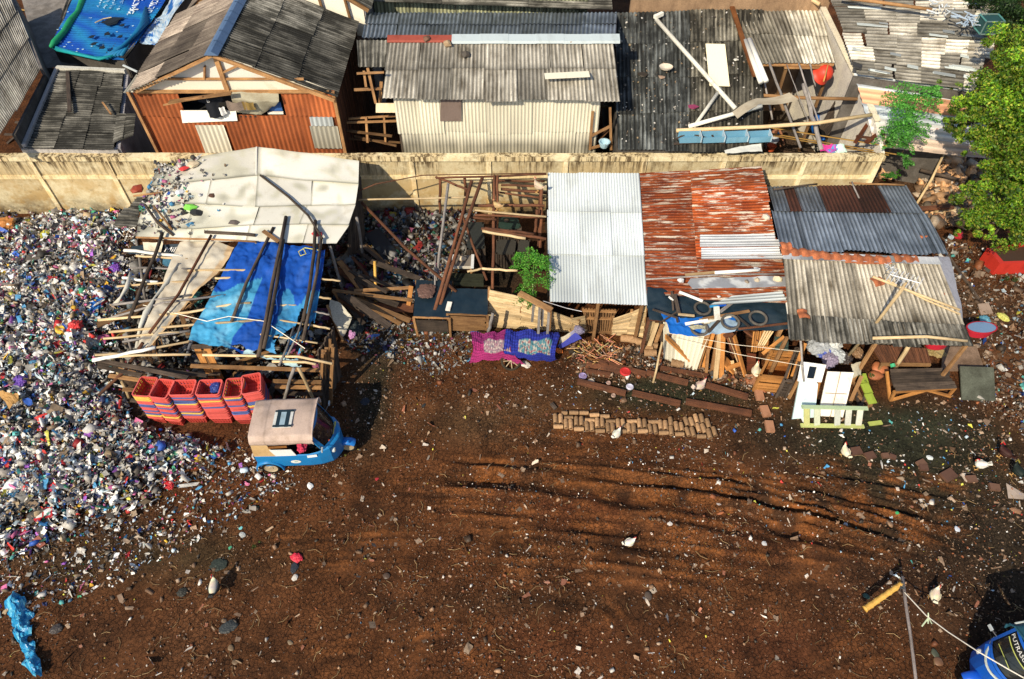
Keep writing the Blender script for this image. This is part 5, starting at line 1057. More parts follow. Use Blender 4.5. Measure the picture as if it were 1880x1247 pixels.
# ================================================================== stacks of crates
def crate_mesh(w, d, h, col):
    mb = MB(); ws, ds = w*.80, d*.80
    def side(p0, p1, q0, q1, n):      # p: bottom edge, q: top edge, with slots left open
        f = lambda u, v: (Vector(p0)*(1-u)+Vector(p1)*u)*(1-v)+(Vector(q0)*(1-u)+Vector(q1)*u)*v
        mb.grid(f, n*2+1, 7, col, hole=lambda u, v: int(u*(n*2+1)) % 2 == 1 and (int(v*7) in (1,2,4,5)))
    b = [(-ws/2,-ds/2,0),(ws/2,-ds/2,0),(ws/2,ds/2,0),(-ws/2,ds/2,0)]; t = [(-w/2,-d/2,h),(w/2,-d/2,h),(w/2,d/2,h),(-w/2,d/2,h)]
    for i, n in enumerate((6,5,6,5)): j = (i+1) % 4; side(b[i], b[j], t[i], t[j], n)
    mb.grid(lambda u, v: Vector(((u-.5)*ws, (v-.5)*ds, .005)), 11, 9, col, hole=lambda u, v: int(u*11) % 2 == 1 and int(v*9) % 2 == 1)
    r = [Vector((x*(w/2-.02), y*(d/2-.02), 0)) for x, y in ((-1,-1),(1,-1),(1,1),(-1,1))]
    def rim(o, z):
        q = []
        for i, (sx, sy) in enumerate(((-1,-1),(1,-1),(1,1),(-1,1))):
            for k in range(4):
                a = math.atan2(sy, sx)+(k-1.5)/3*math.pi/2; c = Vector((sx*(w/2-.05), sy*(d/2-.05), 0)); q.append(c+Vector((math.cos(a)*(.05+o), math.sin(a)*(.05+o), z)))
        return q
    rc = tuple(min(1, c*1.2+.05) for c in col); mb.loft([rim(-.005,h-.035), rim(.022,h-.035), rim(.024,h), rim(-.004,h)], rc, cap=False)
    return mb
CC = {'red': (.60,.075,.060), 'blue': (.05,.09,.30), 'yellow': (.72,.48,.07)}
cr_cache = {}
STK = [('leftmost', 298, 778, .44, .58, 'r y y y r r b b r r b r b y r r', -.10), ('second', 329, 781, .43, .56, 'r r r r b y r b r r b r r y r r', -.12),
       ('third', 365, 777, .58, .46, 'r r b r b b y r r r r b y b r r', 0), ('fourth', 411, 777, .58, .46, 'r r b r y r r r b r r r r r r r', .03),
       ('fifth', 453, 779, .43, .58, 'r y b r r r b r r r b b r r r r', .06), ('rightmost', 484, 772, .46, .60, 'r r r r r r b b y r b r r y r r', .22)]
for nm, px, py, w, d, seq, rz in STK:
    base = P(px, py, 0); c = base+Vector((0, d*.42, 0)); seq = seq.split(); n = len(seq); z0 = float(gz(np.array([c.x]), np.array([c.y]))[0])*.5+.01
    for k, s in enumerate(seq):      # k = 0 is the top one
        cn = {'r':'red','b':'blue','y':'yellow'}[s]; key = (w, d, cn)
        j = n-1-k; z = z0+j*.071; rr = rz+random.uniform(-.03,.03); off = Vector((random.uniform(-.012,.012), random.uniform(-.012,.012), z))
        if key not in cr_cache:
            o = crate_mesh(w, d, .33, CC[cn]).build('crate', 'plastic', world=False); cr_cache[key] = o
        else: o = cr_cache[key].copy(); COLL.objects.link(o)
        o.location = Vector((c.x, c.y, 0))+off; o.rotation_euler = (0, 0, rr)
        pos = 'topmost' if k == 0 else ('bottom' if j == 0 else ORD[k]+' from the top')
        T(o, f'{cn} plastic crate, {pos} in the {nm} of the six crate stacks', 'crate', 'nested crates in six stacks in front of the left shed')
bag('blue_cloth_bundle', 400, 714, .34, (.02,.05,.26), 'dark blue cloth lying inside the top crate of the fourth stack', z=1.15, cat='cloth')

# ================================================================== three sheds on the right of the middle
s5 = thing('pale_roofed_shed', P(1090,560,0), 'shed with clean pale white corrugated roof beside the rusty roof', 'shed')
gm = lambda u, v: .8 if min(abs(v-.345), abs(v-.70)) < .012 else 1.
CR('roof', 'zinc_white', s5, P(1004,317,2.35), P(1171,318,2.4), P(1186,562,1.9), P(1008,557,1.85), 3, 3, pitch=.085, amp=.011, valley=.80, tone=(.96,1.1), jit=.04, grime=gm)
s6 = thing('rusty_roofed_shed', P(1300,560,0), 'shed with bright rust orange corrugated roof in the middle of the row', 'shed')
CR('roof', 'rust', s6, P(1172,317,2.35), P(1272,313,2.4), P(1288,545,1.95), P(1186,540,1.95), 7, 1, pitch=.12, amp=.016, valley=.55, axis='h', tone=(.75,1.2), tint=[[(1,1,1),(1,.9,.85),(1.1,.9,.8),(1,1,1),(.9,.8,.8),(1.1,1,1),(1,.9,.9)]])
CR('roof', 'rust', s6, P(1266,315,2.46), P(1396,308,2.5), P(1449,556,2.0), P(1282,548,2.02), 7, 1, pitch=.12, amp=.016, valley=.55, axis='h', tone=(.75,1.25), tint=[[(1,1,1),(1.1,1,1),(1,.9,.85),(1,1,1),(1.1,.9,.8),(1,1,1),(1,1,1)]])
s7 = thing('grey_roofed_shed', P(1600,600,0), 'large shed with two pitched grey corrugated roof and clay ridge tiles at the right', 'shed')
# rear pitch, two bands, turned away from the sun
rz_ = 2.62
cols = [('zinc_shade_blue',0,.10,1.1),('rust_brown',.10,.19,1.),('zinc_shade_blue',.19,.36,1.25),('rust_brown',.36,.60,1.),('rust_brown',.58,.79,.9),('zinc_shade_blue',.77,1.,1.6)]
ff = bil(P(1408,343,1.75), P(1660,340,1.75), P(1690,393,2.2), P(1420,390,2.2))
for m, a, b, t in cols: CR('roof_sheet', m, s7, ff(a,random.uniform(-.03,.03))+Vector((0,0,.01)), ff(b,random.uniform(-.03,.03))+Vector((0,0,.01)), ff(b,1.03)+Vector((0,0,.03)), ff(a,1.03)+Vector((0,0,.03)), 1, 1, pitch=.12, tone=(t,t), amp=.014, jit=.02)
CR('roof', 'zinc_shade_blue', s7, P(1416,387,2.2), P(1698,392,2.2), P(1738,470,rz_), P(1432,460,rz_), 8, 1, pitch=.125, amp=.02, valley=.35, tone=(1.0,1.7), grime=lambda u, v: .45 if .14 < u < .17 or .93 < u < .95 else 1.)
# front pitch
fT = bil(P(1436,473,rz_), P(1722,484,rz_), P(1782,637,1.95), P(1448,627,1.95))
CR('roof', 'asb', s7, fT(0,0), fT(1,0), fT(1,1), fT(0,1), 9, 1, pitch=.12, amp=.02, valley=.36, tone=(.95,1.25), grime=lambda u, v: (.5 if u < .07 or (.14 < u < .16 and v > .1) else 1.)*(.55 if v > .70 else 1.)*(1-.5*max(0, v-.45)*(u > .3)), tint=[[(1,.97,.92)]*9])
CR('roof_sheet', 'asb_dark', s7, fT(0,.70)+Vector((0,0,.05)), fT(1,.76)+Vector((0,0,.05)), fT(1.0,1.02)+Vector((0,0,.04)), fT(0,1.02)+Vector((0,0,.04)), 7, 1, pitch=.12, amp=.02, valley=.4, tone=(1.0,1.8))
CR('roof_sheet', 'zinc_silver', s7, fT(.0,-.08)+Vector((0,0,.02)), fT(1,-.08)+Vector((0,0,.02)), fT(1,.03)+Vector((0,0,.05)), fT(0,.03)+Vector((0,0,.05)), 1, 1, pitch=2., amp=.005, tone=(.75,.75))
mb = MB(); f = rows([[P(1715,470,2.66),P(1742,472,2.6)], [P(1722,500,2.5),P(1752,505,2.45)], [P(1738,545,2.3),P(1765,560,2.2)], [P(1752,590,2.1),P(1768,592,2.05)]]); cloth(mb, f, 6, 20, .03, 2, (.26,.27,.32)); mb.build('verge_sheet', 'plain', s7)
mb = MB(); f = rows([[P(1690,392,2.22),P(1697,388,2.2)], [P(1705,425,2.3),P(1716,430,2.2)], [P(1722,455,2.5),P(1736,460,2.45)], [P(1738,470,2.6),P(1742,474,2.6)]]); cloth(mb, f, 6, 16, .04, 2, (.03,.07,.13)); mb.build('verge_sheet', 'plain', s7)
# ridge tiles: each countable
tp = [(1444,461),(1463,463),(1482,464),(1502,469),(1522,470),(1541,471),(1561,474),(1582,476),(1601,476),(1622,477),(1651,474),(1672,475)]
def tile_mesh(w=.34, d=.34):
    mb = MB(); f = lambda u, v: Vector(((u-.5)*w, (v-.5)*d*(1+.06*math.sin(u*6)), .05*math.sin(math.pi*v)+.02*math.sin(u*2*math.pi)+.01*(u > .85)))
    mb.grid(f, 12, 8); mb.grid(lambda u, v: f(u, v)-Vector((0,0,.018)), 12, 8); mb.smooth = True; return mb
tile0 = None
for i, (px, py) in enumerate(tp):
    if tile0 is None: tile0 = tile_mesh().build('roof_tile', 'tile', world=False); o = tile0
    else: o = tile0.copy(); COLL.objects.link(o)
    o.location = P(px, py, rz_+.05); o.rotation_euler = (random.uniform(-.1,.1), random.uniform(-.08,.08), -.05+random.uniform(-.07,.07))
    T(o, f'orange clay tile on the shed ridge, {ORD[i]} from the left in the row', 'tile', 'clay tiles in a row on the ridge of the grey shed')
for px, py, z, rzz, lb in ((1475,577,2.2,.02,'single orange clay tile on the lower left of the grey front roof'), (1611,517,2.5,.3,'orange clay tile beside the dark gap below the ridge of the grey roof'), (1733,537,2.25,0,'upright orange clay tile at the right edge of the grey front roof'), (1694,437,2.4,.05,'small orange tile on the blue grey rear roof at right'), (1443,452,2.66,.1,'red brown tile on the left end of the ridge stacked above the row')):
    o = tile0.copy(); COLL.objects.link(o); o.location = P(px, py, z+.06); o.rotation_euler = (.1,0,rzz+1.57*(px in (1475,1733))); o.scale = (.85,.85,1) if px != 1694 else (.75,.55,1); T(o, lb, 'tile')
# posts and beams under the sheds
def wp(par, a, b, w=.09, mat='wood', c=(1,1,1), nm='post'): return MB().bar(a, b, w, w*.8, c).build(nm, mat, par)
for (px, py, z) in ((1446,625,1.9),(1612,632,1.9),(1776,640,1.9)): p = P(px, py, z); wp(s7, Vector((p.x, p.y+.1, 0)), p+Vector((0,.1,0)))
for (px, py, z) in ((1012,553,1.8),(1100,556,1.8),(1182,556,1.85)): p = P(px, py, z); wp(s5, Vector((p.x, p.y+.15, 0)), p+Vector((0,.15,0)))
for (px, py, z) in ((1195,535,1.7),(1320,545,1.8),(1440,600,1.7)): p = P(px, py, z); wp(s6, Vector((p.x, p.y+.1, 0)), p+Vector((0,.1,0)))
def backwall(par, a, b, z, mat='wood_dark'): mb = MB(); f = bil(Vector((a[0],a[1],z)), Vector((b[0],b[1],z)), Vector((b[0],b[1],0)), Vector((a[0],a[1],0))); boards(mb, f, int(max(3, (Vector(b)-Vector(a)).length/.16)), .06, .02, (.35,.8)); mb.build('wall_boards', mat, par)
p = P(1171,318,2.3); q = P(1004,317,2.3); backwall(s5, (q.x, q.y-.2), (p.x, p.y-.2), 2.2); backwall(s5, (q.x+.05, q.y-.2), (P(1008,557,1.85).x+.05, P(1008,557,1.85).y+.6), 1.8)
p = P(1396,308,2.4); q = P(1172,317,2.3); backwall(s6, (q.x+.1, q.y-.2), (p.x, p.y-.2), 2.2)
p = P(1660,340,1.75); q = P(1408,343,1.75); backwall(s7, (q.x, q.y-.1), (p.x, p.y-.1), 1.6); p2 = P(1738,470,2.6); backwall(s7, (p.x-.1, p.y-.1), (P(1782,637,1.9).x-.3, P(1782,637,1.9).y+1.2), 1.7)
# ================================================================== unfinished frame and pens in the middle
fr = thing('unfinished_hut', P(900,480,0), 'open frame of brown bamboo posts and rails in the pen left of the pale roof', 'frame')
def stick(pts, r, mat, label=None, cat='pole', name='bamboo_pole', par=None, nodes=6):
    o = MB().tube([V3(p) for p in pts], r, 7, nodes=nodes if len(pts) == 2 else 0).build(name if par is None else 'pole', mat, par, smooth=True)
    return T(o, label, cat) if par is None else o
for a, b in (((808,328,2.4),(808,392,.9)), ((853,328,2.4),(856,372,1.5)), ((908,322,2.6),(903,600,.05)), ((914,322,2.6),(910,440,1.4)), ((993,335,2.5),(989,452,1.2)), ((986,385,2.2),(983,432,1.4)), ((995,345,2.5),(992,455,1.2))): stick((a, b), .05, 'wood_brown', par=fr)
for a, b in (((865,377,2.2),(1000,378,2.2)), ((872,386,2.25),(1003,398,2.25)), ((872,395,2.1),(1000,399,2.1)), ((858,398,2.0),(912,404,2.0)), ((884,420,2.1),(1003,439,2.1)), ((886,424,2.1),(965,438,2.1)), ((890,419,2.15),(980,430,2.15)), ((920,347,2.2),(1004,355,2.2)), ((858,499,1.4),(885,493,1.4)), ((885,493,1.4),(950,497,1.4)), ((920,340,2.3),(1000,342,2.3)), ((800,327,2.5),(1003,320,2.5)), ((905,352,2.0),(1000,364,2.0)), ((910,332,2.0),(1000,333,1.9)), ((800,325,2.4),(858,348,2.4))):
    stick((a, b), random.uniform(.03,.05), 'bamboo' if a[1] in (386,493,499,424) else 'wood_brown', par=fr)
stick(((658,367,2.2),(870,362,2.3)), .03, 'bamboo', 'long thin bamboo rail stretched from the white roof across the pen', name='bamboo_rail')
stick(((648,355,2.4),(690,338,2.45),(775,322,2.5),(1003,318,2.5)), .018, 'wood_brown', 'sagging brown cable strung along the perimeter wall above the pen', 'cable', 'cable')
stick(((823,337,2.7),(806,470,1.2),(791,616,.0)), .045, 'wood_grey', 'pale grey bamboo pole, leftmost of the leaning poles in the pen')
stick(((866,332,2.75),(832,455,1.5),(798,570,.9)), .055, 'wood_brown', 'brown bamboo pole leaning steeply between the grey and the longest brown pole')
stick(((886,325,2.9),(842,450,1.6),(808,560,.9)), .055, 'wood_brown', 'longest brown bamboo pole leaning from the wall toward the black table')
stick(((828,470,1.2),(805,560,.7),(793,612,.02)), .045, 'wood_grey', 'grey bamboo pole leaning in front of the black table edge')
stick(((800,470,1.2),(797,575,.7)), .03, 'wood_grey', 'thin grey pole standing behind the black table')
stick(((664,372,2.2),(745,456,1.5),(838,536,1.0)), .05, 'wood_brown', 'brown pole lying diagonally across the rubbish pen from the white roof to the black table')
stick(((850,398,1.8),(868,450,1.3),(894,515,.8)), .04, 'wood_brown', 'brown pole leaning behind the square white edged stool')
stick(((688,480,1.0),(690,562,.1)), .05, 'bamboo_gold', 'upright golden stake of the low fence by the rubbish pen', 'stake', 'fence_stake', nodes=3)
# boxes (cages) in the shade
def hutch(name, quad, z, col, label, h=None, mat='wood_dark', lid=True, legs=True):
    q = [P(a, b, z) for a, b in quad]; c = sum(q, Vector())/4; t = thing(name, Vector((c.x, c.y, 0)), label, 'hutch')
    mb = MB(); sheetq(mb, q, .04, col); mb.build('lid', 'plain', t)
    mb = MB(); Z = lambda p, zz: Vector((c.x+(p.x-c.x)*.94, c.y+(p.y-c.y)*.94, zz))
    for i in range(4): boards(mb, bil(Z(q[i], z-.05), Z(q[(i+1) % 4], z-.05), Z(q[(i+1) % 4], h or .1), Z(q[i], h or .1)), 6, .25, .02, (.5,1.))
    mb.build('slat_side', mat, t)
    if legs:
        for p in q: MB().bar(Z(p, 0), Z(p, z), .07, .07).build('leg', mat, t)
    return t
hutch('chicken_hutch', ((916,398),(950,398),(957,418),(915,420)), .85, (.02,.045,.035), 'dark green lidded hutch with a stone on top in the shaded pen')
hutch('chicken_hutch', ((860,408),(888,408),(890,455),(857,458)), .7, (.025,.03,.03), 'long black lidded hutch left in the shaded pen')
hutch('chicken_hutch', ((912,440),(948,440),(945,466),(910,466)), .8, (.045,.042,.035), 'grey brown square hutch in the middle of the shaded pen')
hutch('chicken_hutch', ((952,441),(972,441),(971,460),(950,462)), .8, (.05,.048,.04), 'small grey hutch right beside the square hutch')
bag('stone', 930, 407, .16, (.12,.08,.05), 'small brown stone on the dark green hutch lid', z=.86, cat='stone')
st = thing('stool', P(851,492,0), 'square stool with white edges and a pale stone on it behind the leaning poles', 'stool')
mb = MB(); mb.box(P(850,480,.95), (.62,.52,.05), (.20,.17,.14)); mb.build('seat', 'plain', st)
for k in (-1, 1): MB().box(P(850,480,.98)+Vector((k*.30,0,0)), (.09,.56,.07), (.72,.74,.74)).build('edge_strip', 'plain', st)
MB().box(P(850,480,.97)+Vector((0,-.27,0)), (.52,.04,.08), (.6,.55,.45)).build('edge_strip', 'plain', st)
for a in (-1, 1):
    for b in (-1, 1): c = P(850,480,.93); MB().bar(Vector((c.x+a*.25, c.y+b*.2, 0)), Vector((c.x+a*.25, c.y+b*.2, .93)), .06, .06).build('leg', 'wood', st)
bag('stone', 848, 477, .22, (.62,.5,.36), 'pale round stone on the square stool', z=.98, cat='stone')
def table(name, quad, z, col, label, front=None, mat='tarp_black'):
    q = [P(a, b, z) for a, b in quad]; c = sum(q, Vector())/4; t = thing(name, Vector((c.x, c.y, 0)), label, 'table')
    mb = MB(); f = bil(*q); cloth(mb, f, 20, 14, .02, 2.5, (1,1,1)); mb.smooth = True; mb.build('cover', mat, t); mb = MB(); sheetq(mb, [p-Vector((0,0,.03)) for p in q], .05, (1,1,1)); mb.build('tabletop', 'wood', t)
    for p in q: d = (c-p)*.06; MB().bar(Vector((p.x+d.x, p.y+d.y, 0)), p-Vector((0,0,.05)), .07, .07).build('leg', 'wood', t)
    if front:
        a, b = q[3], q[2]; mb = MB(); boards(mb, bil(a+Vector((.05,-.02,-.1)), b+Vector((-.05,-.02,-.1)), Vector((b.x-.05,b.y-.02,front[0])), Vector((a.x+.05,a.y-.02,front[0]))), front[1], .12, .02, (.8,1.2), axis='v'); mb.build('front_slats', front[2], t)
    return t
table('covered_table', ((764,514),(830,516),(825,583),(759,581)), .92, (1,1,1), 'black covered table with a heap of brown netting on it', (.25, 1, 'wood_dark'))
table('covered_table', ((831,530),(898,531),(895,578),(821,575)), 1.0, (1,1,1), 'smaller black covered table with pale slatted front beside the bamboo fence', (.25, 7, 'wood'))
bag('netting', 784, 537, .55, (.16,.09,.07), 'heap of reddish brown netting on the larger black table', z=.94, flatk=.3, cat='netting')
T(MB().bar(P(826,555,1.05), P(822,570,1.05), .14, .05, (.9,.85,.75)).build('white_block', 'plain'), 'small white block at the left edge of the smaller black table', 'block')
for k, (y, l) in enumerate(((505, 'upper'), (513, 'middle'), (521, 'lower'))): T(MB().bar(P(826,y,.7), P(888,y+2,.7), .16, .03, (.4,.6,.45)).build('green_plank', 'wood_dark'), f'{l} of three dark green planks behind the smaller black table', 'plank')
# low rail fence left of the tables
lf = thing('low_rail_fence', P(690,575,0), 'low fence of brown rails along the front of the rubbish pen', 'fence')
def lb(a, b, w=.10, mat='wood', nm='rail', par=lf): MB().bar(P(*a), P(*b), w, .04).build(nm, mat, par)
lb((610,533,1.0),(758,552,.7)); lb((650,534,.9),(757,528,.8)); lb((690,564,.45),(759,566,.4), .32, 'wood_brown'); lb((640,577,.2),(700,567,.3), .12); lb((755,525,.9),(750,562,.4), .14, 'wood_orange', 'post'); lb((638,540,.8),(646,564,.3), .07, 'wood', 'post'); lb((612,535,1.),(632,565,.3), .08, 'wood', 'post')
lb((655,546,.5),(700,560,.35), .08); lb((660,535,.5),(675,566,.2), .09)
# heap of broken planks beside the shed
for i in range(22):
    x = random.uniform(612,690); y = random.uniform(445,560); a = P(x, y, random.uniform(.3,1.2)); ang = random.uniform(-.9,-.3); L = random.uniform(.8,2.3)
    b = a+Vector((math.cos(ang)*L*.8, math.sin(ang)*L*.8, -random.uniform(.1,.6))); b.z = max(b.z, .08)
    T(MB().bar(a, b, random.uniform(.08,.2), .035).build('broken_plank', random.choice(('wood_dark','wood_dark','wood_brown','wood'))), 'weathered plank in the heap between the left shed and the rubbish pen', 'plank', 'broken planks heaped right of the left shed')
T(MB().bar(P(683,425,.5), P(718,472,.25), .55, .05, (.25,.25,.3)).build('dark_mat', 'tarp_black'), 'dark narrow mat lying on the rubbish in the pen', 'mat')

# bamboo slat fences
def slatfence(name, label, tops, bots, n, mat='bamboo', cat='fence', th=.03, zs=None, posts=True):
    t = thing(name, V3(bots[len(bots)//2]), label, cat); tp_ = [V3(p) for p in tops]; bp_ = [V3(p) for p in bots]
    for i in range(len(tops)-1):
        mb = MB(); f = bil(tp_[i], tp_[i+1], bp_[i+1], bp_[i]); boards(mb, f, n, .16, th, (.7,1.25), ragged=.05, axis='v'); mb.build('slat_panel', mat, t)
    if posts:
        for i in range(len(tops)): MB().bar(bp_[i]+Vector((0,.05,-.1)), tp_[i]+Vector((0,.05,.05)), .07, .07).build('post', 'wood', t)
    return t
slatfence('bamboo_fence', 'curving fence of horizontal split bamboo slats below the green plant', [(898,532,1.35),(958,545,1.3),(1012,572,1.1),(1062,590,.85)], [(896,600,.02),(955,604,.02),(1010,606,.02),(1060,612,.02)], 14)
slatfence('bamboo_fence', 'short piece of bamboo slat fence left of the pallet gate', [(1050,585,.95),(1074,580,1.05)], [(1048,611,.02),(1076,612,.02)], 8)
slatfence('bamboo_fence', 'fanned bamboo slat fence right of the pallet gate below the pale roof', [(1126,586,1.0),(1160,574,1.2),(1187,562,1.4)], [(1122,614,.02),(1150,617,.02),(1180,622,.02)], 12)
pg = thing('pallet_gate', P(1095,612,0), 'wooden pallet gate of upright slats between the bamboo fences', 'gate'); mb = MB(); f = bil(P(1068,566,1.25), P(1132,568,1.25), P(1122,613,.02), P(1078,611,.02)); boards(mb, f, 12, .35, .03, (.85,1.2)); mb.build('slats', 'wood', pg)
for v in (.05,.34,.9): MB().bar(f(0,v)+Vector((0,-.04,0)), f(1,v)+Vector((0,-.04,0)), .09, .03).build('crossbar', 'wood', pg)
ps = thing('plank_stand', P(985,620,0), 'stand of two tall grey uprights under a slanting plank in front of the bamboo fence', 'stand')
MB().bar(P(953,538,1.9), P(1013,570,1.8), .18, .05).build('top_plank', 'wood', ps)
for a, b in (((980,558,1.75),(977,590,1.0)), ((991,562,1.75),(986,648,.0)), ((1008,570,1.7),(1003,640,.2)), ((997,565,1.6),(995,598,.9))): MB().bar(P(*a), P(*b), .07, .06).build('upright', 'wood_grey', ps)
T(MB().bar(P(988,600,.75), P(989,652,.0), .07, .05).build('stake', 'wood'), 'brown stake standing through the blue mat', 'stake')
stick(((905,575,1.3),(896,612,.6)), .05, 'wood_grey', 'grey post at the left end of the colourful mats')
mb = MB(); mb.tube([P(998,553,1.85), P(1040,566,1.4), P(1068,572,1.25)], .012, 4, (.7,.7,.75)); T(mb.build('wire', 'plain'), 'thin pale wire from the plank stand to the pallet gate', 'wire')

# colourful mats drying over a cart
cart = thing('cart', P(940,660,0), 'low cart with a spoked pale wheel hidden under the colourful mats', 'cart')
c = P(938,668,.0)
def wheel(par, c, R_, w, axis, tc=(.05,.05,.045), rc=(.6,.5,.35), spokes=0, world=True, rr=.55):
    # a wheel around its axis: tyre, rim (and spokes)
    ax = Vector(axis).normalized(); u = ax.cross(Vector((0,0,1))).normalized(); v = Vector((0,0,1)) if abs(ax.z) < .1 else ax.cross(u)
    def ring(rad, off, n=26): return [c+u*math.cos(a)*rad+v*math.sin(a)*rad+ax*off for a in np.linspace(0, 2*math.pi, n+1)[:-1]]
    t = MB().loft([ring(R_*rr, w*.42), ring(R_*.9, w*.5), ring(R_, w*.25), ring(R_, -w*.25), ring(R_*.9, -w*.5), ring(R_*rr, -w*.42)], tc, cap=False).build('tyre', 'rubber', par, smooth=False, world=world)
    m = MB()
    if spokes:
        for k in range(spokes): a = k*2*math.pi/spokes; m.bar(c, c+(u*math.cos(a)+v*math.sin(a))*R_*rr*1.05, .02, .02, rc)
        m.loft([ring(R_*.12, w*.5, 10), ring(R_*.12, -w*.5, 10)], rc)
    else: m.loft([ring(.01, w*.30), ring(R_*.22, w*.38), ring(R_*.3, w*.2), ring(R_*rr*.85, w*.25), ring(R_*rr*1.02, w*.44), ring(R_*rr*1.02, -w*.44), ring(.01, -w*.3)], rc, cap=False)
    m.build('rim', 'gloss', par, world=world); return t
wheel(cart, P(938,662,.22), .30, .07, (.1,-.6,.75), (.50,.42,.28), (.5,.4,.25), 8, rr=.8)
MB().box(P(940,632,.34), (1.9,.4,.06), (.5,.4,.3)).build('deck', 'wood', cart)
for x in (872, 1015): MB().bar(P(x,632,.0), P(x,632,.34), .06, .06).build('leg', 'wood', cart)
def mat(label, R_, cf, seed):
    mb = MB(); f = rows(R_); cloth(mb, lambda u, v: f(u, v)+Vector((0,0,.012*math.cos(u*130)))+Vector((0,0,.035*math.sin(u*17+v*3))), 96, 34, .09, 2., cf, seed=seed); mb.smooth = True
    return T(mb.build('quilted_mat', 'fabric'), label, 'mat')
def pinkc(u, v):
    if .30 < u < .98 and .22+.1*u < v < .68+.06*u:
        n = mnoise.noise(Vector((u*22, v*16, 2))); return (.42,.38,.34) if n > .15 else ((.28,.16,.2) if n > -.2 else (.16,.15,.18))
    s = .75+.25*math.cos(v*70); return (.44*s,.035*s,.19*s) if v > .35 else (.30*s,.03*s,.17*s)
def bluec(u, v):
    if .28 < u < .90 and .26 < v < .66:
        n = mnoise.noise(Vector((u*20, v*14, 5))); return (.07,.20,.24) if n > .0 else ((.38,.36,.32) if n > -.3 else (.25,.06,.08))
    s = .75+.25*math.cos(v*70); return (.025*s,.04*s,.36*s)
mat('magenta pink quilted mat with a pale patterned panel draped over the cart', [[(863,610,.55),(905,612,.75),(936,606,.78)], [(866,628,.62),(905,628,.72),(936,630,.72)], [(868,648,.5),(905,644,.6),(936,648,.62)], [(863,665,.16),(908,662,.2),(966,668,.15)]], pinkc, 1)
mat('royal blue quilted mat with a teal and white panel draped over the cart', [[(928,606,.80),(975,608,.82),(1028,612,.6)], [(925,626,.76),(975,630,.74),(1022,632,.66)], [(925,646,.66),(972,650,.62),(1020,650,.5)], [(940,652,.5),(985,664,.28),(1022,662,.15)]], bluec, 4)
mb = MB(); cloth(mb, rows([[P(864,607,.6),P(884,607,.65)], [P(866,614,.45),P(884,613,.6)]]), 8, 6, .1, 3, (.03,.08,.3)); T(mb.build('blue_cloth', 'fabric'), 'blue cloth end sticking out at the top left of the pink mat', 'cloth')
bag('patterned_bag', 964, 670, .28, (.6,.55,.5), 'white and red patterned bag on the ground under the mats', flatk=.4)
mb = MB(); cloth(mb, rows([[P(1028,620,.5),P(1062,603,.8)], [P(1030,636,.2),P(1066,622,.4)]]), 10, 8, .14, 3, lambda u, v: (.55,.5,.4) if u < .6 else (.3,.3,.45)); T(mb.build('clothes_heap', 'fabric'), 'cream and purple clothes heaped right of the blue mat', 'clothes')
mb = MB(); cloth(mb, rows([[P(1024,633,.3),P(1056,612,.75)], [P(1030,638,.2),P(1068,622,.6)]]), 8, 6, .06, 3, (.05,.06,.34)); T(mb.build('blue_cloth', 'fabric'), 'narrow blue cloth laid over the cream clothes heap', 'cloth')
bag('bag', 1063, 610, .34, (.22,.2,.3), 'purple grey bag at the top of the clothes heap', z=.7)
bag('orange_scrap', 1026, 646, .2, (.75,.2,.03), 'small orange scrap at the right edge of the blue mat', cat='scrap')
# wire reel / round basket lying among twigs
mb = MB(); c = G(1092,648,.08); mb.tube([c+Vector((math.cos(a)*.34, math.sin(a)*.34, .02)) for a in np.linspace(0, 6.28, 20)], .03, 6, (.4,.3,.18))
for k in range(9): a = k*.7; mb.bar(c, c+Vector((math.cos(a)*.33, math.sin(a)*.33, 0)), .03, .02, (.3,.22,.13))
T(mb.build('wicker_ring', 'wood'), 'round wicker hoop lying on the brown twigs in front of the pallet gate', 'hoop')
mb = MB()
for i in range(90): a = G(random.uniform(1060,1130), random.uniform(628,668), random.uniform(.02,.15)); mb.tube([a, a+Vector((random.uniform(-.4,.4), random.uniform(-.3,.3), random.uniform(-.05,.15)))], .012, 4, (random.uniform(.3,.8), random.uniform(.2,.4), random.uniform(.1,.2)))
T(mb.build('twigs', 'plain'), 'tangle of brown twigs around the wicker hoop', 'twigs', kind='stuff')

# ================================================================== things on the rusty roof and the black sheet below it
def on6(px, py, dz=.05): return P(px, py, 2.5-(py-310)*.0019+dz)
for i, (y0, x0, x1, h, lb) in enumerate(((437,1285,1425,9,'upper silver strip of sheet lying across the rusty roof'), (447,1285,1430,8,'grey strip of sheet lying just below the upper silver strip'), (462,1286,1433,12,'bright silver strip of sheet across the middle of the rusty roof'), (472,1287,1434,7,'thin silver strip below the bright one on the rusty roof'))):
    CR('x', 'zinc_silver', None, on6(x0,y0-h/2), on6(x1,y0-h/2-1), on6(x1+2,y0+h/2), on6(x0,y0+h/2), 1, 1, pitch=.1, amp=.012, axis='h', tone=(1.2,1.5)); o = COLL.objects[-1]; o.name = 'metal_strip'; T(o, lb, 'sheet')
T(MB().tube([on6(1312,501,.1), on6(1392,496,.12)], .05, 8, (1.1,1.1,1.1)).build('white_pipe', 'white_board', smooth=True), 'white plastic pipe lying on the lower part of the rusty roof', 'pipe')
T(MB().bar(on6(1258,505,.1), on6(1312,500,.1), .08, .03, (1,.9,.8)).build('lath', 'bamboo'), 'short pale lath left of the white pipe on the rusty roof', 'lath')
T(MB().tube([on6(1186,513,.12), on6(1330,504,.14), on6(1452,503,.12)], .025, 6).build('stick', 'wood_grey', smooth=True), 'long thin grey stick lying right across the rusty roof', 'stick')
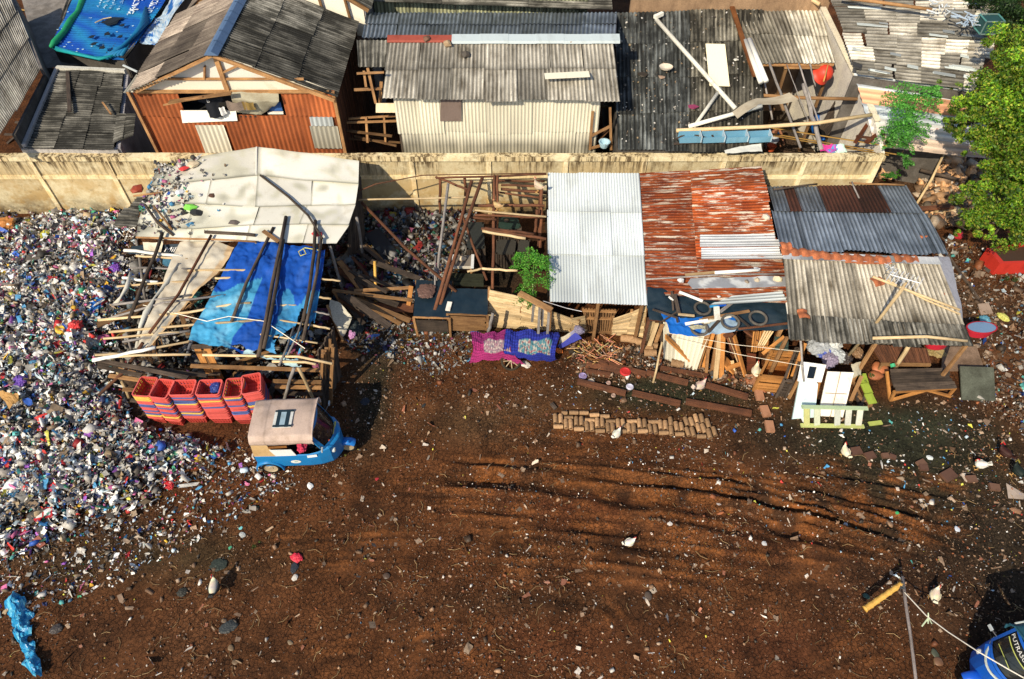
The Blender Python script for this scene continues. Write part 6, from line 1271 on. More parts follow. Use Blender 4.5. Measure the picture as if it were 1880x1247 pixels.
mb = MB(); f = rows([[on6(1268,511,.1),on6(1350,509,.1),on6(1442,507,.1)], [on6(1262,520,.1),on6(1350,519,.1),on6(1445,517,.1)], [on6(1272,530,.1),on6(1350,529,.1),on6(1444,526,.1)]]); cloth(mb, f, 30, 6, .03, 2, lambda u, v: (.30,.31,.33) if mnoise.noise(Vector((u*6, v*1.2, 3))) > -.05 else (.55,.57,.57)); mb.smooth = True; T(mb.build('plastic_sheet', 'gloss'), 'long grey translucent plastic sheet lying on the lower rusty roof', 'sheet')
for px, py, s, cc, lb in ((1427,516,.24,(.72,.62,.42),'cream stone on the right end of the grey plastic sheet'), (1388,517,.17,(.5,.42,.3),'small tan stone in the middle of the grey plastic sheet'), (1370,520,.16,(.25,.2,.15),'brown stone on the grey plastic sheet, left of the tan one'), (1248,517,.18,(.7,.68,.68),'white lump on the rusty roof left of the grey plastic sheet'), (1405,402,.26,(.75,.62,.5),'pinkish white stone at the upper right of the rusty roof'), (1389,497,.18,(.8,.8,.78),'white knob at the right end of the white pipe'), (1319,546,.1,(.7,.65,.6),'tiny white chip on the lowest rusty sheet')):
    V, F = crumple(.2); p = on6(px, py, .04); T(MB().add([p+Vector((v[0]*s*1.2, v[1]*s, v[2]*s*.8+s*.3)) for v in V], [tuple(q) for q in F], cc).build('stone', 'plain'), lb, 'stone')
CR('x', 'zinc_white', None, on6(1342,545,.06), on6(1436,538,.08), on6(1444,552,.08), on6(1300,560,.06), 1, 1, pitch=.16, amp=.02, axis='h', tone=(.95,.95)); o = COLL.objects[-1]; o.name = 'white_sheet'; T(o, 'curled white corrugated sheet along the lower edge of the rusty roof', 'sheet')
bs = thing('black_rubber_sheet', P(1320,575,1.8), 'large black rubber sheet covering the lean-to below the rusty roof', 'sheet')
mb = MB(); f = rows([[P(1187,529,2.02),P(1240,533,2.),P(1296,530,2.0),P(1345,556,1.93),P(1450,553,1.95)], [P(1188,560,1.88),P(1240,565,1.86),P(1300,568,1.85),P(1350,580,1.82),P(1450,578,1.85)], [P(1191,588,1.7),P(1245,596,1.7),P(1305,604,1.66),P(1360,607,1.64),P(1450,606,1.66)]]); cloth(mb, f, 60, 24, .07, 1.6, (1,1,1)); mb.smooth = True; mb.build('sheet', 'tarp_black', bs)
mb = MB(); f = rows([[P(1212,574,1.84),P(1250,584,1.83),P(1298,578,1.84),P(1352,572,1.86)], [P(1222,592,1.76),P(1255,596,1.76),P(1300,594,1.76),P(1362,590,1.79)], [P(1230,612,1.68),P(1262,614,1.66),P(1290,617,1.62),P(1350,607,1.70)]])
cloth(mb, f, 40, 20, .08, 3., lambda u, v: (.010,.13,.52) if u < .62 or v < .4 else (.30,.42,.55), lambda u, v: u > .62 and v < .25); mb.smooth = True; T(mb.build('blue_sheet', 'gloss'), 'crumpled bright blue plastic sheet on the black rubber sheet', 'sheet')
for px, py, Rr, lb in ((1290,566,.21,'motorcycle tyre lying highest on the black sheet at left'), (1341,591,.23,'motorcycle tyre lying over the blue plastic sheet in the middle'), (1392,584,.225,'motorcycle tyre lying alone on the black sheet at right'), (1284,603,.22,'motorcycle tyre at the lower left under a broken grey tile')):
    c = P(px, py, 1.93 if py < 600 else 1.78); mb = MB(); rr = [[c+Vector((math.cos(a)*(Rr+.038*math.cos(b)), math.sin(a)*(Rr+.038*math.cos(b)), .038*math.sin(b)-.25*(math.sin(a))*Rr*-.35)) for b in np.linspace(0, 6.28, 9)[:-1]] for a in np.linspace(0, 6.283, 33)]
    mb.loft(rr, (1.5,1.4,1.3), cap=False); T(mb.build('tyre', 'rubber', smooth=True), lb, 'tyre')
def onS(px, py, dz=.08): return P(px, py, 2.03-(py-529)*.0042+dz)
SS = [((1247,536),(1290,553),.07,'white_board','white lath lying at the upper left of the black sheet'), ((1292,592),(1342,581),.07,'white_board','long white lath across the middle of the black sheet'), ((1258,595),(1300,588),.08,'white_board','second white lath end left of the middle lath'), ((1290,586),(1376,571),.08,'wood','brown lath lying above the white lath on the black sheet'), ((1245,577),(1275,580),.06,'bamboo','short cream stick left of the brown lath'), ((1238,540),(1246,575),.10,'wood_dark','thick dark timber standing askew on the left of the black sheet'), ((1233,535),(1236,570),.05,'wood_dark','thin dark branch left of the thick dark timber'), ((1198,568),(1244,584),.05,'wood_dark','dark branch at the left of the black sheet'), ((1216,590),(1248,570),.04,'wood_dark','thin dark stick over the blue sheet at left'), ((1322,573),(1344,556),.09,'wood_grey','grey board slanting up in the middle of the black sheet'), ((1300,610),(1320,588),.08,'wood_dark','dark board slanting down beside the lower tyre'), ((1352,580),(1376,600),.06,'wood_dark','dark stick slanting right of the middle tyre'), ((1356,604),(1446,594),.05,'wood_brown','long red brown lath along the lower edge of the black sheet'), ((1447,556),(1452,588),.14,'white_board','upright white strip at the right end of the black sheet'), ((1303,563),(1333,560),.05,'tarp_blue','blue strip of plastic at the top of the black sheet'), ((1315,560),(1317,588),.16,'conc_white','pale grey block standing on the black sheet'), ((1242,583),(1244,592),.05,'wood_dark','small dark peg on the blue sheet'), ((1228,545),(1236,552),.04,'white_board','tiny white splinter on the left of the black sheet')]
for a, b, w, m, lb in SS: T(MB().bar(onS(*a, .10), onS(*b, .12), w, .035).build('lath' if w < .1 else 'board', m), lb, 'lath' if w < .1 else 'board')
mb = MB(); cloth(mb, rows([[onS(1264,597,.15),onS(1296,597,.12)], [onS(1272,607,.13),onS(1297,604,.1)]]), 8, 4, .05, 4, (.6,.58,.45)); T(mb.build('broken_tile', 'conc_white'), 'broken grey tile lying on the lower left tyre', 'tile')
mb = MB(); cloth(mb, rows([[onS(1284,584,.12),onS(1312,586,.12)], [onS(1288,594,.1),onS(1302,594,.1)]]), 6, 4, .05, 4, (.55,.5,.36)); T(mb.build('broken_tile', 'conc_white'), 'small cream tile fragment above the lower left tyre', 'tile')
s6b = thing('lean_to', P(1320,640,0), 'lean-to frame carrying the black rubber sheet', 'lean-to')
for px in (1192, 1240, 1300, 1360, 1445): p = P(px, 590, 1.62); MB().bar(Vector((p.x, p.y+.1, 0)), p+Vector((0,.1,0)), .08, .07).build('post', 'wood_brown', s6b)
MB().bar(P(1190,586,1.63), P(1452,602,1.60), .08, .07).build('beam', 'wood_brown', s6b)

# ================================================================== boards leaning below the lean-to
cs = CR('leaning_sheet', 'cream_sheet', None, P(1219,594,1.35)+Vector((0,.1,0)), P(1302,612,1.3)+Vector((0,.1,0)), P(1276,680,.0), P(1219,658,.02), 3, 1, pitch=.13, amp=.02, valley=.75, tone=(1,1.15)); T(cs, 'cream ribbed sheet leaning below the blue plastic sheet', 'sheet')
T(MB().bar(P(1222,618,1.1), P(1274,668,.05), .17, .05).build('leaning_plank', 'wood_orange'), 'orange brown plank leaning diagonally across the cream ribbed sheet', 'plank')
LP = [((1303,600,1.45),(1280,676,.0),.14,'wood'), ((1313,600,1.45),(1291,676,.0),.10,'wood_orange'), ((1318,614,1.3),(1306,686,.0),.10,'wood'), ((1322,610,1.4),(1313,698,.0),.13,'bamboo'), ((1328,605,1.5),(1324,694,.0),.13,'wood_orange'), ((1333,610,1.4),(1347,648,.6),.16,'wood_brown'), ((1335,612,1.35),(1356,664,.2),.14,'bamboo'), ((1340,606,1.4),(1362,676,.05),.13,'wood_brown'), ((1348,618,1.25),(1368,690,.0),.12,'wood_orange'), ((1322,655,.5),(1348,680,.05),.34,'wood_orange'), ((1300,640,.8),(1296,688,.0),.08,'wood'), ((1330,618,1.4),(1345,612,1.4),.14,'wood_brown'), ((1332,678,.25),(1360,668,.35),.12,'wood_orange'), ((1344,662,.3),(1347,682,.05),.08,'bamboo')]
for i, (a, b, w, m) in enumerate(LP):
    T(MB().bar(P(*a), P(*b), w, .05, (1.1,1.05,1)).build('leaning_plank', m), f'{ORD[i]} board counted from the left in the fan of brown boards leaning on the lean-to', 'plank', 'fan of boards leaning below the tyres')
for a, b, w, m, lb in (((1198,590,1.3),(1185,625,.4),.14,'bamboo','cream bent board leaning left of the cream ribbed sheet'), ((1206,594,1.3),(1190,640,.1),.12,'bamboo','second cream board beside the cream bent board'), ((1212,592,1.3),(1216,640,.2),.08,'wood_dark','dark post between the cream boards and the ribbed sheet'), ((1216,596,1.3),(1204,628,.5),.1,'wood','brown board stump in front of the cream boards')):
    T(MB().bar(P(*a), P(*b), w, .04).build('leaning_board', m), lb, 'board')
stick(((1216,628,.95),(1199,703,.0)), .032, 'bamboo', 'thin pale stick propped upright in front of the cream ribbed sheet', nodes=3)
# slatted crates and cages
def slatcrate(name, label, q, z0, z1, n, mat='wood'):
    q = [V3((a, b, z1)) for a, b in q]; c = sum(q, Vector())/4; t = thing(name, Vector((c.x, c.y, z0)), label, 'crate'); Zb = lambda p: Vector((p.x, p.y, z0))
    for i in range(4):
        mb = MB(); boards(mb, bil(q[i], q[(i+1) % 4], Zb(q[(i+1) % 4]), Zb(q[i])), n, .35, .025, (.8,1.2), axis='v'); mb.build('slat_side', mat, t)
    for p in q: MB().bar(Zb(p), p+Vector((0,0,.02)), .07, .07).build('corner_post', mat, t)
    for i in range(4): MB().bar(q[i], q[(i+1) % 4], .07, .05).build('top_rail', mat, t)
    mb = MB(); mb.hexa([Zb(p)+Vector((0,0,.02)) for p in q], [Zb(p)+Vector((0,0,.05)) for p in q], (.5,.4,.3)); mb.build('floor', mat, t); return t
slatcrate('open_crate', 'open wooden box frame standing behind the white doors', ((1418,646),(1458,646),(1444,695),(1395,690)), .05, .75, 5, 'wood_orange')
slatcrate('open_crate', 'tall dark wooden box between the open box frame and the white door', ((1462,640),(1474,642),(1456,700),(1440,698)), .02, .8, 7, 'wood_dark')
mb = MB(); f = bil(P(1382,610,1.4), P(1415,606,1.4), P(1410,640,.9), P(1378,648,.8)); boards(mb, f, 8, .35, .03, (.8,1.3), Vector((0,-.5,.8))); T(mb.build('crate_side', 'wood_orange'), 'slatted orange wooden panel leaning under the right end of the black sheet', 'panel')
mb = MB(); f = bil(P(1402,607,1.5), P(1422,608,1.5), P(1402,638,1.0), P(1390,634,1.0)); boards(mb, f, 4, .35, .03, (1.,1.3), Vector((0,-.5,.8))); T(mb.build('crate_side', 'bamboo'), 'pale slatted panel leaning on the orange one', 'panel')
T(MB().bar(P(1366,606,1.4), P(1404,634,1.0), .08, .05).build('dark_lath', 'wood_brown'), 'brown lath slanting across the slatted orange panel', 'lath')
mb = MB(); sheetq(mb, [P(1422,618,1.2), P(1448,618,1.2), P(1447,645,1.0), P(1424,643,1.0)], .02, (.035,.06,.05)); T(mb.build('green_sheet', 'plain'), 'dark green flat panel under the left corner of the grey roof', 'panel')
mb = MB(); sheetq(mb, [P(1372,648,.5), P(1388,650,.5), P(1388,680,.05), P(1371,680,.05)], .03, (.8,.5,.35)); T(mb.build('short_board', 'wood_brown'), 'short dark brown board leaning beside the white hen', 'board')
for k, (a, b, w, m, lb) in enumerate((((1478,630,1.2),(1440,730,.0),.11,'wood_orange','long orange brown post leaning left of the white door'), ((1470,690,.6),(1448,732,.0),.09,'wood','shorter brown board leaning behind the long orange brown post'), ((1440,618,1.4),(1400,650,.9),.09,'wood_orange','orange board slanting left of the open box frame'), ((1512,668,.8),(1495,738,.3),.08,'wood_orange','orange lath seen between the two white doors'), ((1582,690,.6),(1560,740,.0),.10,'wood','brown board leaning right of the white panelled door'))):
    T(MB().bar(P(*a), P(*b), w, .05).build('leaning_post', m), lb, 'post')

# ================================================================== beams, bricks and clay pipes on the ground
BM = [((1060,703),(1148,725),.14),((1160,724),(1248,744),.14),((1258,740),(1378,762),.15),((1075,672),(1150,688),.13),((1098,668),(1185,690),.14),((1186,687),(1262,706),.14),((1280,705),(1372,732),.15),((1075,684),(1120,692),.12),((1208,678),(1300,694),.10)]
bl = ['long brown beam lying leftmost in the front row on the dark ground','brown beam lying second in the front row on the dark ground','longest brown beam at the right of the front row','dark beam nearest the hoop in the back row','brown beam touching the red lid in the back row','brown beam crossing below the thin upright stick','brown beam below the rooster','short dark beam at the left of the back row','thin dark beam behind the rooster']
for (a, b, w), lb in zip(BM, bl):
    T(MB().bar(G(*a, .07), G(*b, .07), w, .13).build('timber_beam', 'wood_brown'), lb, 'beam')
T(MB().bar(G(1012,742,.03), G(1020,752,.03), .1, .08).build('timber_stub', 'wood_dark'), 'short dark stub at the left end of the clay pipes', 'stub')
for (px, py, rz, lb) in ((1380,700,.05,'brick lying nearest the hen in the line of four bricks'), (1393,727,0,'second brick down the line toward the yard'), (1404,757,.1,'third and largest looking brick in the line toward the yard'), (1412,785,-.05,'last brick of the line, nearest the camera')):
    o = MB().box((0,0,.05), (.22,.34,.1), (.42,.21,.12)).build('brick', 'plain', world=False); o.location = G(px, py); o.rotation_euler = (0,0,rz); T(o, lb, 'brick')
mb = MB(); sheetq(mb, [G(1370,690,.06), G(1389,690,.06), G(1388,708,.03), G(1372,708,.03)], .03, (.33,.16,.09)); T(mb.build('paving_tile', 'plain'), 'square brown tile lying at the feet of the white hen', 'tile')
for i, (px, py, s, lb) in enumerate(((1596,838,.32,'flat brown brick left in the group on the dark mud'), (1624,838,.22,'small brown brick in the middle of the group on the mud'), (1637,840,.2,'small brown brick right in the group on the mud'), (1690,852,.28,'broken pale brown brick on the mud'), (1694,860,.26,'grey brown brick touching the broken one'), (1782,881,.3,'square reddish brick right on the mud'), (1740,874,.45,'flat dark red slab on the mud'), (1824,896,.3,'brown triangular slab near the right edge'), (1570,830,.36,'dark flat lump left of the brick group'))):
    o = MB().box((0,0,.04), (s*.85,s*.62,.08), (.16,.085,.055) if i % 2 else (.12,.06,.04)).build('brick', 'plain', world=False); o.location = G(px, py); o.rotation_euler = (.05,.05,random.uniform(-.5,.5)); T(o, lb, 'brick')
mb = MB(); mb.add([G(1846,888,.03), G(1880,908,.03), G(1878,918,.03), G(1850,916,.03)], [(0,1,2,3)], (.42,.34,.28)); T(mb.build('flat_slab', 'plain'), 'flat pale triangular slab at the right edge of the mud', 'slab')
# clay pipes, one by one
def pipe_mesh(L):
    mb = MB(); n = 18; rr = .066; ring = lambda y, r: [Vector((math.cos(a)*r, y, rr+math.sin(a)*r)) for a in np.linspace(0, 2*math.pi, n+1)[:-1]]
    mb.loft([ring(-L/2, rr*.97), ring(-L/2+.01, rr), ring(0, rr*1.01), ring(L/2-.01, rr), ring(L/2, rr*.97)], (1,1,1), cap=False)
    for y_ in (-L/2, L/2): mb.add(ring(y_, rr*.97)+ring(y_, rr*.55)+ring(y_*.8, rr*.5), [(k, (k+1) % n, n+(k+1) % n, n+k) for k in range(n)]+[(n+k, n+(k+1) % n, 2*n+(k+1) % n, 2*n+k) for k in range(n)]+[tuple(2*n+k for k in range(n))], [(.9,.9,.9)]*(2*n)+[(.25,.2,.18)]*n); mb.smooth = True; return mb
pm = {k: pipe_mesh(L).build('clay_pipe', 'logs', world=False) for k, L in (('l', .262), ('v', .272))}
used = set()
def x(v): return 1000+v/5.697
def y(v): return 740+v/5.70
VP = [(112,160),(168,163),(222,215),(273,220),(330,187),(384,188),(440,240),(494,242),(548,203),(602,203),(660,255),(710,258),(767,212),(820,212),(876,258),(930,262),(988,210),(1042,212),(1100,262),(1155,268),(1208,225),(1260,230),(1314,190),(1320,285),(1374,240),(1428,244),(1478,190),(1492,295),(1534,195),(1546,298),(1580,158),(1602,255),(1640,160),(1658,265),(1704,210),(1716,318),(1770,292)]
HP = [(205,97),(302,95),(408,97),(517,120),(625,133),(248,148),(140,240),(355,265),(468,175),(577,285),(684,188),(800,288),(908,188),(1018,288),(1128,193),(1238,305),(1404,318),(1632,342)]
cnt = 0
for kind, L_ in (('v', VP), ('l', HP)):
    for i, (a, b) in enumerate(sorted(L_)):
        if kind not in used: o = pm[kind]; used.add(kind)
        else: o = pm[kind].copy(); COLL.objects.link(o)
        p = G(x(a), y(b)+3); o.location = p+Vector((0,0,-.012)); o.rotation_euler = (0, 0, (0 if kind == 'v' else math.pi/2)+random.uniform(-.06,.06)+(.10 if a > 1450 and kind == 'v' else 0)); sc = random.uniform(.93,1.05); o.scale = (sc, sc, sc)
        if (a, b) == (205, 97): o.scale = (.95,.62,.95)
        if (a, b) in ((205,97),(302,95),(408,97),(517,120),(625,133)): lb = f'clay pipe lying sideways behind the stack, {ORD[(205,302,408,517,625).index(a)]} from left in rear row'
        else: lb = f'short clay pipe laid {"endways" if kind == "v" else "sideways"} in the long stack, {ORD[i] if i < 35 else ("next to last" if i == 35 else "last")} such from the left'
        T(o, lb, 'clay pipe', 'round clay pipes stacked in a long row on the yard')
for i, (px, py, rz, lb) in enumerate(((1195,638,1.3,'upper of three mossy clay pipes beside the thin upright stick'), (1186,644,1.4,'middle of three mossy clay pipes beside the thin upright stick'), (1192,652,1.57,'lowest of three mossy clay pipes beside the thin upright stick'), (1242,672,1.3,'single clay pipe below the cream ribbed sheet'), (1150,626,1.5,'clay pipe lying at the foot of the fanned bamboo fence'), (1166,630,1.2,'clay pipe right next to the one at the fanned fence'))):
    o = pm['l'].copy(); COLL.objects.link(o); o.location = G(px, py); o.rotation_euler = (0,0,rz); o.scale = (1.7,1.4,1.7); T(o, lb, 'clay pipe')
for px, py, s, cc, lb in ((1147,688,.32,(.55,.03,.03),'red plastic lid lying on a brown beam'), (1156,712,.22,(.5,.5,.62),'pale lilac scrap on the dark ground between the beams'), (1117,705,.14,(.45,.3,.25),'small round pink lid between the beams'), (1126,728,.14,(.4,.28,.22),'small round brown lid in front of the beams'), (1070,692,.24,(.3,.24,.45),'purple plastic scrap at the left of the back beams'), (1085,702,.2,(.4,.35,.3),'small brown shell shaped scrap near the purple scrap')):
    c = G(px, py, .03+.1*(px == 1147)); mb = MB(); mb.loft([[c+Vector((math.cos(a)*q*s/2, math.sin(a)*q*s/2, z)) for a in np.linspace(0, 6.28, 15)[:-1]] for q, z in ((1,0),(1,.03),(.75,.05),(.6,.035),(.1,.03))], cc); T(mb.build('plastic_lid', 'plastic'), lb, 'lid')  # plastic lids and lid-shaped plastic scraps

# ================================================================== doors, ladder, tables at right
dr = thing('white_door', P(1470,760,0), 'pale blue white rounded fridge door lying in front of the small white panel', 'door')
mb = MB(); q = [P(1466,700,.55), P(1494,699,.58), P(1500,706,.55), P(1494,767,.08), P(1453,770,.05)]; n = Vector((0,-.03,.06)); mb.add(q+[p+n for p in q], [(4,3,2,1,0),(5,6,7,8,9),(0,1,6,5),(1,2,7,6),(2,3,8,7),(3,4,9,8),(4,0,5,9)], (.60,.76,.78)); mb.build('panel', 'gloss', dr)
wd2 = thing('white_panel', P(1490,700,0), 'small white panel with a dark window opening leaning behind the fridge door', 'panel')
mb = MB()
Q = bil(P(1471,664,1.15), P(1517,670,1.12), P(1508,702,.68), P(1464,700,.7))
for a, b, c_, d_ in ((0,.36,0,1),(.66,1,0,1),(.36,.66,0,.18),(.36,.66,.82,1)): sheetq(mb, [Q(a,c_), Q(b,c_), Q(b,d_), Q(a,d_)], .03, (.85,.85,.83))
mb.build('frame', 'plain', wd2); mb = MB(); sheetq(mb, [Q(.36,.18)+Vector((0,.02,-.02)), Q(.66,.18)+Vector((0,.02,-.02)), Q(.66,.82)+Vector((0,.02,-.02)), Q(.36,.82)+Vector((0,.02,-.02))], .01, (.035,.03,.02)); mb.build('window', 'glass', wd2)
pd_ = thing('panelled_door', P(1530,765,0), 'cream white panelled door leaning right of the fridge door', 'door')
Q = bil(P(1520,682,1.0), P(1566,684,.98), P(1546,766,.05), P(1502,764,.05)); mb = MB(); sheetq(mb, [Q(0,0), Q(1,0), Q(1,1), Q(0,1)], .04, (.86,.80,.72)); mb.build('panel', 'plain', pd_)
mb = MB(); up = Vector((0,-.012,.014))
mb.bar(Q(.5,0)+up, Q(.5,1)+up, .02, .01, (.35,.28,.2)); mb.bar(Q(0,.48)+up, Q(1,.48)+up, .02, .01, (.35,.28,.2)); mb.build('panel_joint', 'plain', pd_)
for u in (.02,.98): MB().bar(Q(u,0)+up, Q(u,1)+up, .05, .02, (.9,.85,.75)).build('stile', 'plain', pd_)
lad = thing('ladder', P(1530,780,0), 'short wide wooden ladder painted lime green and white lying in front of the doors', 'ladder')
mb = MB(); mb.bar(P(1472,747,.55), P(1593,750,.5), .10, .05, (.45,.58,.36)); mb.build('rail', 'plain', lad)
mb = MB(); mb.bar(P(1470,781,.10), P(1586,783,.08), .11, .05, (.55,.60,.22)); mb.build('rail', 'plain', lad)
for a, b, cc in ((1481,1481,(.5,.5,.2)),(1500,1500,(.55,.58,.42)),(1538,1537,(.5,.52,.45)),(1559,1556,(.55,.56,.48)),(1580,1576,(.6,.6,.5))):
    mb = MB(); mb.bar(P(a,748,.52), P(b,781,.12), .16, .03, cc); mb.build('rung', 'plain', lad)
bag('white_jug', 1477, 774, .22, (.8,.8,.78), 'small white jug at the lower left corner of the ladder', cat='jug')
mb = MB(); cloth(mb, rows([[P(1563,668,.9),P(1586,664,.9)], [P(1566,694,.6),P(1582,688,.6)]]), 10, 10, .12, 3, (.72,.72,.66)); mb.smooth = True; T(mb.build('white_sack', 'canvas'), 'white sack standing right of the panelled door', 'sack')
for i, (px, py, s, cc, lb) in enumerate(((1500,640,.9,(.35,.38,.42),'grey translucent bag of plastic under the grey roof'), (1522,636,.8,(.62,.65,.65),'white plastic bag under the front edge of the grey roof'), (1530,655,.6,(.5,.55,.6),'pale bag of bottles in front of the white plastic bag'), (1512,652,.5,(.08,.12,.45),'blue plastic bundle between the pale bags'), (1520,668,.6,(.30,.26,.38),'purple printed sack lying behind the white panel'), (1550,662,.5,(.06,.05,.05),'black bag behind the panelled door'), (1572,652,.5,(.25,.15,.08),'brown bag in the shade under the grey roof'))):
    bag('plastic_bag', px, py, s*.8, cc, lb, z=.25, flatk=.9)
gp = thing('green_board_strip', P(1590,720,0), 'lime green painted board in three pieces lying right of the ladder', 'board')
for k, (a, b) in enumerate((((1578,692),(1585,708)), ((1583,710),(1593,727)), ((1590,729),(1600,745)))): MB().bar(G(*a, .15), G(*b, .1), .24, .04, (.33,.44,.06)).build('board_piece', 'plain', gp)
T(MB().bar(G(1594,780,.04), G(1618,777,.04), .12, .04, (.42,.48,.12)).build('green_board', 'plain'), 'short green board at the right end of the ladder', 'board')
for i in range(7):
    a = G(random.uniform(1560,1600), random.uniform(700,750), .1); T(MB().bar(a, a+Vector((random.uniform(-.3,.4), random.uniform(-.7,-.2), -.04)), .08, .04).build('scrap_lath', 'wood_dark' if i % 2 else 'wood'), 'dark scrap lath lying between the ladder and the black platform', 'lath', 'scrap laths right of the ladder')
bag('clay_block', 1612, 680, .42, (.45,.16,.07), 'orange clay block left of the slatted bench', cat='block'); bag('clay_block', 1606, 692, .36, (.36,.13,.06), 'broken red clay block below the orange one', cat='block')
# slatted bench under the grey roof
sb = thing('slatted_bench', P(1660,670,0), 'low bench of many thin brown slats under the front of the grey roof', 'bench'); mb = MB(); f = bil(P(1598,632,.75), P(1702,640,.72), P(1710,668,.5), P(1618,668,.5)); boards(mb, f, 30, .2, .02, (.7,1.2), Vector((0,0,1))); mb.build('slats', 'wood_brown', sb)
MB().bar(P(1617,669,.5), P(1708,670,.5), .07, .08).build('front_rail', 'wood', sb)
for px, py, z in ((1620,668,.45),(1706,668,.45),(1602,634,.7),(1700,641,.7)): p = P(px, py, z); MB().bar(Vector((p.x, p.y, 0)), p, .06, .06).build('leg', 'wood', sb)
mb = MB(); mb.tube([P(1638,668,.62), P(1640,674,.58)], .07, 8, (.05,.42,.2)); T(mb.build('green_bottle', 'plastic'), 'small green bottle on the front rail of the slatted bench', 'bottle')
# black platform
bp = thing('dark_platform', P(1690,720,0), 'dark weathered plank platform on orange wooden legs at the right', 'platform'); mb = MB(); f = bil(P(1632,678,.6), P(1740,676,.6), P(1754,713,.55), P(1644,718,.55)); boards(mb, f, 6, .06, .03, (.4,1.3), Vector((0,0,1)), .03, axis='v'); mb.build('deck', 'wood_dark', bp)
for a, b, w in (((1640,720,.5),(1754,712,.5),.07),((1634,735,.02),(1702,716,.45),.07),((1702,716,.45),(1745,728,.1),.07),((1628,682,.5),(1634,735,.0),.07),((1644,718,.5),(1634,736,.0),.07),((1754,712,.5),(1742,726,.05),.07)): MB().bar(P(*a), P(*b), w, .06).build('leg', 'wood_orange', bp)
mb = MB(); sheetq(mb, [G(1752,686,.35), G(1813,688,.35), G(1826,738,.06), G(1764,736,.06)], .04, (.30,.36,.30)); o = T(mb.build('metal_plate', 'conc'), 'square greenish grey rusty plate lying right of the dark platform', 'plate')
mb = MB(); sheetq(mb, [G(1728,640,.1), G(1790,640,.1), G(1806,684,.08), G(1726,684,.08)], .03, (.75,.55,.42)); T(mb.build('concrete_patch', 'conc'), 'brown grey concrete pad behind the square plate', 'slab')
stick(((1672,628,1.5),(1644,676,.3)), .06, 'bamboo', 'short thick bamboo prop leaning from the grey roof edge to the slatted bench', nodes=3)
stick(((1602,621,2.2),(1700,618,2.25),(1775,626,2.15)), .045, 'bamboo', 'long pale bamboo lying along the front edge of the grey roof')
stick(((1602,508,2.75),(1690,542,2.5),(1762,569,2.35)), .035, 'bamboo', 'pale bamboo pole running from the antenna to the right edge of the grey roof')
stick(((1625,512,2.65),(1700,551,2.4),(1763,577,2.25)), .025, 'bamboo', 'thinner bamboo pole just below the other on the grey roof')
an = thing('tv_antenna', P(1545,668,0), 'television antenna on a leaning bamboo mast rising over the grey roof', 'antenna')
MB().tube([P(1545,668,0), P(1605,598,2.0), P(1665,520,4.0)], .045, 7).build('mast', 'bamboo', an, smooth=True)
mb = MB(); tp2 = P(1665,520,4.0)
mb.tube([tp2+Vector((-.35,.25,.05)), tp2+Vector((.25,-.1,.1))], .012, 5, (.7,.72,.75))
for k in range(7): c = tp2+Vector((-.35+.1*k, .25-.058*k, .06)); mb.tube([c+Vector((-.18,-.22,0)), c+Vector((.18,.22,.0))], .009, 4, (.75,.77,.8))
mb.build('boom', 'gloss', an)
mb = MB()
for k in range(24): c = P(1630+k*.9, 484+k*1.4, 2.85-.01*k); mb.tube([c, c+Vector((random.uniform(-.2,.2), random.uniform(-.15,.15), random.uniform(-.02,.05)))], .008, 4, (.7,.75,.8))
T(mb.build('cable_tangle', 'plain'), 'tangle of thin white cable on the grey roof above the antenna', 'cable')
stick(((1470,625,1.9),(1476,700,.7)), .03, 'wood_grey', 'thin grey pole standing at the left corner of the grey roof behind the white panel', nodes=3)
for a, b, lb in (((1228,612,1.2),(1473,646,1.5),'upper of two thin pale lines strung from the cream sheet to the grey roof'), ((1240,622,1.1),(1474,672,1.3),'lower of two thin pale lines strung from the cream sheet to the grey roof')):
    m_ = P((a[0]+b[0])/2, (a[1]+b[1])/2+4, (a[2]+b[2])/2-.1); T(MB().tube([P(*a), m_, P(*b)], .009, 4, (.75,.68,.55)).build('line', 'plain'), lb, 'line')
# oval tubs at the right end of the grey roof
def oval(name, c, a, b, h, rz, tilt, label, inner):
    mb = MB(); m = Matrix.Rotation(rz, 3, 'Z')@Matrix.Rotation(tilt, 3, 'X'); ring = lambda s, z: [c+m@Vector((math.cos(t)*a*s, math.sin(t)*b*s, z)) for t in np.linspace(0, 6.283, 29)[:-1]]
    mb.loft([ring(.8,0), ring(1,h), ring(1.08,h+.01), ring(1.08,h+.035), ring(.97,h+.035)], (.50,.02,.04), cap=False); o = mb.build(name, 'plastic', smooth=False)
    mb = MB(); mb.loft([ring(.97,h+.03), ring(.9,h*.5), ring(.75,.03), ring(.05,.025)], inner); mb.build('inside', 'gloss', o); return T(o, label, 'tub')
oval('oval_tub', P(1796,613,.8), .42, .24, .22, .12, -.15, 'oval red rimmed tub with blue white inside past the right end of the grey roof', (.20,.32,.52))
oval('oval_tub', P(1717,636,.6), .36, .22, .2, .1, -.2, 'red and white oval tub half hidden under the front of the grey roof', (.7,.65,.65))
bag('straw_heap', 1716, 648, .5, (.32,.24,.10), 'small heap of straw under the half hidden red tub', flatk=.5, cat='straw')

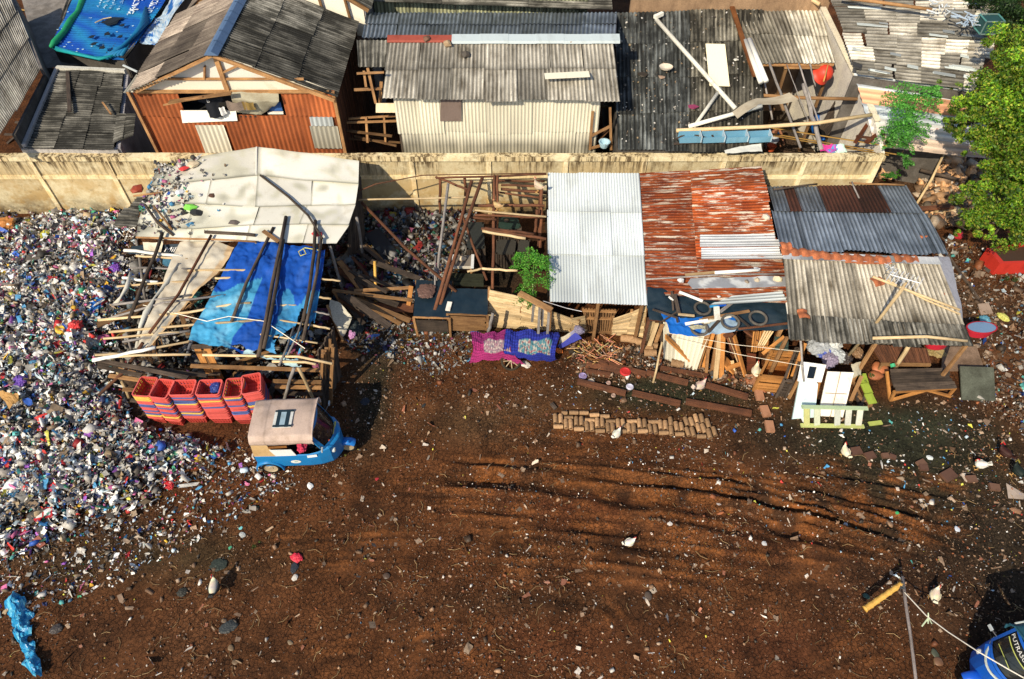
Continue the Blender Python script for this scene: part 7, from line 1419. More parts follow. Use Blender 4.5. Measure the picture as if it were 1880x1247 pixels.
# ================================================================== red planter, poles and rubble at right
pl = thing('red_planter', P(1850,480,0), 'bright red painted concrete planter at the foot of the big tree', 'planter')
a, b, c_, d_ = P(1812,456,.5), P(1836,484,.5), P(1905,482,.5), P(1905,440,.5)
mb = MB(); Zb = lambda p: Vector((p.x, p.y, 0)); out = [a, b, c_, d_]; cen = sum(out, Vector())/4; inn = [cen+(p-cen)*.78 for p in out]
for i in range(4): j = (i+1) % 4; mb.hexa([Zb(out[i]), Zb(out[j]), Zb(inn[j]), Zb(inn[i])], [out[i], out[j], inn[j], inn[i]], (.52,.035,.022))
mb.build('rim', 'plain', pl); mb = MB(); mb.hexa([Zb(p) for p in inn], [p-Vector((0,0,.12)) for p in inn], (.06,.035,.02)); mb.build('earth', 'plain', pl)
stick(((1738,272,1.6),(1710,330,1.),(1682,376,.3)), .045, 'bamboo', 'long pale bamboo pole leaning on the rubble bank right of the wall end')
stick(((1690,312,.8),(1760,330,.6)), .06, 'wood_dark', 'dark pole lying across the rubble under the tree', nodes=3)
T(MB().bar(P(1690,383,.5), P(1750,380,.5), .16, .08).build('rust_beam', 'wood_brown'), 'red brown beam lying above the brick pile right of the grey shed', 'beam')
for i, (px, py, s, cc, lb) in enumerate(((1682,290,.55,(.62,.5,.32),'large cream rock on the rubble bank by the thin tree'), (1690,278,.4,(.5,.42,.28),'tan rock behind the large cream rock'), (1740,400,.5,(.45,.28,.15),'brown rock in the brick pile right of the blue grey roof'), (1725,392,.45,(.5,.36,.2),'tan block in the brick pile right of the blue grey roof'), (1722,404,.4,(.36,.18,.09),'reddish block in the brick pile'), (1752,392,.4,(.55,.42,.25),'pale block at the right of the brick pile'), (1758,434,.32,(.45,.02,.03),'red bag on the ground between grey roof and planter'))): bag('rock' if i < 6 else 'red_bag', px, py, s, cc, lb, cat='rock' if i < 6 else 'bag', z=.45 if py < 300 else .15)
T(MB().bar(G(1738,470,.06), G(1800,558,.05), .08, .05).build('lath', 'wood_dark'), 'long dark lath lying on the ground along the right side of the grey shed', 'lath')
mb = MB(); sheetq(mb, [G(1792,562,.1), G(1812,560,.1), G(1822,577,.05), G(1800,580,.05)], .03, (.35,.26,.2)); T(mb.build('board', 'plain'), 'small square brown board on the ground right of the grey roof', 'board')
bag('bundle', 1806, 590, .3, (.1,.3,.42), 'blue and white plastic bundle above the oval tub', cat='bundle'); bag('bundle', 1840, 585, .28, (.6,.6,.15), 'yellow white rag on the litter at the right', cat='rag')
for pts, r, m, lb in ((((1420,348,2.2),(1500,338,2.0)), .03,'wood_dark','dark lath at the top left of the blue grey roof'), (((1560,336,2.0),(1660,340,1.9)), .035,'wood','brown lath along the top edge of the blue grey roof'), (((1564,334,2.1),(1578,366,2.0)), .025,'wood_grey','thin white stick lying on the brown sheets of the rear roof')): stick(pts, r, m, lb, nodes=3)

# ================================================================== yard scraps
bt2 = thing('blue_plastic_sheet', G(45,1170), 'long crumpled bright blue plastic sheet lying on the soil at the lower left', 'plastic sheet')
OUT = [(30,1088,34,1090),(22,1096,42,1098),(10,1108,56,1112),(10,1122,68,1128),(20,1138,66,1140),(26,1152,58,1150),(26,1166,60,1168),(34,1182,64,1184),(40,1196,68,1200),(48,1208,72,1214),(42,1222,76,1226),(60,1236,80,1240),(68,1243,82,1243)]
R0 = [[G(a+random.uniform(-3,3), b, .04), G((a+c)/2, (b+d)/2, .16+random.uniform(-.05,.08)), G(c+random.uniform(-4,4), d, .04)] for a, b, c, d in OUT]
mb = MB(); f = rows(R0); cloth(mb, f, 26, 80, .17, 3.6, lambda u, v: (.015,.27,.52) if mnoise.noise(Vector((u*7, v*22, 1))) < .12 else (.12,.48,.66)); mb.build('sheet', 'blue_sheet', bt2)
for px, py, s, cc, lb, nm, ct in ((545,1025,.38,(.62,.03,.06),'round crimson bag on bare soil above a black bag','bag','bag'), (541,1043,.34,(.03,.035,.045),'black crumpled bag directly below the crimson bag','bag','bag'), (542,1061,.20,(.6,.56,.5),'small white lump below the black bag in the middle of the yard','bag','bag'), (402,1038,.46,(.03,.04,.03),'dark thin bag lying above the black and white hen','bag','bag'), (420,1152,.5,(.035,.04,.04),'dark green black bag below the black and white hen','bag','bag'), (412,1140,.26,(.32,.22,.15),'tan stone beside the dark green black bag','stone','stone'), (335,1088,.34,(.03,.03,.022),'dark shrivelled bag left of the hens','bag','bag'), (105,1155,.4,(.06,.05,.045),'dark crumpled foil right of the blue plastic sheet','foil','foil'), (670,738,.38,(.015,.02,.03),'black bag lying alone right of the three wheeler','bag','bag'), (778,745,.22,(.03,.035,.035),'small black scrap in the yard in front of the low fence','scrap','scrap'), (310,892,.40,(.55,.02,.03),'bright red plastic bag at the lower edge of the rubbish heap','bag','bag'), (97,895,.42,(.55,.02,.08),'crimson bag in the rubbish near a white bag','bag','bag'), (32,895,.8,(.82,.82,.80),'large white bag in the rubbish at the left edge','bag','bag'), (12,888,.5,(.6,.03,.04),'red bag beside the large white bag at the left edge','bag','bag'), (570,893,.26,(.8,.8,.78),'white crumpled bag on the soil below the three wheeler','bag','bag'), (692,880,.2,(.4,.03,.04),'small dark red scrap right of the three wheeler','scrap','scrap'),
   (442,970,.16,(.2,.6,.62),'pale green blue scrap above the hens','scrap','scrap'), (445,982,.3,(.45,.48,.47),'grey translucent scrap on the soil','scrap','scrap'), (423,1006,.18,(.06,.35,.2),'small green string scrap','scrap','scrap'), (1552,964,.24,(.75,.8,.85),'white blue scrap on the rutted mud','scrap','scrap'), (1230,962,.2,(.7,.65,.6),'white paper on the soil in the middle of the ruts','paper','paper'), (1757,972,.28,(.55,.6,.68),'pale blue plastic scrap on dark mud at the right','scrap','scrap'), (1647,942,.2,(.05,.42,.15),'bright green scrap on the rutted mud','scrap','scrap'), (1320,925,.2,(.45,.4,.38),'grey shrivelled scrap near the main rut','scrap','scrap'), (1590,1095,.2,(.04,.09,.07),'dark green bag under the golden bamboo','bag','bag'), (1722,1215,.42,(.42,.22,.12),'large broken tan clod near the lower right three wheeler','clod','clod'), (1716,1200,.3,(.16,.18,.12),'olive grey stone behind the tan clod','stone','stone'), (1403,998,.2,(.6,.6,.6),'white scrap left of the main ruts end','scrap','scrap'), (1706,841,.3,(.7,.75,.75),'round white lid on the dark mud','lid','lid'), (1865,938,.36,(.32,.17,.09),'brown leaf shaped scrap at the right edge','scrap','scrap'), (1190,1095,.34,(.22,.16,.12),'grey brown stone in the lower middle of the yard','stone','stone'), (710,1058,.34,(.20,.13,.09),'pale clod right of the crimson bag','clod','clod'), (432,1216,.26,(.38,.25,.14),'tan flat stone near the bottom left','stone','stone'), (424,1190,.3,(.40,.27,.15),'tan oblong stone above the flat one','stone','stone'), (533,1180,.22,(.45,.33,.2),'tan stone near the bottom centre left','stone','stone'), (85,948,.1,(.6,.6,.6),'crushed bottle beside the red box','bottle','bottle')):
    bag(nm, px, py, s*(.62 if ct in ('bag','foil') else .5), cc if ct not in ('stone','clod') else tuple(q*.42 for q in cc), lb, flatk=(.30 if max(cc) < .06 else .55) if ct == 'bag' else .35, cat=ct)
o = MB().box((0,0,.07), (.40,.26,.14), (.6,.04,.05)).build('snack_box', 'plain', world=False); o.location = G(85,948,.05); o.rotation_euler = (.1,.1,.35); T(o, 'red and white cardboard box lying in the lower part of the rubbish heap', 'box')
mb = MB()
for k in (-1, 1): mb.box((k*.09,0,.142), (.14,.19,.006), (.75,.75,.72))
mb.build('label_panel', 'plain', o, world=False)
o = MB().bar(G(68,990,.06), G(80,1005,.04), .16, .05, (.4,.14,.1)).build('red_brown_board', 'plain'); T(o, 'short red brown board at the lower edge of the rubbish heap', 'board')
mb = MB(); cloth(mb, rows([[G(14,738,.5),G(52,742,.5)],[G(28,765,.3),G(48,752,.4)]]), 8, 6, .1, 3, (.45,.25,.08)); T(mb.build('cardboard', 'plain'), 'torn brown cardboard sticking out of the rubbish heap at left', 'cardboard')
bag('bucket_lid', 8, 420, .8, (.5,.2,.05), 'orange brown bucket lid at the left edge of the rubbish heap', cat='bucket_lid', flatk=.5)  # bucket lid, shaped as a flattened lump
bag('purple_bag', 42, 706, .45, (.13,.06,.35), 'purple bag on the left part of the rubbish heap'); bag('purple_bag', 212, 497, .42, (.22,.08,.5), 'violet bag in the rubbish right beside the bamboo battens'); bag('red_lump', 196, 502, .3, (.6,.04,.05), 'red bag in the rubbish near the violet bag'); bag('blue_bag', 178, 565, .5, (.02,.15,.5), 'blue crumpled bag on the rubbish near the battens'); bag('red_bag', 140, 605, .4, (.65,.05,.05), 'red bag on the rubbish with a white ring beside it'); bag('yellow_bag', 88, 436, .4, (.6,.55,.06), 'yellow bag in the upper part of the rubbish heap')

mb = MB()
for i in range(420):
    px, py = random.uniform(-20,1880), random.uniform(820,1250); a = G(px, py, .02); L = random.uniform(.06,.34); an = random.uniform(0,6.28); k = random.uniform(.3,1.)
    mb.tube([a, a+Vector((math.cos(an)*L*.5, math.sin(an)*L*.5, random.uniform(.0,.04))), a+Vector((math.cos(an+.3)*L, math.sin(an+.3)*L, .0))], .006, 4, (.42*k,.28*k,.13*k))
T(mb.build('twigs', 'plain', org=(0,8,0)), 'thin dry twigs and straws strewn over the bare brown yard', 'twigs', kind='stuff')
# ================================================================== three wheelers
def rickshaw(loc, yaw, label, canopy, stained=True, text=None, blue=(.012,.20,.50)):
    t = thing('three_wheeler', loc, label, 'three wheeler', rz=yaw); B = lambda mb, n, m, par=t, sm=False: mb.build(n, m, par, smooth=sm, world=False)
    half = lambda x: (.60 if x < 1.1 else .60-.08*((x-1.1)/.4)**2 if x < 1.5 else .52-.40*((x-1.5)/.33)**2.2)
    xs = [-.29,-.26,-.1,.3,.8,1.1,1.35,1.5,1.62,1.72,1.79,1.83]
    def outline(z, k=1., dx=0., xmin=None):
        L = [(x, max(.04, half(x))*k*(.93 if x == -.29 else 1)) for x in xs if xmin is None or x >= xmin]
        return [Vector((x+dx*(x > 1.3), -w, z(x) if callable(z) else z)) for x, w in L]+[Vector((x+dx*(x > 1.3), w, z(x) if callable(z) else z)) for x, w in reversed(L)]
    top = lambda x: .84 if x < 1.2 else .84+.10*min(1, (x-1.2)/.35)
    mb = MB(); mb.loft([outline(.27, .95), outline(.34, 1.), outline(.62, 1.02), outline(lambda x: top(x)-.03, 1.0), outline(top, .96, -.03)], blue, cap=False)
    mb.loft([outline(.27, .94), outline(.275, .3)], (.02,.02,.02), cap=True); B(mb, 'body', 'gloss')
    mb = MB(); q = [p for p in outline(top, .96, -.03) if p.x > 1.2]; n = len(q)//2                    # cowl up to the windscreen
    wsb = [Vector((1.74-.26*(s*s), s*.53, .965)) for s in np.linspace(-1, 1, len(q))]
    mb.loft([q, wsb], blue, cap=False, close=False); B(mb, 'cowl', 'gloss')
    mb = MB(); mb.hexa([Vector((-.27,-.56,.40)), Vector((1.5,-.5,.40)), Vector((1.5,.5,.40)), Vector((-.27,.56,.40))], [Vector((-.27,-.56,.43)), Vector((1.5,-.5,.43)), Vector((1.5,.5,.43)), Vector((-.27,.56,.43))], (.03,.03,.03)); B(mb, 'floor', 'plain')
    mb = MB(); mb.box((.25,0,.62), (.5,1.0,.14), (.05,.05,.06)); mb.box((.0,0,.85), (.12,1.0,.5), (.05,.05,.06)); B(mb, 'rear_seat', 'plain')
    mb = MB(); mb.box((.98,0,.66), (.35,.5,.12), (.06,.06,.07)); mb.box((.85,0,.82), (.07,.5,.26), (.06,.06,.07)); B(mb, 'driver_seat', 'plain')
    # fenders and rear wheels
    for s in (-1, 1):
        mb = MB(); arc = [(0.0+math.cos(a)*.36, .24+math.sin(a)*.36) for a in np.linspace(math.radians(-5), math.radians(185), 15)]
        rg = [[Vector((x, s*.50, z)), Vector((x, s*.64, z)), Vector((x*.97, s*.665, .24+(z-.24)*.94)), Vector((x*.90, s*.66, .24+(z-.24)*.86))] for x, z in arc]
        mb.loft(rg, blue, cap=False, close=False); B(mb, 'rear_fender', 'gloss', sm=True)
        w = thing('rear_wheel', (0,0,0), None, None); w.parent = t; w.location = (0, s*.57, .24); wheel(w, Vector((0,0,0)), .24, .10, (0,s,0), (.06,.055,.05), (.42,.34,.22), world=False, rr=.72)
    for ch in t.children:
        if ch.type == 'EMPTY' and 'label' in ch: del ch['label']
    # front wheel with fender
    fw = thing('front_wheel', (0,0,0), None, None); fw.parent = t; fw.location = (1.93, 0, .24); wheel(fw, Vector((0,0,0)), .24, .11, (0,1,0), (.06,.055,.05), (.42,.34,.22), world=False, rr=.62)
    mb = MB(); rg = []
    for a in np.linspace(math.radians(38), math.radians(168), 14):
        c_, s_ = math.cos(a), math.sin(a); rg.append([Vector((1.93+c_*r, y_, .25+s_*r)) for r, y_ in ((.20,-.11),(.255,-.105),(.28,-.05),(.285,0),(.28,.05),(.255,.105),(.20,.11))])
    mb.loft(rg, (blue[0], blue[1]*.85, blue[2]*1.1), cap=False, close=False); B(mb, 'front_fender', 'gloss', sm=True)
    # windscreen
    wst = [Vector((1.34-.10*(s*s), s*.55, 1.63)) for s in np.linspace(-1, 1, 13)]; wsb = [Vector((1.73-.26*(s*s), s*.54, .975)) for s in np.linspace(-1, 1, 13)]
    def S(u, v, k=0.): i = u*12; a = min(int(i), 11); f = i-a; return wsb[a].lerp(wsb[a+1], f).lerp(wst[a].lerp(wst[a+1], f), v)+Vector((k, 0, k*.6))
    mb = MB(); mb.grid(lambda u, v: S(.04+.92*u, .05+.9*v, -.01), 12, 6, (1,1,1)); B(mb, 'windscreen', 'glass')
    mb = MB()
    for u0, u1, v0, v1 in ((0,1,0,.08),(0,1,.92,1),(0,.06,0,1),(.94,1,0,1)): mb.grid(lambda u, v: S(u0+(u1-u0)*u, v0+(v1-v0)*v, .012), 12, 6, blue)
    B(mb, 'windscreen_frame', 'gloss')
    mb = MB()
    for s in (-1, 1): mb.tube([Vector((1.42,s*.50,.98)), Vector((1.22,s*.53,1.62))], .03, 6, blue); mb.tube([Vector((-.22,s*.56,.86)), Vector((-.18,s*.57,1.4))], .02, 6, blue)
    B(mb, 'door_post', 'gloss')
    # soft top
    prof = [(-.62,1.39),(-.645,1.48),(-.625,1.58),(-.54,1.67),(-.3,1.72),(0,1.74),(.3,1.72),(.54,1.67),(.625,1.58),(.645,1.48),(.62,1.39)]
    xx = [-.22,-.20,-.13,.05,.22,.4,.6,.8,1.05,1.24,1.34]; rg = []
    for i, x_ in enumerate(xx):
        sg = .016*math.cos(i*2.1); k = .93 if i == 0 else 1.
        rg.append([Vector((x_, y_*k*(1+.01*math.sin(i*3+j)), z_+sg*(abs(y_) < .5)-(.08 if i == 0 else 0)+.012*math.sin(j*2+i))) for j, (y_, z_) in enumerate(prof)])
    V = [p for r in rg for p in r]; m = len(prof); F = [(i*m+k, (i+1)*m+k, (i+1)*m+k+1, i*m+k+1) for i in range(len(rg)-1) for k in range(m-1)]
    mb = MB(); mb.grid(lambda u, v: rg[0][0] if False else (rg[min(int(u*10), 9)][min(int(v*10), 9)]*(1-(u*10-min(int(u*10),9)))*(1-(v*10-min(int(v*10),9)))+rg[min(int(u*10),9)+1][min(int(v*10),9)]*(u*10-min(int(u*10),9))*(1-(v*10-min(int(v*10),9)))+rg[min(int(u*10),9)][min(int(v*10),9)+1]*(1-(u*10-min(int(u*10),9)))*(v*10-min(int(v*10),9))+rg[min(int(u*10),9)+1][min(int(v*10),9)+1]*(u*10-min(int(u*10),9))*(v*10-min(int(v*10),9))+Vector((0,0,.012*mnoise.noise(Vector((u*7,v*7,3)))))), 50, 50,
        lambda u, v: tuple(c*(.92+.14*mnoise.noise(Vector((u*5, v*5, 1)))-(.18 if abs(u-.38) < .006 or abs(u-.55) < .004 else 0)-(.22*max(0, 1-((u-.82)**2*40+(v-.62)**2*90)) if stained else 0)) for c in canopy)); B(mb, 'canopy', 'fabric' if False else 'plain', sm=True)
    mb = MB(); mb.grid(lambda u, v: Vector((-.225-.03*math.sin(v*3.1), (u-.5)*1.16, 1.50-.66*v)), 10, 8, canopy); B(mb, 'rear_curtain', 'plain')
    mb = MB(); pr = [Vector((1.35, y_*1.005, z_+.008)) for y_, z_ in prof]; mb.tube(pr, .022, 6, tuple(c*1.1 for c in canopy)); B(mb, 'canopy_hem', 'plain')
    # side panels: tan rear quarter, white board, open door
    for s in (-1, 1):
        mb = MB(); mb.hexa([Vector((-.27,s*.585,.84)), Vector((.30,s*.595,.84)), Vector((.30,s*.61,.84)), Vector((-.27,s*.60,.84))], [Vector((-.20,s*.60,1.42)), Vector((.18,s*.605,1.42)), Vector((.18,s*.62,1.42)), Vector((-.20,s*.615,1.42))], tuple(min(1, c*q) for c, q in zip((.62,.42,.20), (1,1,1))) if stained else (.05,.2,.3)); B(mb, 'quarter_panel', 'plain')
        if stained:
            mb = MB(); mb.hexa([Vector((.28,s*.60,.85)), Vector((.80,s*.60,.85)), Vector((.80,s*.615,.85)), Vector((.28,s*.615,.85))], [Vector((.20,s*.615,1.16)), Vector((.74,s*.615,1.15)), Vector((.74,s*.63,1.15)), Vector((.20,s*.63,1.16))], (.85,.85,.83)); B(mb, 'side_board', 'plain')
            mb = MB(); mb.bar(Vector((.2,s*.61,1.26)), Vector((.66,s*.61,1.28)), .03, .06, (.6,.45,.25)); B(mb, 'side_lath', 'wood')
    if stained:
        mb = MB(); V_, F_ = lump('bag', 77); mb.add([Vector((.92+v.x*.22, -.42+v.y*.3, .93+v.z*.24)) for v in V_], F_, (.55,.05,.11)); B(mb, 'pink_bundle', 'fabric')
        mb = MB(); cc = [Vector((.72+math.cos(a)*.13, -.622, .56+math.sin(a)*.075)) for a in np.linspace(0, 6.283, 19)[:-1]]; mb.add(cc, [tuple(range(18))], (.82,.85,.80)); mb.add([p*1+Vector((0,-.003,0)) for p in [Vector((.72+math.cos(a)*.05, -.622, .56+math.sin(a)*.022)) for a in np.linspace(0, 6.283, 13)[:-1]]], [tuple(range(12))], (.25,.45,.4)); B(mb, 'round_sticker', 'plain')
        mb = MB(); mb.add([Vector((1.05,-.618,.72)), Vector((1.30,-.605,.74)), Vector((1.30,-.598,.84)), Vector((1.05,-.611,.82))], [(0,1,2,3)], (.8,.85,.85)); B(mb, 'side_sticker', 'plain')
        mb = MB(); mb.box((.60,-.10,1.752), (.46,.50,.012), (.62,.64,.62)); B(mb, 'roof_patch', 'plain')
        mb = MB()
        for k in (-1, 1): mb.box((.60+k*.11,-.09,1.763), (.09,.50,.012), (.012,.03,.045)); mb.box((.61,-.09+k*.22,1.767), (.46,.05,.012), (.012,.03,.045))
        mb.box((.60,-.09,1.761), (.14,.38,.012), (.30,.42,.5)); B(mb, 'roof_patch_tape', 'plain')
        mb = MB(); mb.bar(Vector((1.70,-.12,1.0)), Vector((1.70,.26,1.0)), .03, .05, (.6,.55,.1)); B(mb, 'yellow_strip', 'plain')
        mb = MB(); mb.tube([Vector((1.50,-.40,1.0)), Vector((1.62,-.28,1.02))], .02, 5, (.5,.08,.03)); B(mb, 'red_strip', 'plain')
        mb = MB(); mb.box((-.31,-.56,.78), (.04,.08,.16), (.6,.55,.5)); mb.box((-.335,-.56,.73), (.02,.07,.06), (.5,.02,.02)); B(mb, 'tail_lamp', 'plain')
    for s in (-1, 1):
        mb = MB(); mb.loft([[Vector((x_, s*.36+math.cos(a)*r, .70+math.sin(a)*r)) for a in np.linspace(0, 6.283, 15)[:-1]] for x_, r in ((1.60,.09),(1.70,.09),(1.72,.075),(1.725,.02))], (.6,.62,.6)); B(mb, 'headlight', 'gloss')
        mb = MB(); mb.tube([Vector((1.42,s*.52,1.1)), Vector((1.52,s*.68,1.2))], .012, 5, (.1,.1,.1)); mb.box((1.53,s*.70,1.22), (.03,.12,.08), (.45,.5,.52)); B(mb, 'mirror', 'gloss')
    if text:
        mb = MB(); mb.grid(lambda u, v: S(.08+.84*u, .72+.17*v, .018), 16, 2, (.012,.014,.016)); B(mb, 'sun_strip', 'plain')
        mb = MB(); lettering(mb, text, lambda x_, y_: S(.09+.82*x_, .75+.11*y_, .024), (.75,.75,.72), 0); B(mb, 'lettering', 'plain')
        mb = MB(); g = (.45,.5,.12); mb.tube([S(u_, .66, .02) for u_ in np.linspace(.1,.9,12)], .012, 4, g); mb.tube([S(.15,.3,.02), S(.45,.36,.02), S(.6,.32,.02), S(.88,.55,.02)], .008, 4, g); B(mb, 'wire', 'plain')
        mb = MB(); mb.tube([Vector((1.86-.5*(s*s), s*.56, .93)) for s in np.linspace(-1, 1, 15)], .025, 6, (.5,.55,.5)); B(mb, 'chrome_trim', 'gloss')
        mb = MB(); mb.tube([Vector((1.33-.1*(s*s), s*.60, 1.66)) for s in (-1,)]+[Vector((-.5, -.60, 1.66))], .02, 5, (.6,.65,.62)) if False else mb.tube([Vector((1.25,-.62,1.60)), Vector((-.2,-.62,1.64))], .02, 5, (.6,.65,.62)); mb.tube([Vector((1.25,.62,1.60)), Vector((-.2,.62,1.64))], .02, 5, (.6,.65,.62)); B(mb, 'roof_rail', 'gloss')
    return t
A_ = P(502, 868, 0); B_ = P(634, 831, 0); phi = math.atan2(B_.y-A_.y, B_.x-A_.x)-math.atan2(.57, 1.93)
rz3 = phi; off = Matrix.Rotation(rz3, 3, 'Z')@Vector((0, -.60, 0)); loc = A_-off; loc.z = .0
rickshaw(loc, rz3, 'blue three wheeler with tan patched canvas roof parked beside the red crates', (.56,.43,.36))
yaw2 = R(189); fwp = P(1768, 1252, 0); loc2 = fwp-Matrix.Rotation(yaw2, 3, 'Z')@Vector((1.93, 0, 0))
rickshaw(loc2, yaw2, 'blue three wheeler with dark green roof cut by the lower right corner', (.015,.075,.11), False, 'PUTRASULUNG', (.008,.10,.48))

# ================================================================== pole with golden bamboo at lower right
T(MB().tube([P(1683,1262,.0), P(1672,1170,.25), P(1663,1110,.45), P(1657,1058,.62)], .035, 8, (1,.95,1.)).build('pole', 'wood_grey', smooth=True), 'thin grey pole standing at the lower right with a tied golden bamboo', 'pole')
gb2 = thing('golden_bamboo', P(1620,1095,2.1), 'thick golden bamboo arm tied near the top of the thin grey pole', 'bamboo')
mb = MB(); a = P(1655,1072,.6); b = P(1587,1119,.4); rr = []; pts = []
for k in range(25): tt = k/24; pts.append(a.lerp(b, tt)); rr.append(.055+(.012 if k % 4 == 0 else 0)+.012*tt)
mb.tube(pts, rr, 10); mb.smooth = True; mb.build('culm', 'bamboo_gold', gb2); mb = MB(); mb.tube([P(1655,1069,.64), P(1658,1080,.58), P(1652,1078,.62)], .04, 6, (.05,.06,.07)); mb.build('tie', 'plain', gb2)
wp_ = [P(1661,1088,.56), P(1700,1130,.8), P(1740,1160,1.1), P(1795,1196,1.55), P(1850,1228,1.5), P(1900,1256,1.5)]
T(MB().tube(wp_, .014, 5, (.75,.7,.6)).build('wire', 'plain'), 'sagging pale wire running from the thin grey pole to the lower right three wheeler', 'wire')
mb = MB(); c = P(1705,1134,.82)
for k in range(7): mb.tube([c, c+Vector((random.uniform(-.15,.1), random.uniform(-.15,.1), random.uniform(-.2,.1)))], .014, 4, (.55,.65,.45))
T(mb.build('knot', 'plain'), 'knot of pale green plastic on the sagging wire', 'knot')

# ================================================================== poultry
def hen(loc, yaw, body, label, comb=(.55,.02,.03), tail=None, s=1., up=0., rooster=False, leg=(.6,.35,.12)):
    t = thing('hen' if not rooster else 'rooster', loc, label, 'hen' if not rooster else 'rooster', rz=yaw)
    ca = (.215+.02*up); path = [(-.15,.215,.020,.030),(-.115,.205,.055,.062),(-.06,.190,.078,.085),(.0,.180,.084,.090),(.055,.188,.074,.080),(.095,.215,.052,.056),(.118,.255,.035,.038),(.130,.295,.027,.030),(.140,.325,.027,.029),(.155,.340,.022,.022),(.166,.340,.010,.010)]
    rg = [[Vector((x_-(z_-.2)*.25+ math.sin(0)*0, math.cos(a)*wy, z_+math.sin(a)*wz)) for a in np.linspace(0, 6.283, 13)[:-1]] for x_, z_, wy, wz in path]
    bd = MB().loft(rg, lambda p: tuple(c*(.85+.3*random.random()) for c in body)).build('body', 'plain', t, smooth=True, world=False)
    for sd in (-1, 1):
        rg = [[Vector((x_, sd*(y_+.012*math.cos(a)), z_+h*math.sin(a))) for a in np.linspace(0, 6.283, 9)[:-1]] for x_, y_, z_, h in ((.06,.070,.195,.02),(.02,.088,.190,.05),(-.05,.086,.190,.048),(-.12,.055,.200,.022),(-.165,.03,.205,.006))]
        MB().loft(rg, tuple(c*.86 for c in (tail or body))).build('wing', 'plain', t, smooth=True, world=False)
    mb = MB(); tc = tail or body; k = 1.7 if rooster else 1.
    for i in range(7):
        a = (i-3)*.13; mb.hexa([Vector((-.12,-.012+a*.03,.20)), Vector((-.12,.012+a*.03,.20)), Vector((-.12,.012+a*.03,.225)), Vector((-.12,-.012+a*.03,.225))], [Vector((-.22*k**.5,a*.09-.010,.255+.05*(k-1)+.02*math.cos(i*2))), Vector((-.22*k**.5,a*.09+.010,.255+.05*(k-1))), Vector((-.20*k**.5,a*.07+.008,.30*k**.5)), Vector((-.20*k**.5,a*.07-.008,.30*k**.5))], tc)
    mb.build('tail', 'plain', t, world=False)
    mb = MB()
    for i in range(4): mb.box((.118+.012*i-.02,0,.358+.006*(i % 2)), (.012,.008,.028), comb)
    mb.box((.105,0,.352), (.07,.012,.016), comb); mb.box((.138,0,.302), (.016,.022,.026), comb); mb.build('comb', 'plain', t, world=False)
    mb = MB(); mb.loft([[Vector((.120,-.010,.328)), Vector((.120,.010,.328)), Vector((.120,.008,.342)), Vector((.120,-.008,.342))], [Vector((.155,-.002,.328)), Vector((.155,.002,.328)), Vector((.155,.002,.331)), Vector((.155,-.002,.331))]], (.7,.5,.15)); mb.build('beak', 'plain', t, world=False)
    for sd in (-1, 1):
        mb = MB(); mb.tube([Vector((.0,sd*.035,.12)), Vector((-.01,sd*.04,.06)), Vector((.0,sd*.04,.008))], [.016,.008,.007], 6, leg)
        for a in (-.5,0,.5,3.14): mb.tube([Vector((.0,sd*.04,.008)), Vector((math.cos(a)*.045,sd*.04+math.sin(a)*.045,.006))], .005, 4, leg)
        mb.build('leg', 'plain', t, world=False)
    t.scale = (s, s, s); return t
Wt = (.78,.75,.66); Wd = (.78,.70,.52)
hen(G(1547,836), R(95), Wd, 'white hen standing alone above the rutted mud at right', s=1.15)
hen(G(1791,860), R(172), Wt, 'white hen walking on the dark mud near the right edge', s=1.2)
hen(G(1709,1098), R(60), Wd, 'white hen with bright red comb below the right side mud', s=1.2)
hen(G(1131,803), R(50), Wt, 'white hen pecking in front of the clay pipe stack', s=1.05)
hen(G(1155,1001), R(20), Wt, 'white hen lying low on the furrowed soil in the middle', s=1.0)
hen(G(399,1084), R(97), (.62,.58,.46), 'white hen with black tail feathers facing the dark bag', tail=(.03,.03,.03), s=1.35)
hen(G(1384,690), R(75), Wd, 'white hen standing in front of the leaning boards', s=1.35)
hen(G(1283,716), R(35), (.62,.5,.42), 'small pale rooster with large red head between the beams', s=1.25, rooster=True)
hen(P(913,386,2.32), R(150), (.50,.33,.16), 'brown hen perched on the pale rail in the middle of the bamboo frame', comb=(.4,.12,.08), s=1.05)
hen(P(988,353,2.26), R(135), (.55,.43,.30), 'tan hen perched on the upper rail next to the pale roof', comb=(.5,.15,.1), s=1.35)
hen(G(1835,838), R(120), (.04,.012,.008), 'dark brown hen on the dark mud at the right edge', s=1.3)
hen(G(1859,872), R(100), (.012,.02,.016), 'black hen with long tail below the dark brown hen', s=1.3, rooster=True, comb=(.35,.3,.05))
# ================================================================== squatting person in the courtyard
def skinned(name, joints, edges, radii, col, mat='plain', parent=None):
    me = bpy.data.meshes.new(name); me.from_pydata(joints, edges, []); ob = bpy.data.objects.new(name, me); COLL.objects.link(ob)
    md = ob.modifiers.new('skin', 'SKIN')
    for i, r in enumerate(radii): me.skin_vertices[0].data[i].radius = (r, r)
    me.skin_vertices[0].data[0].use_root = True
    sd = ob.modifiers.new('s', 'SUBSURF'); sd.levels = 2; sd.render_levels = 2
    dg = bpy.context.evaluated_depsgraph_get(); m2 = bpy.data.meshes.new_from_object(ob.evaluated_get(dg)); bpy.data.objects.remove(ob); bpy.data.meshes.remove(me)
    a = m2.color_attributes.new('Col', 'FLOAT_COLOR', 'POINT')
    a.data.foreach_set('color', np.tile(np.array([*col, 1], np.float32), len(m2.vertices))); m2.materials.clear(); m2.materials.append(M[mat]); m2.polygons.foreach_set('use_smooth', [True]*len(m2.polygons))
    m2.name = name; ob = bpy.data.objects.new(name, m2); COLL.objects.link(ob)
    if parent: ob.parent = parent
    return ob
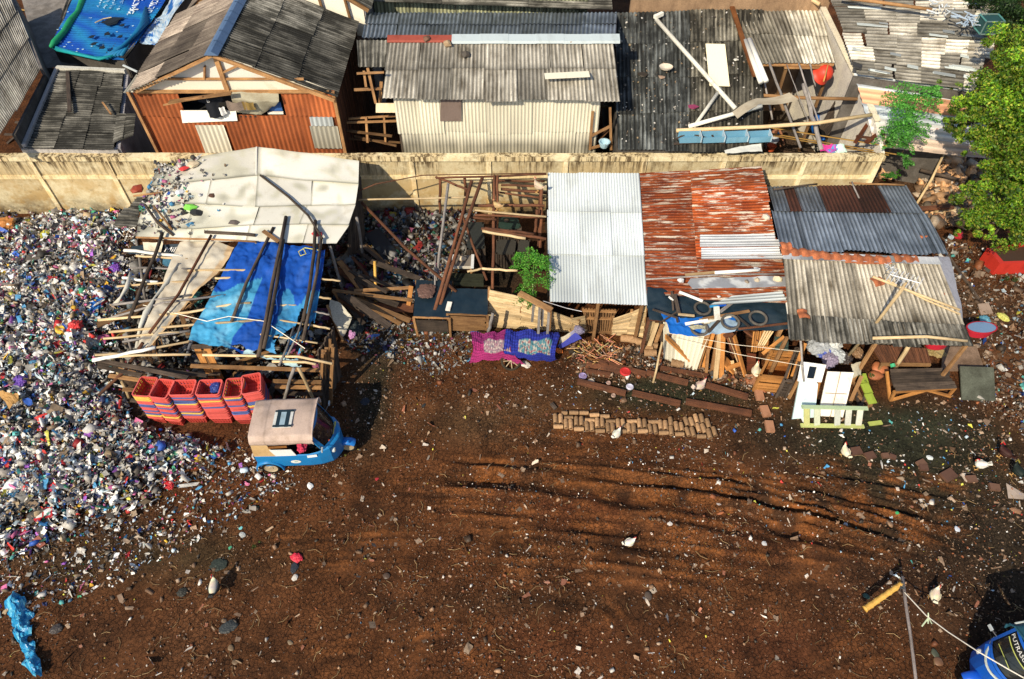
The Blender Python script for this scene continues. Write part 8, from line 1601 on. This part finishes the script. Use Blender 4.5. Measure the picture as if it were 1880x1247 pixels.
pe = thing('person', P(1412, 262, .55), 'shirtless squatting person in dark shorts washing things beside the grey bucket', 'person', rz=R(-50)); pe.location.z = .55
# faces +x; squatting with the arms reaching forward and down
J = [(0,0,.22),(.04,0,.40),(.10,0,.58),(.13,0,.68),(.17,0,.76),(.20,0,.86),(.10,.17,.60),(.28,.20,.42),(.46,.12,.26),(.10,-.17,.60),(.28,-.20,.42),(.46,-.12,.26),(.02,.11,.22),(.34,.17,.40),(.12,.16,.06),(.26,.17,.03),(.02,-.11,.22),(.34,-.17,.40),(.12,-.16,.06),(.26,-.17,.03)]
E = [(0,1),(1,2),(2,3),(3,4),(4,5),(2,6),(6,7),(7,8),(2,9),(9,10),(10,11),(0,12),(12,13),(13,14),(14,15),(0,16),(16,17),(17,18),(18,19)]
Rr = [.13,.12,.13,.055,.075,.085,.06,.042,.03,.06,.042,.03,.09,.062,.045,.035,.09,.062,.045,.035]
k0 = len(J)
for sd, w_ in ((1, 8), (-1, 11)):     # fingers and thumb on each hand
    hx, hy, hz = J[w_]; pidx = len(J); J.append((hx+.05, hy-.01*sd, hz-.035)); E.append((w_, pidx)); Rr.append(.028)
    for f_ in range(4):
        a_ = len(J); J += [(hx+.085, hy+sd*(.024-.016*f_), hz-.06), (hx+.105-.004*abs(f_-1), hy+sd*(.026-.017*f_), hz-.10)]; E += [(pidx, a_), (a_, a_+1)]; Rr += [.009, .007]
    a_ = len(J); J += [(hx+.05, hy-sd*.045, hz-.055), (hx+.07, hy-sd*.05, hz-.08)]; E += [(pidx, a_), (a_, a_+1)]; Rr += [.010, .008]
skinned('body', J, E, Rr, (.30,.13,.07), parent=pe)
mb = MB(); hc = Vector((.205,0,.875))
rg = [[hc+Vector((math.cos(a)*r-.012, math.sin(a)*r*.95, z)) for a in np.linspace(0, 6.283, 15)[:-1]] for r, z in ((.100,-.02),(.108,.02),(.098,.06),(.065,.095),(.01,.108))]; mb.loft(rg, (.012,.010,.008)); mb.build('hair', 'plain', pe, smooth=True, world=False)
skinned('shorts', [(0,0,.22),(.02,0,.30),(.03,.11,.23),(.20,.15,.32),(.03,-.11,.23),(.20,-.15,.32)], [(0,1),(0,2),(2,3),(0,4),(4,5)], [.145,.135,.11,.085,.11,.085], (.02,.025,.04), parent=pe)
mb = MB()
for sd in (-1, 1): mb.loft([[Vector((.292, sd*.03+math.cos(a)*r, .865+math.sin(a)*r)) for a in np.linspace(0, 6.283, 9)[:-1]] for r in (.010, .003)], (.02,.02,.02))
mb.box((.300,0,.845), (.022,.018,.028), (.27,.11,.06)); mb.box((.290,0,.815), (.010,.04,.008), (.2,.05,.04)); mb.build('face', 'plain', pe, world=False)

# ================================================================== motorcycles in the courtyard
def motorbike(loc, yaw, col, label):
    t = thing('motorcycle', loc, label, 'motorcycle', rz=yaw); B = lambda mb, n, m='gloss', sm=False: mb.build(n, m, t, smooth=sm, world=False)
    for x_ in (-.6, .62):
        w = thing('wheel', (0,0,0), None, None); w.parent = t; w.location = (x_, 0, .29); wheel(w, Vector((0,0,0)), .29, .08, (0,1,0), (.03,.03,.03), (.35,.36,.36), 6, world=False, rr=.82)
    mb = MB(); mb.loft([[Vector((x_, math.cos(a)*w_, z_+math.sin(a)*h_)) for a in np.linspace(0, 6.283, 11)[:-1]] for x_, z_, w_, h_ in ((-.85,.72,.05,.04),(-.6,.66,.12,.10),(-.2,.55,.13,.14),(.1,.45,.12,.16),(.3,.55,.16,.24),(.42,.75,.15,.20),(.48,.92,.08,.08))], col); B(mb, 'fairing', sm=True)
    mb = MB(); mb.loft([[Vector((x_, math.cos(a)*w_, z_+math.sin(a)*h_)) for a in np.linspace(0, 6.283, 11)[:-1]] for x_, z_, w_, h_ in ((-.75,.80,.08,.04),(-.4,.76,.13,.05),(0,.70,.12,.05),(.15,.68,.06,.03))], (.02,.02,.02)); B(mb, 'seat', 'rubber', True)
    mb = MB(); mb.tube([Vector((.35,-.34,1.02)), Vector((.46,-.12,.98)), Vector((.46,.12,.98)), Vector((.35,.34,1.02))], .02, 6, (.05,.05,.05)); B(mb, 'handlebar')
    mb = MB(); mb.loft([[Vector((x_, math.cos(a)*r, .92+math.sin(a)*r)) for a in np.linspace(0, 6.283, 13)[:-1]] for x_, r in ((.46,.06),(.54,.09),(.57,.07),(.575,.01))], (.7,.72,.72)); B(mb, 'headlight', sm=True)
    for s in (-1, 1): mb = MB(); mb.tube([Vector((.46,s*.07,.9)), Vector((.62,s*.06,.29))], .025, 6, (.4,.4,.4)); B(mb, 'fork')
    mb = MB(); mb.loft([[Vector((.62+math.cos(a)*r, y_, .29+math.sin(a)*r)) for y_, r in ((-.06,.30),(-.04,.33),(.04,.33),(.06,.30))] for a in np.linspace(.2, 2.6, 9)], col, cap=False, close=False); B(mb, 'front_mudguard')
    for s in (-1, 1): mb = MB(); mb.tube([Vector((.40,s*.25,1.0)), Vector((.38,s*.32,1.14))], .008, 4, (.1,.1,.1)); mb.box((.38,s*.33,1.16), (.02,.1,.06), (.4,.42,.45)); B(mb, 'mirror')
    return t
motorbike(P(1491,262,.35), R(88), (.01,.13,.50), 'blue motorcycle parked upright in the courtyard behind the wall')
motorbike(P(1436,170,.0), R(-85), (.45,.03,.04), 'red motorcycle standing in the shade under the courtyard shed')

# ================================================================== trees and plants
LEAF = (np.array([(-.5,0,0),(0,-.22,.05),(.5,0,-.06),(0,.22,.05)]), np.array([(0,1,2),(0,2,3)]))
LEAF2 = (np.array([(-.5,0,0),(-.1,-.28,.06),(.5,0,-.1),(-.1,.28,.02)]), np.array([(0,1,2),(0,2,3)]))
def crown(par, clumps, n, size, cols, fill=.55, name='crown', vcol=.1, tilt=1.):
    pos = []; col = []; w = np.array([c[3]**2 for c in clumps]); w = w/w.sum()
    for (px, py, z, r), k in zip(clumps, rng.multinomial(n, w)):
        c = np.array(P(px, py, z)); m = max(3, int(r*r*26)); sub = rng.normal(size=(m, 3)); sub /= np.linalg.norm(sub, axis=1)[:, None]; sub *= (rng.uniform(.3, 1.25, (m, 1)))*r; sub[:, 2] *= .75
        tone = rng.uniform(.5, 1.25, m); j = rng.integers(0, m, k); sr = r*rng.uniform(.22, .48, m)
        d = rng.normal(size=(k, 3)); d /= np.linalg.norm(d, axis=1)[:, None]; p = c+sub[j]+d*(sr[j][:, None]*rng.uniform(.2, 1, (k, 1))**.5)*np.array([1,1,.7]); pos.append(p)
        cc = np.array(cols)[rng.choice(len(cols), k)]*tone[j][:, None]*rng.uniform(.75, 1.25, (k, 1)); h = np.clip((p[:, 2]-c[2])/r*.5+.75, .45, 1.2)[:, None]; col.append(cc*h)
    pos = np.concatenate(pos); col = np.concatenate(col); s = size*rng.uniform(.6, 1.35, len(pos)); sc = np.stack([s, s*rng.uniform(.8, 1.2, len(pos)), s], 1)
    return scatter(name, [LEAF, LEAF2], pos-np.array(par.location), sc, col, 'leaf', tilt, parent=par, vcol=vcol)
GRN = [(.20,.42,.025),(.28,.52,.03),(.12,.28,.025),(.40,.56,.04),(.06,.15,.02),(.46,.46,.06)]
tb = P(1885, 462, .3)
tr = thing('leafy_tree', (tb.x, tb.y, 0), 'large bright green leafy tree growing from the red planter at the right edge', 'tree')
CL = [(1862,80,5.6,.75),(1880,140,5.4,1.0),(1835,160,5.0,.8),(1800,195,4.6,.72),(1758,195,4.2,.5),(1770,225,4.0,.55),(1835,225,4.6,.9),(1880,215,4.8,.9),(1800,250,3.9,.6),(1745,222,3.9,.28),(1850,275,4.0,.7),(1890,290,4.2,.8),(1822,262,3.7,.4),
      (1870,330,3.4,.75),(1825,325,3.2,.5),(1790,350,2.9,.55),(1840,370,2.8,.7),(1770,362,2.7,.30),(1880,385,2.8,.8),(1800,395,2.4,.6),(1770,400,2.1,.35),(1845,415,2.1,.65),(1800,425,1.8,.32),(1885,415,2.1,.5),(1818,436,1.7,.25),(1775,278,3.3,.2),(1758,425,1.7,.15),(1905,120,5.8,1.1),(1920,240,4.8,1.2),(1920,350,3.6,1.1),(1865,110,5.5,.6)]
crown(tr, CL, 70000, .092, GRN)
top = P(1870, 200, 4.3); fk = P(1880, 330, 2.4)
mb = MB(); mb.tube([tb-Vector((0,0,.3)), tb+Vector((.02,.15,1.0)), fk, top], [.17,.14,.12,.07], 10, (1,1,1)); mb.smooth = True; mb.build('trunk', 'bark', tr)
for px, py, z, r_ in CL[:26]:
    e = P(px, py, z); o_ = fk.lerp(top, random.uniform(0, .9)) if z > 3 else fk.lerp(tb, random.uniform(0,.4)); m_ = o_.lerp(e, .5)+Vector((random.uniform(-.2,.2), random.uniform(-.2,.2), .25))
    MB().tube([o_, m_, e], [.06,.035,.012], 6).build('limb', 'bark', tr, smooth=True)
    for q in range(3): MB().tube([m_.lerp(e, .3*q), e+Vector((random.uniform(-1,1), random.uniform(-1,1), random.uniform(-.6,.8)))*r_*.8], [.018,.005], 5).build('twig', 'bark', tr, smooth=True)
t2 = thing('dark_tree', P(1860,5,0), 'dark green tree crown in the top right corner behind the bright tree', 'tree'); CL2 = [(1835,5,5.2,.8),(1870,20,5.2,.9),(1800,-5,5.0,.5),(1888,48,5.,.7),(1858,42,5.,.5)]
crown(t2, CL2, 9000, .09, [(.03,.08,.015),(.05,.12,.02),(.02,.05,.012)]); MB().tube([Vector((t2.location.x, t2.location.y-2, 0)), P(1860,25,4.8)], .12, 8).build('trunk', 'bark', t2)
# feathery compound leaves: fronds of tiny leaflets
def fronds(par, tips, n_leaf, cols, size, droop=.3, name='foliage'):
    pos = []; 
    for (c, r, m) in tips:
        for _ in range(m):
            a = rng.uniform(0, 6.283); L = r*rng.uniform(.6, 1.15); s0 = np.array(c)+rng.normal(0, r*.22, 3); d = np.array([math.cos(a), math.sin(a), rng.uniform(-.2,.4)])
            side = np.array([-d[1], d[0], 0])
            for k in range(9):
                t_ = k/8; b = s0+d*L*t_+np.array([0,0,-droop*L*t_*t_])
                for sg in (-1, 1):
                    w = L*.42*(1-t_*.75)
                    for q in range(1, n_leaf+1): pos.append(b+side*sg*w*q/n_leaf+d*.02*q+rng.normal(0,.008,3))
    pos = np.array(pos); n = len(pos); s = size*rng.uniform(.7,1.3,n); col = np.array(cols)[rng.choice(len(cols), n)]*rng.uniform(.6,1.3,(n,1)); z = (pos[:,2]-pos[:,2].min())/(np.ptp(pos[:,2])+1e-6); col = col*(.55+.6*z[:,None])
    return scatter(name, [LEAF2], pos-np.array(par.location), np.stack([s,s*1.4,s],1), col, 'leaf', .35, parent=par)
FG = [(.09,.33,.03),(.14,.42,.04),(.06,.24,.03),(.18,.40,.05)]
p1 = thing('young_papaya_plant', G(980,592), 'bright green feathery plant rising beside the pale roof above the bamboo fence', 'plant')
tips = [(P(px, py, z), r, m) for px, py, z, r, m in ((980,470,2.6,.40,8),(960,490,2.4,.42,8),(990,490,2.4,.42,8),(965,515,2.1,.42,8),(992,512,2.1,.40,7),(978,530,1.8,.40,7),(975,548,1.55,.22,6),(955,472,2.5,.25,6),(998,478,2.4,.22,6))]
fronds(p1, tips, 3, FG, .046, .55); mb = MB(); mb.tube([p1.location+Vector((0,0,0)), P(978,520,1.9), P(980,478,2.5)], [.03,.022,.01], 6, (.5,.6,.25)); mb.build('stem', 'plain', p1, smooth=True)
p2 = thing('feathery_tree', (P(1625,300,1.2).x, P(1625,300,1.2).y, 0), 'slender feathery light green tree in front of the silver roof at the wall end', 'tree')
tips = [(P(px, py, z), r, m) for px, py, z, r, m in ((1672,172,4.1,.62,12),(1655,195,3.9,.55,12),(1700,185,4.0,.5,9),(1668,215,3.6,.55,12),(1650,235,3.3,.5,12),(1680,238,3.3,.45,9),(1660,260,3.0,.4,8),(1635,248,3.1,.35,6),(1662,290,2.4,.3,5),(1640,322,1.7,.22,4),(1715,165,4.1,.4,6))]
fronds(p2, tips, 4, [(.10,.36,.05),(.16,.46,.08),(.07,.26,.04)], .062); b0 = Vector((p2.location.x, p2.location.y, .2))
for pts in ((b0, P(1640,270,2.5), P(1665,200,3.8)), (b0+Vector((.1,0,0)), P(1655,285,2.2), P(1690,200,3.8)), (b0, P(1632,285,2.2), P(1640,245,3.1))): MB().tube(list(pts), [.035,.025,.01], 6, (.75,.6,.3)).build('stem', 'bamboo', p2, smooth=True)
gl = thing('vine', P(1690,150,3.7), 'patch of yellow green creeper on the edge of the silver roof', 'creeper'); crown(gl, [(1710,150,3.75,.28),(1735,158,3.7,.22),(1618,262,2.5,.2),(1760,165,3.7,.25)], 1100, .07, [(.22,.34,.05),(.15,.26,.04)])
gw = thing('weeds', G(1640,322), 'small green weeds at the right end of the perimeter wall', 'weeds'); crown(gw, [(1635,320,.9,.22),(1652,316,.9,.15),(1625,330,.8,.12)], 700, .06, FG)
for i, (px, py, r, n, lb) in enumerate(((1595,700,.2,160,'small weed tuft between ladder and slatted bench'), (1855,520,.25,200,'weed tuft on the litter below the red planter'), (470,1000,.12,60,'tiny weed in the bare yard'))):
    g_ = thing('weed', G(px, py), lb, 'weed'); p_ = G(px, py, .06); crown(g_, [(px, py, .08, r)], n, .05, [(.05,.10,.02),(.10,.14,.03)])
